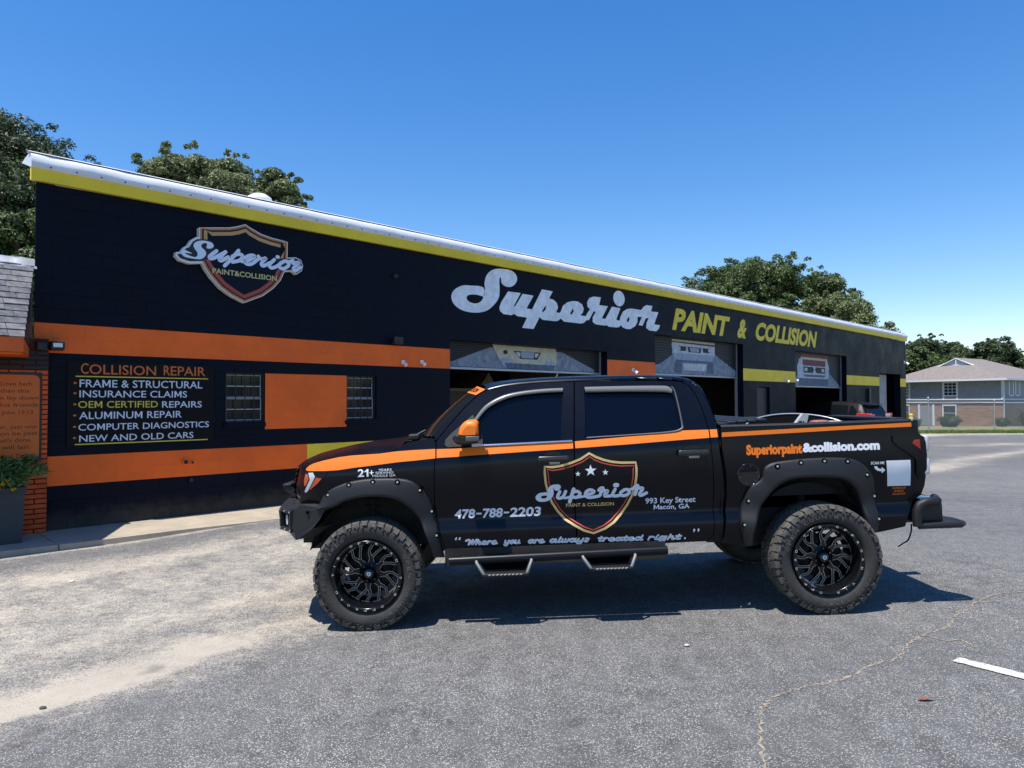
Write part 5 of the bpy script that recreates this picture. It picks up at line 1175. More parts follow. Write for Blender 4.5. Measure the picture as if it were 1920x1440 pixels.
def fbumper():
    st_ = [(-.31, -1.0, .975, -.33, .97, -.37, .90, -.435, .823), (-.55, -.99, 1.018, -.57, .985, -.59, .82, -.575, .735), (-.79, -.64, 1.012, -.825, .935, -.81, .79, -.74, .745), (-.88, -.2, 1.015, -.92, .94, -.905, .80, -.83, .74)]
    rows = []
    full = st_+[(s_[0], -s_[1], *s_[2:]) for s_ in st_[::-1]]
    # x for top-back point, then chamfer etc.
    for x, y, zt, x2, z2, x3, z3, x4, z4 in full:
        s_ = .12 if abs(y) < .7 else .05
        rows.append([(x+.16, y*.93, zt-.002), (x+s_*.4, y, zt), (x2, y, z2), (x3, y, z3), (x4, y, z4), (x4+.15, y*.93, z4+.02)])
    b = MB().grid(rows, smooth=False).obj('front_bumper', PT['steel'], truck)
    for m in (-1, 1):
        # fog lamp pod on the angled corner face
        A = Vector((-.605, m*.935, 0)); B = Vector((-.785, m*.69, 0)); d = (B-A); n = Vector((d.y*m, -d.x*m, 0)).normalized()*-1
        if n.x > 0: n = -n
        def cf(a, z, o): p = A+d*a+n*o; return (p.x, p.y, z)
        pod = MB()
        for (a0, a1, z0, z1) in ((.0, .86, .94, .965), (.0, .86, .79, .815), (.0, .09, .815, .94), (.77, .86, .815, .94)):
            vs = [cf(a, z, o) for o in (.0, .03) for a, z in ((a0, z0), (a1, z0), (a1, z1), (a0, z1))]
            pod.add(vs, [(4, 5, 6, 7), (0, 1, 5, 4), (1, 2, 6, 5), (2, 3, 7, 6), (3, 0, 4, 7)])
        po = pod.obj('lamp_pod', PT['steel'], b)
        MB().add([cf(.09, .815, .004), cf(.77, .815, .004), cf(.77, .94, .004), cf(.09, .94, .004)], [(0, 1, 2, 3)]).obj('pod_back', PT['flat_black'], po)
        MB().add([cf(.42+.09*math.cos(t*.524), .88+.045*math.sin(t*.524), .012) for t in range(12)], [tuple(range(12))]).obj('fog_lens', PT['clear'], po)
        for a in (.04, .43, .82):
            for z in (.952, .802):
                p = Vector(cf(a, z, .03)); MB().tube([p, p+n*.006], .008, 8).obj('pod_bolt', PT['silver'], po)
        MB().tube([(-.47, m*1.0, .955), (-.47, m*1.006, .955)], .014, 10).obj('bumper_bolt', PT['flat_black'], b)
    # bull bar
    bb = empty('bull_bar'); bb.parent = truck
    for m in (-1, 1):
        MB().prism([(-.68, .99), (-.60, .99), (-.745, 1.115), (-.825, 1.115), (-.815, 1.085)], lambda a, z: (a, m*.44, z), lambda a, z: (a, m*.50, z)).obj('bar_leg', PT['steel'], bb)
    MB().bbox(-.825, -.75, -.51, .51, 1.115, 1.142, .010).obj('top_bar', PT['steel'], bb)
    MB().bbox(-.77, -.73, -.43, .43, 1.03, 1.07, .01).obj('light_bar', PT['gloss'], bb)
fbumper()
def rbumper():
    rb = empty('rear_bumper'); rb.parent = truck
    bx = MB()
    bx.bbox(4.50, 4.72, -.90, .90, .67, .84, .03).obj('bumper_beam', PT['trim'], rb)
    bx = MB()
    P = cr([(4.50, .845), (4.53, .875), (4.62, .885), (4.685, .865), (4.69, .835), (4.66, .815), (4.56, .815)], 3, True)
    for m in (-1, 1):
        MB().tube([(4.485, m*.93, .655), (4.485, m*.935, .78), (4.51, m*.935, .83), (4.56, m*.935, .85), (4.66, m*.92, .855), (4.71, m*.80, .86)], [.036]*6, 12).obj('corner_tube', PT['trim'], rb)
        MB().bbox(4.52, 4.70, *sorted((m*.62, m*.925)), .845, .875, .012).obj('corner_pad', PT['gloss'], rb)
        MB().tube([(4.50, m*.925, .655), (4.84, m*.925, .655), (4.875, m*.90, .657), (4.86, m*.80, .665), (4.70, m*.55, .68)], [.026]*5, 12).obj('step_tube', PT['trim'], rb)
        MB().add([(4.72, m*.90, .675), (4.85, m*.90, .675), (4.85, m*.80, .68), (4.72, m*.55, .685)], [(0, 1, 2, 3)]).obj('step_plate', PT['steel'], rb)
    MB().bbox(4.6, 4.95, -.05, .05, .52, .62, .01).obj('tow_hitch', PT['steel'], rb)
rbumper()
MB().tube(cr([(4.48, -.85, .66), (4.47, -.86, .60), (4.42, -.90, .54), (4.36, -.93, .52), (4.31, -.95, .50)], 5), .006, 6).obj('trailer_cable', PT['flat_black'], truck)
# --- chassis
ch = empty('chassis'); ch.parent = truck
for y in (-.47, .41): MB().bbox(-.6, 4.45, y, y+.07, .56, .70, .01).obj('frame_rail', PT['under'], ch)
MB().box(.62, 2.42, -.94, -.86, .47, .61).obj('sill_filler', PT['under'], ch); MB().box(.62, 2.42, .86, .94, .47, .61).obj('sill_filler', PT['under'], ch); MB().box(.55, 2.85, -.86, .86, .60, .618).obj('floor_pan', PT['under'], ch); MB().box(2.9, 4.5, -.6, .6, .80, .92).obj('bed_pan', PT['under'], ch)  # dark boxes along the sills added to close off the lit ground behind
MB().box(-.45, .52, -.58, .58, .62, 1.30).box(-.62, -.47, -.86, .86, .80, 1.02).box(-.66, -.45, -.5, .5, .62, 1.0).obj('engine_bay', PT['under'], ch)
MB().tube([(3.70, -.85, .44), (3.70, .85, .44)], .05, 12).lathe([(-.14, .05), (-.1, .13), (.1, .13), (.14, .05)], 16, c=(3.70, .05, .44)).obj('rear_axle', PT['under'], ch)
MB().tube([(0, -.8, .44), (0, -.25, .50), (0, .25, .50), (0, .8, .44)], .035, 10).bbox(-.14, .14, -.2, .2, .40, .62, .03).obj('front_axle', PT['under'], ch)
MB().tube([(.3, .02, .52), (3.6, .05, .47)], .04, 10).obj('drive_shaft', PT['under'], ch)
MB().tube([(1.0, .30, .50), (3.2, .32, .52), (3.6, .3, .68), (4.2, .5, .62)], .035, 10).bbox(2.0, 2.8, .12, .36, .44, .56, .04).obj('exhaust', PT['under'], ch)
for m in (-1, 1):
    sp = MB()
    for i in range(7): sp.lathe([(-.012, .055), (0, .067), (.012, .055)], 14, axis='z', c=(-.02, m*.60, .66+i*.055))
    sp.tube([(-.02, m*.60, .44), (-.02, m*.60, 1.02)], .025, 8).obj('coil_spring', PT['under'], ch)
    MB().tube([(-.22, m*.55, .42), (-.25, m*.58, .75)], .03, 10).bbox(-.34, -.16, m*.58-.06, m*.58+.06, .42, .50, .01).obj('sway_bar', PT['under'], ch)
    mb = MB(); mb.tube(cr([(3.05, m*.55, .62), (3.4, m*.55, .50), (3.7, m*.55, .47), (4.0, m*.55, .50), (4.35, m*.55, .62)], 3), .022, 6).tube([(3.78, m*.62, .45), (3.65, m*.62, .95)], .03, 10).obj('leaf_spring', PT['under'], ch)
    MB().bbox(-.12, .12, m*.78-.05, m*.78+.05, .34, .54, .02).obj('brake_caliper', PT['under'], ch)

# --- wheels
def tyre_meshes():
    RO, Wd = .4385, .32
    mb = MB()
    prof = [(.06, .275), (.045, .283), (.012, .300), (-.004, .330), (-.010, .365), (-.004, .395), (.010, .415), (.026, .424), (.09, .427), (.16, .428), (.23, .427), (.294, .424), (.31, .415), (.324, .395), (.33, .365), (.324, .330), (.308, .300), (.28, .283)]
    mb.lathe(prof, 96)
    # sidewall ribs
    for k in range(48):
        a0 = 2*math.pi*k/48; 
        def P(r, a, y): return (r*math.cos(a), y, r*math.sin(a))
        for r0, r1, da, y in ((.385, .420, .040, -.0165), ):
            sh_ = .02 if k % 2 else -.014
            vs = [P(r0, a0+sh_, y-.001), P(r0, a0+da+sh_, y-.001), P(r1, a0+da, y+.013), P(r1, a0, y+.013), P(r0, a0+sh_, y+.015), P(r0, a0+da+sh_, y+.015), P(r1, a0+da, y+.025), P(r1, a0, y+.025)]
            mb.add(vs, [(0, 1, 2, 3), (0, 3, 7, 4), (1, 5, 6, 2), (0, 4, 5, 1)])
    ty = mb
    tr = MB(); N = 40
    for k in range(N):
        a = 2*math.pi*k/N; da = 2*math.pi/N
        long_ = k % 2
        def blk(y0, y1, a0, a1, sk=0.0, ro=RO, ri=.418, dr=0):
            vs = []
            for r_ in (ri, ro):
                for (y, aa) in ((y0, a0), (y0, a1), (y1, a1+sk), (y1, a0+sk)):
                    rr_ = r_-(dr if (y == y0 and r_ == ro) else 0); vs.append((rr_*math.cos(aa), y, rr_*math.sin(aa)))
            tr.add(vs, [(4, 5, 6, 7), (0, 1, 5, 4), (1, 2, 6, 5), (2, 3, 7, 6), (3, 0, 4, 7)])
        s0 = .004 if long_ else .014
        blk(s0, .075, a+.012, a+da-.012, .02, dr=.006)
        blk(.326-s0+.0, .255, a+.012+da/2, a+da*1.5-.012, -.02, dr=.006)
        blk(.084, .118, a+.02+da*.3, a+da*1.3-.016, .05); blk(.127, .160, a+.016+da*.1, a+da*1.1-.02, -.05)
        blk(.168, .203, a+.02+da*.6, a+da*1.6-.02, .05); blk(.212, .246, a+.02+da*.2, a+da*1.2-.016, -.04)
        # shoulder lugs wrapping on to the sidewall
        a0, a1 = a+.016, a+da-(.018 if long_ else .04); r_in = .398 if long_ else .410
        vs = []
        for (r_, y) in ((RO-.006, s0), (.432, -.001 if long_ else .006), (r_in, -.012), (r_in, -.002)):
            for aa in (a0, a1): vs.append((r_*math.cos(aa), y, r_*math.sin(aa)))
        tr.add(vs, [(0, 1, 3, 2), (2, 3, 5, 4), (4, 5, 7, 6)]+[(0, 2, 4, 6), (1, 3, 5, 7)])
        for (y, aa) in (): pass
    return ty, tr
def rim_meshes():
    """returns list of (name, MB, material) for the near wheel; y=0 is the outer lip, +y is inboard"""
    out = []
    b = MB().lathe([(.062, .284), (.03, .286), (.004, .284), (-.002, .278), (.0, .262), (.006, .256), (.03, .248), (.12, .240), (.135, .236), (.16, .232), (.26, .232)], 80)
    out.append(('barrel', b, 'rim'))
    mill = MB(); sp = MB(); hub = MB()
    hub.lathe([(.15, .235), (.152, .02)], 48)          # dark disc far behind spokes (brake)
    hb = MB().lathe([(.24, .10), (.17, .10), (.138, .098), (.128, .088), (.126, .05), (.11, .046), (.102, .040), (.10, .0)], 40)
    out.append(('hub', hb, 'rim'))
    yf = .126
    def ribbon(P, wds, y0, y1):
        P = [Vector(p) for p in P]; n = len(P); L_, R_ = [], []
        for i, p in enumerate(P):
            d = (P[min(i+1, n-1)]-P[max(0, i-1)]).normalized(); q = Vector((-d.y, d.x))*wds[i]/2; L_.append(p+q); R_.append(p-q)
        ys = [y0+(y1-y0)*i/(n-1) for i in range(n)]
        rows = []
        for i in range(n):
            l, r_, y = L_[i], R_[i], ys[i]
            rows.append([(l.x, y+.03, l.y), (l.x, y+.003, l.y), (l.x*.97+P[i].x*.03, y, l.y*.97+P[i].y*.03), (r_.x*.97+P[i].x*.03, y, r_.y*.97+P[i].y*.03), (r_.x, y+.003, r_.y), (r_.x, y+.03, r_.y)])
        sp.grid(rows, smooth=False)
        for E_ in (L_, R_):
            rw = []
            for i in range(n):
                c = P[i]; e = E_[i]; d = (c-e); d = d.normalized()*.0030 if d.length > 1e-6 else d
                rw.append([(e.x-d.x*.1, ys[i]-.0008, e.y-d.y*.1), (e.x+d.x, ys[i]-.0008, e.y+d.y)])
            mill.grid(rw, smooth=False)
    def pol(r, a): return (r*math.cos(a), r*math.sin(a))
    NS = 8
    for k in range(NS):
        a = 2*math.pi*k/NS+.2
        ribbon([pol(.085, a), pol(.115, a+.03), pol(.135, a+.05)], [.050, .034, .034], yf, yf-.002)
        ribbon([pol(.130, a+.08), pol(.155, a+.16), pol(.185, a+.16), pol(.236, a+.02)], [.030, .022, .018, .018], yf-.002, yf-.004)
        ribbon([pol(.130, a-.00), pol(.150, a-.10), pol(.180, a-.20), pol(.236, a-.34)], [.026, .018, .018, .018], yf-.002, yf-.004)
    for k in range(NS*2):
        a0 = math.pi*k/NS+.05; rw = [[(r_*math.cos(a0+.32*i/8), yf-.006, r_*math.sin(a0+.32*i/8)) for i in range(9)] for r_ in (.2325, .2365)]
        mill.grid(rw, smooth=False)
    out.append(('spokes', sp, 'rim')); out.append(('milled_edge', mill, 'mill'))
    cap = MB().lathe([(.10, .042), (.084, .040), (.078, .034), (.076, .0)], 28); out.append(('centre_cap', cap, 'gloss'))
    lg = Decal(.0002)
    pent = [(.020*math.cos(math.pi/2+2*math.pi*i/5), .020*math.sin(math.pi/2+2*math.pi*i/5)) for i in range(5)]; pent2 = [(x*.55, z*.55) for x, z in pent]
    lg.add(poly2d(pent, [pent2])); lg.add(([(-.0022, -.008), (.0022, -.008), (.0022, .008), (-.0022, .008)], [(0, 1, 2, 3)]))
    lm = MB()
    for vs, fs, mi, lf in lg.p: lm.add([(x, .0752-lf, z) for x, z in vs], fs)
    out.append(('cap_emblem', lm, 'txt'))
    nuts = MB()
    for k in range(5+1): a = 2*math.pi*k/6; nuts.tube([(.066*math.cos(a), .13, .066*math.sin(a)), (.066*math.cos(a), .108, .066*math.sin(a))], .0095, 6)
    out.append(('lug_nut', nuts, 'gloss'))
    # lip lettering
    lt = MB(); s = 'TIS OFFROAD TIS OFFROAD '; n = len(s)
    for i, c in enumerate(s):
        if c == ' ': continue
        a = math.pi/2-2*math.pi*i/n+.3; vs, fs = fit(c, -.0115 if c != 'I' else -.0025, .0115 if c != 'I' else .0025, -.0085, .0085, bold=.02)
        lt.add([((.270+z)*math.cos(a)+x*math.sin(a), -.0032, (.270+z)*math.sin(a)-x*math.cos(a)) for x, z in vs], fs)
    out.append(('lip_lettering', lt, 'silver'))
    sc = MB()
    for i in range(24):
        a = 2*math.pi*(i+.5)/24; sc.tube([(.2695*math.cos(a), .002, .2695*math.sin(a)), (.2695*math.cos(a), -.004, .2695*math.sin(a))], .0022, 6)
    out.append(('rivet', sc, 'rim'))
    tx = MB()
    for s, r0, ac, step in (('OPEN COUNTRY', .346, 90, 8.5), ('TOYO TIRES', .346, 270, 8.0)):
        for i, c in enumerate(s):
            if c == ' ': continue
            a = R(ac-(i-(len(s)-1)/2)*step); vs, fs = fit(c, -.019 if c != 'I' else -.005, .019 if c != 'I' else .005, -.014, .014, bold=.02)
            tx.add([((r0+z)*math.cos(a)+x*math.sin(a), -.0125-.002, (r0+z)*math.sin(a)-x*math.cos(a)) for x, z in vs], fs)
    out.append(('sidewall_lettering', tx, 'rubber2'))
    return out
def wheels():
    ty, tr = tyre_meshes(); rim = rim_meshes(); first = None
    brake = MB().lathe([(.19, .18), (.17, .18), (.17, .06)], 40)
    for cx in (0, 3.70):
        for m in (-1, 1):
            w_ = empty('wheel'); w_.parent = truck; w_.location = (cx, m*1.045, .4385-.002)
            w_.rotation_euler = (0, random.uniform(0, 6), 0 if m < 0 else math.pi)
            if first is None:
                parts = [ty.obj('tyre', PT['rubber'], w_), tr.obj('tread', PT['rubber2'], w_, kind='stuff')]
                for n_, mb, mt in rim: parts.append(mb.obj(n_, PT[mt], w_))
                parts.append(brake.obj('brake_disc', PT['under'], w_))
                for p in parts:
                    if p.name.split('.')[0] in ('lip_lettering', 'sidewall_lettering', 'milled_edge', 'lug_nut', 'rivet', 'spokes'): p['kind'] = 'stuff'
                first = parts
            else:
                for p in first:
                    c = p.copy(); COL.objects.link(c); c.parent = w_
wheels()

# --- truck lettering
def tdecal(name, kind, mat, items, cuts=(.12, .012), off=.0028):
    dc = Decal(.00008)
    for it in items: it(dc)
    return dc.build(name, mat if isinstance(mat, (list, tuple)) else PT[mat], truck, tfn(kind, off), cuts=cuts)
sh2 = [tuple(p) for p in T['shield']]
def frame(outer, g0, g1, mi):
    def f(dc):
        A = grow(outer, g0) if g0 else outer; B = grow(outer, g1); n = len(A)
        dc.add((list(A)+list(B), [(i, (i+1) % n, (i+1) % n+n, i+n) for i in range(n)]), mi)
    return f
tdecal('shield_emblem', 'cab', [PT['gold'], PT['flat_black'], PT['redv'], PT['gloss']], [frame(sh2, 0, -.019, 0), frame(sh2, -.020, -.030, 1), frame(sh2, -.031, -.041, 2)])
def star(cx, cz, r_): return lambda dc: dc.add(poly2d([(cx+(r_ if i % 2 == 0 else r_*.4)*math.sin(i*math.pi/5), cz+(r_ if i % 2 == 0 else r_*.4)*math.cos(i*math.pi/5)) for i in range(10)]))
for c_ in ((1.724, 1.186, .023), (1.828, 1.209, .049), (1.947, 1.191, .026)): tdecal('star', 'cab', 'white', [star(*c_)])
def Smap(P, x0, x1, z0, z1, a0, a1, b0, b1): return [(x0+(p[0]-a0)/(a1-a0)*(x1-x0), z0+(p[1]-b0)/(b1-b0)*(z1-z0)) for p in P]
Sg = cr(Smap(TRACE['m_S'], 1.375, 1.582, .966, 1.107, 7.37, 9.323, 3.671, 4.735), 3, True)
items = [lambda dc: dc.add(poly2d(Sg))]
for k, v in TRACE.items():
    if k.startswith('D_'):
        wd = .026 if k not in ('D_id', 'D_p1') else (.036 if k == 'D_id' else .030)
        if k in ('D_p3', 'D_o2', 'D_u2') : wd = .020
        items.append((lambda v, wd: lambda dc: dc.strokes(v, wd))(v, wd))
tdecal('script_lettering', 'cab', 'txt', items, off=.004)
SF = {'a': ([(.80, .82), (.40, .98), (.08, .5), (.35, .02), (.75, .45), (.90, .98)], [(.90, .98), (.80, .1), (1.12, .15)]), 'd': ([(.80, .82), (.40, .98), (.08, .5), (.35, .02), (.75, .45), (1.02, 1.5)], [(1.02, 1.5), (.80, .1), (1.12, .15)]),
      'e': ([(.12, .5), (.72, .62), (.58, .98), (.22, .85), (.08, .35), (.42, .0), (1.0, .25)],), 'g': ([(.80, .82), (.40, .98), (.08, .5), (.35, .08), (.75, .45), (.90, .98)], [(.90, .98), (.70, -.45), (.35, -.6), (.1, -.35)]),
      'h': ([(.35, 1.5), (.08, 0)], [(.15, .5), (.55, .98), (.72, .7), (.62, .1), (1.0, .15)]), 'i': ([(.30, .98), (.16, .12), (.55, .15)], [(.42, 1.38), (.46, 1.40)]), 'l': ([(.42, 1.5), (.16, .12), (.55, .15)],),
      'o': ([(.50, .98), (.10, .6), (.30, .02), (.70, .35), (.60, .92), (.45, .96)], [(.60, .92), (1.0, .85)]), 'r': ([(.20, .98), (.08, 0)], [(.14, .55), (.42, .98), (.72, .82)]), 's': ([(.65, .82), (.35, .98), (.18, .72), (.55, .35), (.38, .0), (.05, .15)],),
      't': ([(.38, 1.42), (.18, .12), (.58, .15)], [(.02, .98), (.66, .98)]), 'u': ([(.20, .98), (.10, .25), (.36, .02), (.70, .35), (.82, .98)], [(.82, .98), (.76, .12), (1.05, .15)]),
      'w': ([(.15, .98), (.12, .12), (.45, .12), (.62, .98)], [(.60, .5), (.58, .12), (.92, .12), (1.08, .95)]), 'W': ([(-.25, 1.2), (.05, 1.5), (.40, 1.4), (.34, .0)], [(.34, .0), (.98, 1.5)], [(.98, 1.5), (.94, 0), (1.62, 1.55)]), 'y': ([(.20, .98), (.12, .3), (.38, .06), (.74, .4)], [(.88, .98), (.62, -.45), (.3, -.6), (.05, -.35)])}
ADV = {'a': 1.12, 'd': 1.15, 'e': .95, 'g': 1.05, 'h': 1.05, 'i': .60, 'l': .58, 'o': .95, 'r': .78, 's': .80, 't': .68, 'u': 1.12, 'w': 1.2, 'W': 1.55, 'y': 1.05, ' ': .65}
def script_line(text, x0, x1, zb, h, wd, slope):
    tot = sum(ADV[c] for c in text); k = (x1-x0)/tot
    def f(dc):
        x = 0
        for c in text:
            for P in SF.get(c, ()): dc.strokes([(x0+(x+p[0])*k+.22*p[1]*h, zb+p[1]*h+slope*((x+p[0])*k)) for p in P], wd)
            x += ADV[c]
    return f
for w_, x0, x1, zb, h_ in (('Where', .800, 1.045, .640, .026), ('you', 1.105, 1.235, .637, .026), ('are', 1.30, 1.43, .635, .026), ('always', 1.475, 1.80, .633, .027), ('treated', 1.87, 2.235, .629, .026), ('right', 2.275, 2.545, .626, .026)):
    tdecal('slogan_word', 'cab', 'txt', [script_line(w_, x0, x1, zb, h_, .0155, -.008)])
def dots(P): return lambda dc: [dc.add(([(cx+.008*math.cos(i*.785), cz+.010*math.sin(i*.785)) for i in range(8)], [tuple(range(8))])) for cx, cz in P]
tdecal('quotation_mark', 'cab', 'txt', [dots([(.715, .69), (.745, .69)]), lambda dc: [dc.strokes(P, .007) for P in ([(.71, .688), (.722, .702)], [(.74, .688), (.752, .702)])]])
tdecal('quotation_mark', 'cab', 'txt', [dots([(2.655, .695), (2.69, .695)]), lambda dc: [dc.strokes(P, .007) for P in ([(2.66, .695), (2.652, .68)], [(2.695, .695), (2.687, .68)])]])
tdecal('full_stop', 'cab', 'txt', [dots([(2.58, .628)])])
tx_ = lambda t, x0, x1, z0, z1, b=.015, sh_=0, cap=None: (lambda dc: dc.add(fit(t, x0, x1, z0, z1, bold=b*.5, shear=sh_, cap=cap)))
tdecal('phone_number', 'cab', 'txt', [tx_('478', .704, .872, .848, .927, .062, .14), tx_('-', .886, .930, .879, .893, .02), tx_('788', .934, 1.098, .848, .927, .062, .14), tx_('-', 1.111, 1.155, .880, .894, .02), tx_('2203', 1.159, 1.41, .848, .927, .062, .14)])
tdecal('address_lettering', 'cab', 'txt', [tx_('993 Key Street', 2.27, 2.68, .918, .966, .045, 0, .70), tx_('Macon, GA', 2.338, 2.633, .867, .908, .045, 0, .70)])
tdecal('shield_lettering', 'cab', 'gold', [tx_('PAINT & COLLISION', 1.622, 2.013, .914, .943, .03)])
def impact(t, x0, x1, z0, z1): return tx_(t, x0, x1, z0, z1, .055)
tdecal('web_address', 'bed', 'orange', [lambda dc: dc.add(fit('Superiorpaint', 3.095, 3.548, 1.288, 1.375, bold=.055, cap=.72))])
tdecal('web_address', 'bed', 'white', [lambda dc: dc.add(fit('&collision.com', 3.552, 4.178, 1.295, 1.375, bold=.055, cap=.72))])
tdecal('years_lettering', 'cab', 'white', [tx_('21', -.058, .028, 1.226, 1.287, .04), tx_('+', .037, .070, 1.238, 1.276, .03), tx_('YEARS', .110, .216, 1.2665, 1.285, 0), tx_('SERVING', .085, .230, 1.244, 1.2625, 0), tx_('MIDDLE GA', .060, .247, 1.220, 1.239, 0)])
tdecal('scan_lettering', 'bed', 'white', [tx_('SCAN ME', 4.10, 4.21, 1.176, 1.199, .03)])
tdecal('arrow_mark', 'bed', 'white', [lambda dc: dc.add(poly2d([(4.127, 1.162), (4.151, 1.160), (4.162, 1.143), (4.19, 1.138), (4.188, 1.154), (4.219, 1.127), (4.191, 1.102), (4.188, 1.118), (4.155, 1.124), (4.135, 1.140)]))])
# plain white sticker panel where the code is printed in the photograph (the code itself is left out)
tdecal('sticker_panel', 'bed', 'white', [lambda dc: dc.add(poly2d([(4.226, 1.204), (4.430, 1.202), (4.442, .989), (4.244, .993)]))])
tdecal('alliance_lettering', 'bed', 'orange', [tx_('SUPERIOR', 4.288, 4.402, .965, .981, .03), tx_('SHIELD', 4.305, 4.385, .941, .957, .03), tx_('ALLIANCE', 4.290, 4.400, .917, .933, .03)])

# things lying in the bed
ov = empty('oval_panel', mat=MT @ Matrix.Translation((3.95, .05, .97)), label='large black oval tub with a thin grey rim standing in the truck bed', cat='tub')
rows = []; rim_ = []
for s_, dy, dz in ((1, 0, 0), (.97, .03, -.03), (.93, .12, -.12), (.8, .2, -.25)):
    rows.append([(.52*s_*math.cos(2*math.pi*t/40)*(1), .30*s_*math.sin(2*math.pi*t/40)+dy*.3, .44+.16*math.sin(2*math.pi*t/40)*s_+dz) for t in range(40)])
rows.append([(.3*math.cos(2*math.pi*t/40), .2*math.sin(2*math.pi*t/40), .02) for t in range(40)])
mb = MB().grid(rows, closed=True); mb.add(rows[-1], [tuple(range(40))]); mb.obj('tub_body', PT['bed'], ov)
MB().tube([rows[0][t % 40] for t in range(41)], .008, 8, cap=False).obj('tub_rim', PT['silver'], ov)
MB().add([(x*.98, y, z-.02) for x, y, z in rows[0]], [tuple(range(40))]).obj('dark_cover', PT['flat_black'], ov)
bx = empty('white_box', mat=MT @ Matrix.Translation((3.70, -.45, .93)), label='white printed carton propped up in the truck bed', cat='box')
MB().add([(-.14, -.05, .40), (.05, -.05, .40), (.12, -.05, .655), (.07, -.05, .665), (-.14, .02, .40), (.05, .02, .40), (.12, .0, .655), (.07, .0, .665)], [(0, 1, 2, 3), (4, 5, 6, 7), (0, 3, 7, 4), (1, 2, 6, 5), (2, 3, 7, 6)]).obj('carton', M_['sash'], bx); MB().box(-.14, .1, -.04, .02, 0, .399).obj('carton_base', PT['white'], bx)
dc = Decal(); dc.text('GI', (.015, .075, .53, .60), bold=.03); dc.build('lettering', PT['flat_black'], bx, lambda a, b, l: (a, -.052-l, b))
bx = empty('red_bag', mat=MT @ Matrix.Translation((3.98, -.45, .94)), label='low red and white bag beside the white carton in the truck bed', cat='bag')
MB().bbox(-.12, .02, -.06, .06, 0, .59, .03).obj('bag_body', pm('faded red', (.28, .10, .09), .6), bx); MB().bbox(.01, .16, -.05, .07, 0, .578, .03).obj('bag_end', M_['sash'], bx)
# ------------------------------------------------------------------ foliage
def leafmat(name, c1, c2, c3):
    m = bpy.data.materials.new(name); m.use_nodes = True; nt = m.node_tree; b = nt.nodes['Principled BSDF']; N = nt.nodes.new; L = nt.links.new
    at = N('ShaderNodeAttribute'); at.attribute_name = 'tone'; cr_ = N('ShaderNodeValToRGB'); e = cr_.color_ramp.elements
    e[0].color = (*c1, 1); e[1].color = (*c3, 1); q = e.new(.5); q.color = (*c2, 1)
    L(at.outputs['Fac'], cr_.inputs[0]); L(cr_.outputs[0], b.inputs['Base Color']); b.inputs['Roughness'].default_value = .55; b.inputs['Specular IOR Level'].default_value = .35
    tr = N('ShaderNodeBsdfTranslucent'); L(cr_.outputs[0], tr.inputs[0]); mx = N('ShaderNodeMixShader'); mx.inputs[0].default_value = .22
    L(b.outputs[0], mx.inputs[1]); L(tr.outputs[0], mx.inputs[2]); L(mx.outputs[0], nt.nodes['Material Output'].inputs[0]); return m
LEAF = dict(oak=leafmat('oak leaves', (.030, .050, .015), (.065, .105, .030), (.15, .19, .075)), light=leafmat('light leaves', (.050, .075, .025), (.125, .16, .060), (.27, .30, .15)),
            dark=leafmat('dark leaves', (.020, .036, .015), (.046, .072, .028), (.11, .145, .065)), lime=leafmat('lime leaves', (.04, .075, .012), (.10, .16, .025), (.20, .27, .06)),
            hedge=leafmat('hedge leaves', (.018, .034, .010), (.045, .075, .020), (.10, .15, .04)), plant=leafmat('planter leaves', (.05, .09, .02), (.12, .20, .05), (.25, .36, .12)), bloom=leafmat('yellow petals', (.65, .42, .01), (.75, .50, .02), (.8, .6, .05)))
def leaves(name, centres, radii, per, size, mat, parent, seed=1, squash=.8, aspect=.55, upbias=.45):
    rng = np.random.default_rng(seed); C = np.array(centres, float); Rr = np.array(radii, float); n = len(C)
    idx = rng.choice(n, size=per, p=(Rr**2/np.sum(Rr**2)))
    d = rng.normal(size=(per, 3)); d /= np.linalg.norm(d, axis=1)[:, None]; d[:, 2] = np.where(d[:, 2] < -.35, -d[:, 2], d[:, 2])
    rad = Rr[idx]*(.40+.72*rng.random(per)**.75); P = C[idx]+d*rad[:, None]*np.array([1, 1, squash])
    nrm = d*.8+rng.normal(size=(per, 3))*.55; nrm[:, 2] += upbias; nrm /= np.linalg.norm(nrm, axis=1)[:, None]
    t = np.cross(nrm, rng.normal(size=(per, 3))); t /= np.linalg.norm(t, axis=1)[:, None]; b = np.cross(nrm, t)
    s = size*(.6+.8*rng.random(per)); t *= s[:, None]; b *= (s*aspect)[:, None]
    V = np.empty((per, 4, 3)); V[:, 0] = P-t; V[:, 1] = P+b*1.0-t*.1; V[:, 2] = P+t; V[:, 3] = P-b*1.0-t*.1
    V[:, 0] -= nrm*(s*.25)[:, None]; V[:, 2] -= nrm*(s*.25)[:, None]
    me = bpy.data.meshes.new(name); me.vertices.add(per*4); me.vertices.foreach_set('co', V.reshape(-1)); me.loops.add(per*4); me.loops.foreach_set('vertex_index', np.arange(per*4, dtype=np.int32))
    me.polygons.add(per); me.polygons.foreach_set('loop_start', np.arange(0, per*4, 4, dtype=np.int32)); me.polygons.foreach_set('loop_total', np.full(per, 4, dtype=np.int32))
    clump = rng.random(n)[idx]; tone = np.clip(.15+.35*clump+.5*rng.random(per), 0, 1)
    at = me.attributes.new('tone', 'FLOAT', 'POINT'); at.data.foreach_set('value', np.repeat(tone, 4).astype(np.float32))
    me.materials.append(mat); me.update(); me.validate()
    o = bpy.data.objects.new(name, me); COL.objects.link(o); o.parent = parent; return o
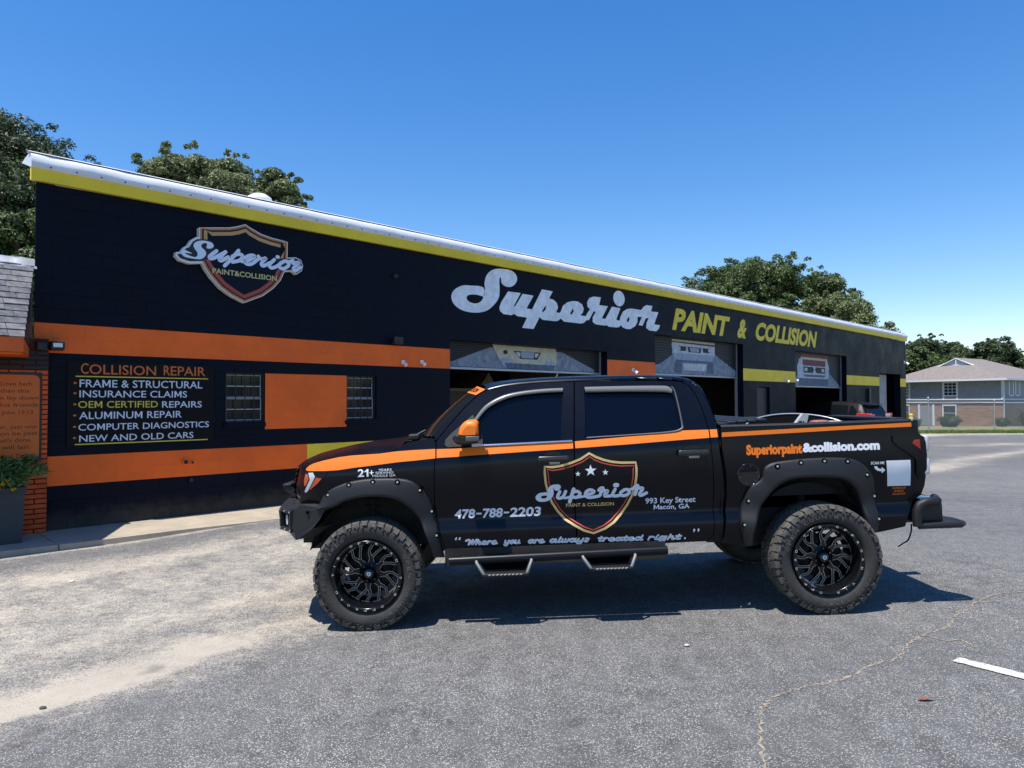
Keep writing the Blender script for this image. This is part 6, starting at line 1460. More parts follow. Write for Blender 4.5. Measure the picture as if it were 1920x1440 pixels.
def tree(x, y, h, rx, crown_z, rz, n, mat, label, seed, leaf=.13, nb=60, trunk=.28, group=None, kind='tree', br=(.18, .34), zb=None, gap=.0, cat='tree'):
    z0 = gz(x, y) if zb is None else zb
    rnd = random.Random(seed); t = empty(kind, (x, y, z0), label=label, cat=cat, group=group)
    cz = crown_z-z0
    cs, rs = [], []
    for i in range(nb):
        while True:
            u = Vector((rnd.uniform(-1, 1), rnd.uniform(-1, 1), rnd.uniform(-1, 1)))
            if .30 < u.length < 1: break
        k = .72+.28*rnd.random(); u = u.normalized()*(u.length**.45)*k
        rr_ = rnd.uniform(*br)*min(rx, rz)
        cs.append((u.x*rx*(1-.18*max(0, u.z)), u.y*rx, cz+u.z*rz)); rs.append(rr_)
    lob = [Vector((rnd.gauss(0, 1), rnd.gauss(0, 1), rnd.gauss(.2, 1))).normalized() for _ in range(9)]
    for i in range(nb):
        v = Vector((cs[i][0]/rx, cs[i][1]/rx, (cs[i][2]-cz)/rz)); n_ = v.normalized(); f_ = (.80+.26*max(0, max(n_.dot(l) for l in lob))**6 if rx < 8 else .96)+rnd.uniform(-.05, .05)
        cs[i] = (v.x*rx*f_, v.y*rx*f_, cz+v.z*rz*f_)
    for i in range(nb//3):
        n_ = Vector((rnd.gauss(0, 1), rnd.gauss(0, 1), abs(rnd.gauss(.2, 1)))).normalized(); f_ = rnd.uniform(.84, 1.0)
        cs.append((n_.x*rx*f_, n_.y*rx*f_, cz+n_.z*rz*f_)); rs.append(rnd.uniform(.35, .7)*br[0]*min(rx, rz))
    mb = MB(); mb.tube([(0, 0, -.3), (.05*rx*.2, 0, cz*.35), (.0, .1, cz*.75), (.1, 0, cz+rz*.4)], [trunk*1.25, trunk, trunk*.75, trunk*.25], 10).obj('trunk', M_['bark'], t)
    lb = MB()
    for i in range(0, nb, 3):
        a = Vector((0, 0, max(.5, cz-rz*.75+rnd.random()*rz*.6))); b = Vector(cs[i]); mid = a.lerp(b, .5)+Vector((rnd.uniform(-.3, .3), rnd.uniform(-.3, .3), .3))
        lb.tube([a, mid, b], [trunk*.38, trunk*.22, trunk*.06], 6, cap=False)
    lb.obj('limbs', M_['bark'], t, kind='stuff')
    leaves('crown', cs, rs, n, leaf, mat, t, seed)
    return t
# trees behind the shop and beyond the lot
tree(-20.2, 27.8, 0, 4.6, 8.8, 4.6, 150000, LEAF['dark'], 'tall dark tree behind the brick office, its crown cut by the frame edge', 11, leaf=.065, nb=190, trunk=.4, br=(.12, .24))
tree(-16.6, 24.5, 0, 2.2, 6.0, 2.6, 40000, LEAF['oak'], 'lower green tree just behind the shingled awning', 12, leaf=.07, nb=80, trunk=.2, br=(.14, .28))
tree(-14.7, 33.5, 0, 3.7, 10.9, 3.3, 110000, LEAF['light'], 'pale green tree rising over the middle of the roof near the shield sign', 21, leaf=.07, nb=130, trunk=.3, br=(.11, .24))
tree(-11.3, 34.5, 0, 1.6, 10.4, 3.0, 45000, LEAF['light'], 'slender pale tree with a stray top twig beside the pale green tree', 22, leaf=.07, nb=44, trunk=.25, br=(.18, .38))
tree(24.9, 72, 0, 10.6, 8.4, 8.4, 210000, LEAF['oak'], 'broad domed dark green tree above the far half of the shop roof', 31, leaf=.125, nb=420, trunk=.6, br=(.09, .17))
tree(28.5, 64, 0, 5.6, 6.4, 5.4, 80000, LEAF['light'], 'paler tree in front of the broad domed one, over the roof', 32, leaf=.11, nb=150, trunk=.4, br=(.11, .22))
tree(37.6, 76, 0, 3.2, 5.6, 3.8, 20000, LEAF['oak'], 'small tree peeping over the far end of the shop roof', 33, leaf=.15, nb=60, trunk=.3)
far_ = [(60.0, 102, 4.2, 7.0, 4.6, 'dark', 'round-topped dark tree behind the grey house gable'), (54.5, 94, 3.8, 4.4, 4.0, 'lime', 'lime green tree between the shop corner and the house gable'), (60.5, 95, 4.2, 4.0, 4.0, 'lime', 'second lime green tree, behind the house gable'), (65.5, 108, 4.2, 6.0, 4.8, 'oak', 'mid green tree in the dip of the tree line'),
        (70.5, 104, 4.6, 6.0, 4.9, 'dark', 'large dark tree above the far slope of the house roof'), (78, 112, 5.0, 5.4, 5.2, 'dark', 'dark tree standing past the far slope of the house roof'), (67, 116, 3.0, 7.8, 3.6, 'oak', 'small pointed tree top behind the tree line'), (74.5, 105, 4.0, 4, 4.5, 'oak', 'mid green tree between the two dark ones'), (50, 88, 3.2, 4.8, 4.0, 'oak', 'green tree beside the far corner of the shop'), (56, 108, 4, 6.5, 4.4, 'oak', 'tall green tree behind the lime ones'), (70.2, 113, 4.6, 6.6, 4.6, 'oak', 'green tree closing the gap behind the two lime ones'), (84, 106, 5, 5, 5, 'dark', 'last dark tree of the line beyond the house')]
for i, (x, y, rx, cz, rz, mt, lab) in enumerate(far_):
    tree(x, y, 0, rx, cz, rz, 30000, LEAF[mt], lab, 40+i, leaf=.15, nb=120, trunk=.3, group='trees beyond the grey house', zb=-1.2, br=(.12, .24))

def woods():
    rnd = random.Random(77); cs, rs = [], []
    for i in range(420):
        a = rnd.uniform(-38, 128); d = rnd.uniform(118, 150)          # degrees clockwise from +Y
        if -38 < a < 25: d = rnd.uniform(75, 95)
        x, y = d*math.sin(R(a)), d*math.cos(R(a)); cs.append((x, y, rnd.uniform(1.0, 5.0))); rs.append(rnd.uniform(1.6, 3.2))
    o = leaves('woods', cs, rs, 60000, .38, LEAF['oak'], None, 78, squash=1.0)
    tag(o, 'low belt of far woods closing the horizon', 'woods', kind='stuff')
woods()
# ------------------------------------------------------------------ grey apartment house
HS = dict(siding=pm('blue grey siding', (.25, .27, .315), .7, var=.08, vs=2), brick=pm('tan brick', (.30, .17, .125), .9, var=.3, vs=9, col2=(.19, .105, .085), vdet=2), white=pm('house trim', (.66, .70, .78), .6), roof=pm('tan shingle roof', (.25, .215, .19), .95, var=.3, vs=6, col2=(.16, .14, .13)), door=pm('grey door', (.24, .26, .30), .6), pane=pm('house pane', (.03, .03, .04), .1), curt=pm('yellow curtain', (.30, .26, .12), .8), gable=pm('gable white', (.55, .58, .66), .6))
_bn = HS['brick'].node_tree; _bt = _bn.nodes.new('ShaderNodeTexBrick'); _tc = _bn.nodes.new('ShaderNodeTexCoord'); _sx = _bn.nodes.new('ShaderNodeSeparateXYZ'); _ad = _bn.nodes.new('ShaderNodeMath'); _mp = _bn.nodes.new('ShaderNodeCombineXYZ')
_bn.links.new(_tc.outputs['Object'], _sx.inputs[0]); _bn.links.new(_sx.outputs[0], _ad.inputs[0]); _bn.links.new(_sx.outputs[1], _ad.inputs[1]); _bn.links.new(_ad.outputs[0], _mp.inputs[0]); _bn.links.new(_sx.outputs[2], _mp.inputs[1]); _bn.links.new(_mp.outputs[0], _bt.inputs['Vector']); _bt.inputs['Scale'].default_value = 1; _bt.inputs['Brick Width'].default_value = .42; _bt.inputs['Row Height'].default_value = .15; _bt.inputs['Mortar Size'].default_value = .015
_bt.inputs['Color1'].default_value = (.36, .19, .13, 1); _bt.inputs['Color2'].default_value = (.20, .105, .08, 1); _bt.inputs['Mortar'].default_value = (.32, .26, .21, 1); _bn.links.new(_bt.outputs[0], _bn.nodes['Principled BSDF'].inputs['Base Color'])
hx, hy, hz = 48.4, 70.0, -.75
hdir = Vector((-5.1, 8)).normalized()                 # from the near corner towards the shop
HM = Matrix.Translation((hx, hy, hz)) @ Matrix.Rotation(math.atan2(-hdir.y, -hdir.x), 4, 'Z')   # +x points back to the near corner; front face is -y
# local: front face along x from -11 to 0 at y=0, facing -y
house = empty('apartment_house', mat=HM, label='two-storey grey and brick house with a hipped tan roof beyond the chain-link fence', cat='house')
LX, LY = -11.2, 13.0
MB().box(LX, 0, 0, LY, -.3, 2.35).obj('brick_wall', HS['brick'], house)
MB().box(LX, 0, .02, LY, 2.351, 4.75).obj('siding_wall', HS['siding'], house)
sd = MB()
for i in range(56): x = LX+.1+i*.2; sd.box(x, x+.03, -.0, .019, 2.62, 4.5)
sd.obj('batten', HS['siding'], house, kind='stuff')
for z in (2.30, 2.62): MB().box(LX-.05, .05, -.09, -.002, z, z+.10).box(.002, .09, -.05, LY, z, z+.10).obj('band_board', HS['white'], house)
def hwin(x0, x1, z0, z1, curt, lab, lower=False):
    f = MB().box(x0-.16, x0, -.07, -.002, z0-(.5 if not lower else 0), z1+.1).box(x1, x1+.16, -.07, -.002, z0-(.5 if not lower else 0), z1+.1).box(x0, x1, -.06, -.002, z1, z1+.1).box(x0, x1, -.06, -.002, z0-.1, z0) if not lower else MB().box(x0-.1, x0, -.07, -.002, z0, z1).box(x1, x1+.1, -.07, -.002, z0, z1).box(x0-.1, x1+.1, -.09, -.002, z1, z1+.12)
    f = f.obj('window', HS['white'], house, label=lab)
    nx, nz = (3, 4) if not lower else (1, 2)
    for i in range(nx):
        for j in range(nz):
            a, b = x0+(x1-x0)*i/nx, x0+(x1-x0)*(i+1)/nx; c, d = z0+(z1-z0)*j/nz, z0+(z1-z0)*(j+1)/nz
            MB().box(a+.03, b-.03, -.025, -.015, c+.03, d-.03).obj('pane', HS['curt'] if curt else HS['pane'], f)
    MB().box(x0, x1, -.014, -.004, z0, z1).obj('muntin', HS['white'], f)
hwin(-10.6, -9.2, 3.15, 4.45, True, 'upper window with a yellow curtain'); hwin(-5.5, -4.3, 3.1, 4.4, False, 'upper window with white muntins')
hwin(-10.5, -9.2, .5, 2.0, False, 'lower dark window by the shop corner', True); hwin(-5.6, -4.4, .5, 2.0, False, 'lower dark window over the hedge', True)
dr_ = MB().box(-8.0, -6.7, -.06, -.002, -.1, 2.0).obj('door', HS['door'], house); MB().box(-6.95, -6.87, -.10, -.061, .9, .98).obj('handle', HS['pane'], dr_)
MB().box(-8.2, -8.001, -.08, -.003, -.1, 2.12).box(-6.699, -6.5, -.08, -.003, -.1, 2.12).obj('door_frame', HS['white'], house)
MB().box(-.12, .03, -.08, -.003, 2.72, 4.7).box(.003, .08, -.003, .12, 2.72, 4.7).box(LX-.03, LX+.12, -.08, -.003, 2.72, 4.7).obj('corner_board', HS['white'], house)
for y in (1.2, 2.6, 5.0, 7.0, 9.4): 
    q = MB().box(.003, .05, y, y+.12, 3.1, 4.5).box(.003, .05, y+.9, y+1.02, 3.1, 4.5).box(.003, .05, y+.12, y+.9, 3.0, 3.1).obj('side_window', HS['white'], house); MB().box(.004, .03, y+.12, y+.9, 3.1, 4.5).obj('pane', HS['siding'], q)
e = .6; rz_ = 7.15; mx = LX/2
MB().add([(LX-e, -e, 4.72), (e, -e, 4.72), (e, LY+e, 4.72), (LX-e, LY+e, 4.72), (mx, 4.2, rz_), (mx, LY-4.2, rz_)], [(0, 1, 4), (1, 2, 5, 4), (2, 3, 5), (3, 0, 4, 5)]).obj('roof', HS['roof'], house)
MB().box(LX-e-.03, e+.03, -e-.05, -e+.01, 4.55, 4.74).box(e-.01, e+.05, -e+.01, LY+e, 4.55, 4.74).obj('fascia', HS['white'], house)
MB().box(LX-e, e, -e+.01, LY+e, 4.50, 4.549).obj('soffit', HS['siding'], house)
gx, gy = mx+.1, 2.6
MB().add([(gx-2.0, gy, 6.12), (gx+2.0, gy, 6.12), (gx, gy, 6.98)], [(0, 1, 2)]).obj('gable_vent', HS['gable'], house)
MB().add([(gx-2.3, gy-.15, 6.0), (gx, gy-.15, 7.14), (gx+2.3, gy-.15, 6.0), (gx-2.3, 5.0, 6.0), (gx, 5.0, 7.14), (gx+2.3, 5.0, 6.0)], [(0, 1, 4, 3), (1, 2, 5, 4)]).obj('gable_roof', HS['roof'], house)
MB().tube([(gx-2.2, gy-.1, 6.03), (gx, gy-.1, 7.06), (gx+2.2, gy-.1, 6.03)], .07, 6).tube([(gx, gy-.06, 6.1), (gx, gy-.06, 6.95)], .08, 6).obj('bargeboard', HS['white'], house)
MB().tube([(.15, -.5, 4.6), (.15, -.15, 4.3), (.12, -.12, 0.0)], .06, 8).obj('downspout', HS['white'], house)

# hedges
def bush(px_x, y, rx, ry, rz, n, lab, seed, group='clipped hedges by the grey house'):
    z0 = gz(px_x, y); b = empty('hedge', (px_x, y, z0), label=lab, cat='hedge', group=group)
    rnd = random.Random(seed); cs = []; rs = []
    for i in range(40):
        a, c = rnd.uniform(0, 6.283), math.sqrt(rnd.random()); u = rnd.random()
        cs.append((rx*.8*c*math.cos(a), ry*.8*c*math.sin(a), rz*(.25+.6*u))); rs.append(.26*min(rx, rz)+.06)
    o = leaves('foliage', cs, rs, n, .045, LEAF['hedge'], b, seed, squash=.9); MB().tube([(0, 0, -.1), (0, 0, rz*.6)], .05, 6).obj('stem', M_['bark'], b)
    MB().lathe([(.02, .6*rx), (rz*.4, .8*rx), (rz*.78, .62*rx), (rz*.85, 0)], 16, axis='z').obj('inner_twigs', LEAF['hedge'], b)
bush(40.0, 65.0, 1.0, .9, .95, 5000, 'low clipped hedge between the house door and the lower window', 61)
bush(44.8, 65.0, .62, .6, .8, 3500, 'small round clipped bush in front of the brick wall', 62)
bush(48.6, 66.0, 1.6, 1.3, 1.75, 9000, 'tall square hedge at the near corner of the house', 63)
bush(36.6, 65.0, .9, .7, .8, 3500, 'low dark bush beside the yellow bollard', 64)
# yellow bollard and post by the far corner
yb_ = empty('bollard', mat=Matrix.Translation((21.9, 39.0, gz(21.9, 39.0))), label='yellow bollard at the far corner of the shop', cat='bollard')
MB().tube([(0, 0, -.1), (0, 0, 1.0)], .11, 14).lathe([(1.0, .11), (1.04, .09), (1.06, 0)], 14, axis='z').obj('post', pm('bollard yellow', (.65, .48, .02), .5), yb_)
MB().lathe([(.78, .1125), (.86, .1125)], 14, axis='z').obj('band', M_['white'], yb_)

# chain-link fence
fa, fb = Vector((24.6, 43.6)), Vector((39.0, 49.6)); ln = (fb-fa).length; fd_ = (fb-fa).normalized()
fz = gz(26, 44)
FM = Matrix.Translation((fa.x, fa.y, 0)) @ Matrix.Rotation(math.atan2(fd_.y, fd_.x), 4, 'Z')
fence = empty('chain_link_fence', mat=FM, label='galvanised chain-link fence crossing in front of the grey house', cat='fence')
def fg(u): p = fa+fd_*u; return gz(p.x, p.y)
for u, h, r_ in ((1.37, 2.05, .045), (7.55, 1.95, .035), (12.6, 1.95, .035), (-2.2, 1.95, .035)):
    p = MB().tube([(u, 0, fg(u)-.2), (u, 0, fg(u)+h)], r_, 10).obj('post', M_['galv'], fence); MB().lathe([(fg(u)+h, r_*1.3), (fg(u)+h+.05, r_*1.2), (fg(u)+h+.09, 0)], 10, axis='z', c=(u, 0, 0)).obj('cap', M_['galv'], p)
MB().tube([(-3, 0, fg(-1)+1.86), (1.37, 0, fg(1)+1.86)], .02, 6).tube([(1.37, 0, fg(1)+1.80), (ln, 0, fg(ln)+1.80)], .02, 6).obj('top_rail', M_['galv'], fence)
mb = MB(); p_ = .075; u = -3.0; H_f = 1.74
def wire(u0, z0, u1, z1):
    w_ = .006; d = Vector((u1-u0, z1-z0)).normalized(); nx_, nz_ = -d.y*w_, d.x*w_
    zz = fg((u0+u1)/2); mb.add([(u0-nx_, 0, zz+z0-nz_), (u0+nx_, 0, zz+z0+nz_), (u1+nx_, .003, zz+z1+nz_), (u1-nx_, .003, zz+z1-nz_)], [(0, 1, 2, 3)])
while u < ln:
    wire(u, .04, u+H_f, .04+H_f); wire(u+H_f, .04, u, .04+H_f); u += p_*1.4
mb.obj('wire_mesh', M_['galv'], fence, kind='stuff')

# verge grass strip and litter of tan debris
def verge():
    rng = np.random.default_rng(5); n = 26000; x = rng.uniform(20, 60, n); y = 37.9+rng.random(n)**1.3*9; keep = np.ones(n, bool)
    keep &= ~((x > 33) & (rng.random(n) < .6)); x, y = x[keep], y[keep]; n = len(x)
    z = np.array([gz(a, b)-.03 for a, b in zip(x, y)]); h = rng.uniform(.05, .16, n); a = rng.uniform(0, math.pi, n); w_ = rng.uniform(.01, .03, n)
    V = np.empty((n, 3, 3)); V[:, 0] = np.c_[x-np.cos(a)*w_, y-np.sin(a)*w_, z]; V[:, 1] = np.c_[x+np.cos(a)*w_, y+np.sin(a)*w_, z]; V[:, 2] = np.c_[x+rng.normal(0, .04, n), y+rng.normal(0, .04, n), z+h]
    me = bpy.data.meshes.new('grass'); me.vertices.add(n*3); me.vertices.foreach_set('co', V.reshape(-1)); me.loops.add(n*3); me.loops.foreach_set('vertex_index', np.arange(n*3, dtype=np.int32))
    me.polygons.add(n); me.polygons.foreach_set('loop_start', np.arange(0, n*3, 3, dtype=np.int32)); me.polygons.foreach_set('loop_total', np.full(n, 3, dtype=np.int32))
    at = me.attributes.new('tone', 'FLOAT', 'POINT'); at.data.foreach_set('value', np.repeat(rng.random(n), 3).astype(np.float32)); me.materials.append(LEAF['lime']); me.update()
    o = bpy.data.objects.new('grass', me); COL.objects.link(o); tag(o, 'strip of rough green grass along the far edge of the car park', 'grass', kind='stuff')
verge()

# ------------------------------------------------------------------ dark hatchback at the third bay
SV = dict(paint=pm('black cherry paint', (.008, .006, .008), .4, spec=.18), glass=pm('car glass', (.006, .008, .009), .05, spec=.25), red=pm('car lamp red', (.55, .02, .03), .2, coat=.4), clear=pm('car lamp clear', (.5, .5, .52), .15, coat=.5), trim=M_['black'])
SM = Matrix.Translation((14.5-.574*2.3, 28+.819*2.3, .08)) @ Matrix.Rotation(R(125), 4, 'Z')
suv = empty('hatchback', mat=SM, label='black cherry hatchback parked nose-in at the third bay, tail lamps towards the lot', cat='car')
def suvbody():
    # x forward; stations from tail (-2.3) to nose (2.25): (x, z_bottom, z_belt, half width)
    stt = [(-2.30, .45, .98, .80), (-2.26, .35, 1.02, .88), (-2.0, .30, 1.06, .92), (-1.2, .28, 1.03, .93), (0, .26, .99, .93), (1.1, .28, .97, .92), (1.8, .32, .90, .88), (2.15, .38, .78, .78), (2.25, .45, .66, .66)]
    rows = []
    for x, zb, zt, hw in stt:
        rows.append([(x, -hw+.05, zb), (x, -hw, zb+.1), (x, -hw-.005, (zb+zt)/2), (x, -hw+.02, zt-.05), (x, -hw+.07, zt), (x, 0, zt+.02), (x, hw-.07, zt), (x, hw-.02, zt-.05), (x, hw+.005, (zb+zt)/2), (x, hw, zb+.1), (x, hw-.05, zb)])
    mb = MB().grid(rows); mb.add(rows[0], [tuple(range(11))]); mb.add(rows[-1], [tuple(range(11))]); return mb.obj('body', SV['paint'], suv)
suvbody()
def greenhouse():
    prof = [(-2.24, 1.02), (-2.12, 1.32), (-1.93, 1.60), (-1.80, 1.645), (-1.2, 1.70), (-.3, 1.715), (.35, 1.66), (1.05, 1.12), (1.2, .99)]
    rows = []
    def hw(z): return .90-.24*sstep(.98, 1.72, z)
    for x, z in prof:
        h = hw(z); rows.append([(x, -hw(1.0)+.0, 1.0 if z > 1.0 else z), (x, -h, z-.03 if z > 1.05 else z), (x, -h+.06, z), (x, 0, z+.015), (x, h-.06, z), (x, h, z-.03 if z > 1.05 else z), (x, hw(1.0), 1.0 if z > 1.0 else z)])
    g = MB().grid(rows).obj('cabin', SV['paint'], suv)
    MB().add([(-2.262, -.76, 1.06), (-2.262, .76, 1.06), (-2.045, .63, 1.53), (-2.045, -.63, 1.53)], [(0, 1, 2, 3)]).obj('rear_window', SV['glass'], suv)
    MB().add([(-1.95, -.62, 1.60), (-1.95, .62, 1.60), (-2.22, .60, 1.565), (-2.22, -.60, 1.565), (-1.95, -.62, 1.565), (-1.95, .62, 1.565)], [(0, 1, 2, 3), (3, 2, 5, 4), (0, 3, 4), (1, 5, 2)]).obj('spoiler', SV['paint'], suv)
    for m in (-1, 1):
        def sw(P, name='side_window'):
            return MB().add([(x, m*(hw(z)+.012-(.008 if z < 1.1 else .0)), z) for x, z in P], [tuple(range(len(P)))]).obj(name, SV['glass'], suv)
        sw([(-1.90, 1.20), (-1.62, 1.12), (-1.50, 1.12), (-1.50, 1.55), (-1.62, 1.55)]); sw([(-1.42, 1.10), (-.55, 1.08), (-.55, 1.60), (-1.42, 1.56)]); sw([(-.47, 1.08), (.55, 1.06), (.30, 1.55), (-.47, 1.60)])
        MB().tube([(-1.93, m*.875, 1.19), (-1.6, m*.905, 1.09), (.7, m*.905, 1.045)], .012, 6).obj('chrome_strip', PT['silver'], suv)
        MB().bbox(-2.31, -1.85, *sorted((m*.58, m*.935)), 1.07, 1.25, .03).obj('tail_lamp', SV['red'], suv)
        MB().bbox(-2.325, -2.305, *sorted((m*.42, m*.74)), 1.09, 1.21, .008).obj('tail_lamp', SV['red'] if m > 0 else SV['clear'], suv)
        for x in (-1.42, 1.32):
            w_ = empty('wheel'); w_.parent = suv; w_.location = (x, m*.85, .34)
            MB().lathe([(-.1, .2), (-.11, .30), (-.09, .34), (.09, .34), (.11, .30), (.1, .2)], 28).obj('tyre', PT['rubber'], w_); MB().lathe([(-.06, 0), (-.08, .05), (-.07, .19), (.09, .2)], 20).lathe([(.06, 0), (.08, .05), (.07, .19)], 20).obj('rim', PT['silver'], w_)
        MB().bbox(.55, .75, *sorted((m*.93, m*1.08)), 1.0, 1.14, .03).obj('door_mirror', SV['paint'], suv)
    MB().bbox(-2.32, -2.29, -.16, .16, .78, .90, .005).obj('number_plate', M_['white'], suv)
    MB().tube([(-2.26, .15, 1.10), (-2.24, -.25, 1.13)], .012, 6).obj('rear_wiper', SV['trim'], suv)
    MB().tube([(-2.29, 0, .99), (-2.312, 0, .99)], .05, 16).obj('badge', PT['silver'], suv)
    MB().tube([(-1.3, .1, 1.70), (-1.36, .1, 1.76), (-1.5, .1, 1.70)], .02, 6).obj('antenna_fin', SV['paint'], suv)
greenhouse()
# car under repair inside the third bay, bonnet raised
rc = empty('repair_car', mat=MWt(25.9, 3.0, 0), label='dark car inside the third bay with its bonnet raised', cat='car')
MB().bbox(-1.2, 2.6, -.9, .9, .35, .95, .12).obj('body', SV['paint'], rc); MB().bbox(-1.0, .8, -.75, .75, .9, 1.42, .2).obj('cabin', SV['glass'], rc)
MB().add([(1.0, -.7, .98), (1.0, .7, .98), (1.75, .7, 1.95), (1.75, -.7, 1.95), (1.04, -.7, .96), (1.04, .7, .96), (1.79, .7, 1.93), (1.79, -.7, 1.93)], [(0, 1, 2, 3), (4, 7, 6, 5), (0, 3, 7, 4), (1, 5, 6, 2), (3, 2, 6, 7)]).obj('bonnet', SV['paint'], rc)
for x in (-.6, 2.0):
    for y in (-.85, .85): MB().lathe([(-.1, .2), (-.1, .33), (.1, .33), (.1, .2)], 20, c=(x, y, .33)).obj('wheel', PT['rubber'], rc)

# ------------------------------------------------------------------ planter by the brick wall
PM = Matrix.Translation((-6.42, 8.92, .08)) @ Matrix.Rotation(WA, 4, 'Z')
pl = empty('planter', mat=PM, label='tall dark square planter on the walkway under the verse plaque', cat='planter')
rows = [[(a*s_, b*s_, z) for a, b in ((-1, -1), (1, -1), (1, 1), (-1, 1))] for z, s_ in ((0, .20), (.62, .225), (.66, .24), (.70, .24), (.70, .215), (.62, .21))]
mb = MB().grid(rows, smooth=False, closed=True); mb.add(rows[-1], [(0, 1, 2, 3)]).obj('pot', pm('charcoal planter', (.035, .04, .048), .6, var=.1, vs=4), pl)
MB().add([(-.21, -.21, .64), (.21, -.21, .64), (.21, .21, .64), (-.21, .21, .64)], [(0, 1, 2, 3)]).obj('soil', M_['bark'], pl)
pn = empty('potted_plant', mat=PM @ Matrix.Translation((0, 0, .66)), label='leafy evergreen with small yellow flowers growing in the planter', cat='plant')
rnd = random.Random(3)
sm_ = MB(); cs = []; rs = []
for i in range(12):
    a = i*2.4; rr_ = .10+.2*rnd.random(); tip = Vector((rr_*math.cos(a)*1.5, rr_*math.sin(a)*1.1, +.08+.26*rnd.random()))
    sm_.tube([(0, 0, 0), tip*.5+Vector((0, 0, .08)), tip], [.008, .006, .003], 5); cs.append(tuple(tip)); rs.append(.12)
    cs.append(tuple(tip*.6+Vector((0, 0, .05)))); rs.append(.07)
sm_.obj('stems', M_['bark'], pn)
leaves('foliage', cs, rs, 2600, .036, LEAF['plant'], pn, 9, squash=1.0, aspect=.28)
fl = [(-.16, -.28, .10), (-.06, -.30, .05), (-.22, -.27, .02), (.03, -.30, .14), (-.10, -.31, .0), (.10, -.28, .03), (-.02, -.32, .10), (-.28, -.22, .06)]
for q in fl:
    leaves('flower', [q], [.018], 40, .020, LEAF['bloom'], pn, int(abs(q[0])*999), squash=.5, aspect=.6)

# ------------------------------------------------------------------ marks and litter on the asphalt
def ribbon_ground(name, P, wd, mat, label, lift=.003, jitter=.3, seed=4, n=8):
    rnd = random.Random(seed); Q = [Vector(p) for p in cr(P, n)]; 
    Q2 = []
    for i, p in enumerate(Q):
        d = (Q[min(i+1, len(Q)-1)]-Q[max(i-1, 0)]).normalized(); nn = Vector((-d.y, d.x)); Q2.append((p+nn*rnd.gauss(0, wd*jitter), nn, wd*(.35+.9*rnd.random()**2)))
    rows = [[(p.x+nn.x*w_, p.y+nn.y*w_, 0) for w_ in (-w/2, w/2)] for p, nn, w in Q2]
    rows = [[(x, y, gz(x, y)+.004*math.sin(x*.8)*math.cos(y*.7)+lift) for x, y, _ in r_] for r_ in rows]
    o = MB().grid(rows).obj(name, mat, None); tag(o, label, None, None, 'structure'); return o
ck = pm('dusty crack fill', (.34, .28, .20), .95, var=.5, vs=30, col2=(.17, .145, .115), coord='World')
CRK = [gp(*q) for q in [(1.22, 3.45), (1.33, 3.86), (1.40, 4.05), (1.48, 4.26), (1.62, 4.44), (1.83, 4.57), (2.05, 4.66), (2.27, 4.79), (2.5, 4.98), (2.72, 5.08), (2.95, 5.36), (3.2, 5.59), (3.48, 5.76), (3.75, 6.07), (3.95, 6.22), (4.19, 6.47), (4.45, 6.5)]]
ribbon_ground('crack', CRK, .021, ck, 'long dusty crack wandering across the asphalt', jitter=.42, n=12)
ribbon_ground('crack', [gp(*q) for q in [(3.2, 5.59), (3.30, 5.45), (3.41, 5.47), (3.42, 5.30)]], .018, ck, 'short side branch of the dusty crack', lift=.004, n=8, seed=5)
ribbon_ground('crack', [gp(*q) for q in [(4.19, 6.47), (4.6, 6.75), (5.1, 6.9), (5.6, 7.4)]], .016, ck, 'thin crack running on past the truck shadow', lift=.004, n=8, seed=6)
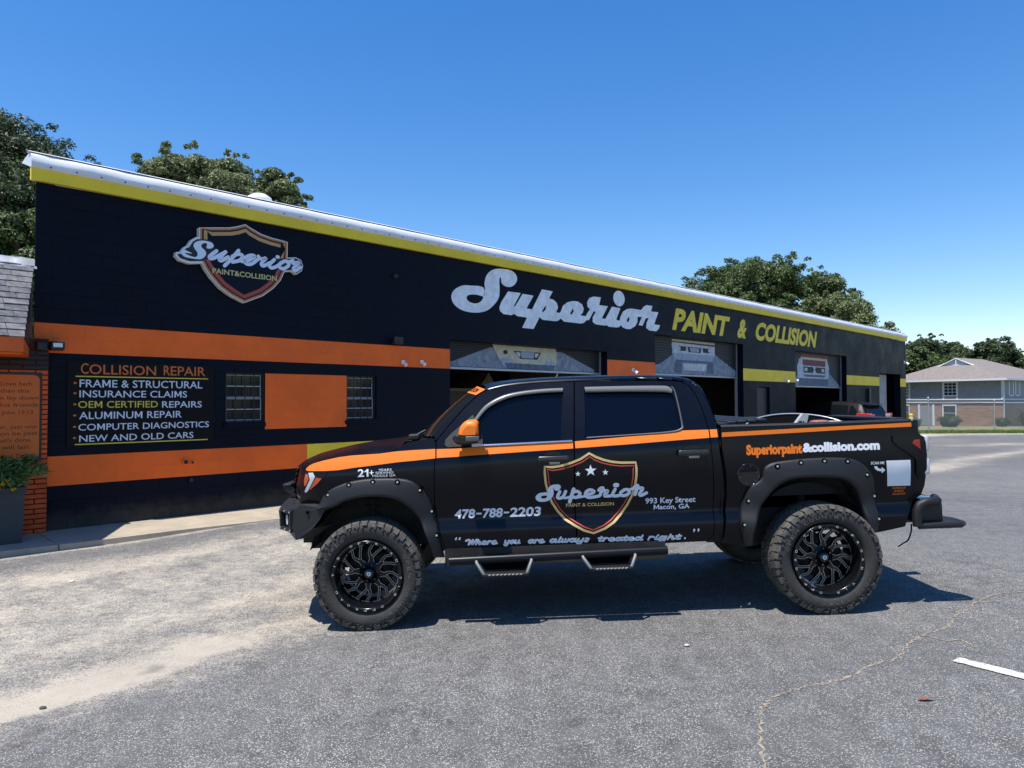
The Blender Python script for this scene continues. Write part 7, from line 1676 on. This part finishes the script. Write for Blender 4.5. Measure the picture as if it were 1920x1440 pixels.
def stripe_paint():
    P = [(3.05, 5.03), (3.16, 5.09), (3.75, 4.49), (4.4, 3.85), (4.29, 3.75), (3.62, 4.40)]
    mb = MB(); a0, a1 = Vector((3.07, 5.06)), Vector((3.18, 5.10)); d = Vector((.70, -.72)).normalized(); rows = []
    c = Vector(gp(3.13, 5.06)); d = Vector((.58, -.81)).normalized(); nn = Vector((-d.y, d.x)); rnd = random.Random(2)
    for i in range(60):
        p = c+d*(i*.03); w_ = .056+rnd.uniform(-.007, .005); w_ *= .8+.2*sstep(-1, 1, i)
        rows.append([(p.x+nn.x*s_*w_, p.y+nn.y*s_*w_, gz(p.x, p.y)+.004*math.sin(p.x*.8)*math.cos(p.y*.7)+.006) for s_ in (-1, 1)])
    o = MB().grid(rows).obj('road_marking', pm('worn white line', (.66, .65, .60), .8, var=.18, vs=40, bump=.6, bs=120, coord='World', col2=(.36, .355, .33)), None); tag(o, 'end of a worn white parking bay line', None, None, 'structure')
stripe_paint()
lf = empty('fallen_leaf', (*gp(2.52, 4.38), gz(2.3, 4.1)+.006), label='small brown fallen leaf on the asphalt near the white line', cat='leaf')
MB().add([(-.05, 0, .004), (-.02, .018, .012), (.02, .014, .006), (.05, 0, .014), (.02, -.016, .010), (-.02, -.014, .004), (0, 0, .002)], [(0, 6, 1), (1, 6, 2), (2, 6, 3), (3, 6, 4), (4, 6, 5), (5, 6, 0)]).obj('leaf_blade', pm('dry leaf', (.20, .085, .04), .8), lf); MB().tube([(.05, 0, .014), (.07, .006, .01)], .002, 5).obj('stalk', M_['bark'], lf)
def pebble(name, x, y, s, col, lab, seed):
    x, y = gp(x, y)
    bm = bmesh.new(); bmesh.ops.create_icosphere(bm, subdivisions=2, radius=1); rnd = random.Random(seed)
    for v in bm.verts: v.co = Vector((v.co.x*s*(1+rnd.uniform(-.2, .2)), v.co.y*s*.7*(1+rnd.uniform(-.2, .2)), v.co.z*s*.5*(1+rnd.uniform(-.2, .2))))
    me = bpy.data.meshes.new(name); bm.to_mesh(me); bm.free(); me.materials.append(pm(name, col, .8)); o = bpy.data.objects.new(name, me); COL.objects.link(o); o.location = (x, y, gz(x, y)+s*.4); tag(o, lab, 'stone')
pebble('stone', -2.81, 4.29, .022, (.05, .05, .055), 'dark angular stone lying on the sand streak', 1)
pebble('stone', -.97, 4.93, .016, (.12, .11, .10), 'small grey stone on bare asphalt in front of the front wheel', 2)
pebble('stone', 1.30, 5.35, .018, (.55, .50, .42), 'pale stone chip on the asphalt before the rear wheel', 3)
pebble('stone', -4.5, 7.3, .025, (.65, .63, .58), 'pale stone chip near the kerb', 4)
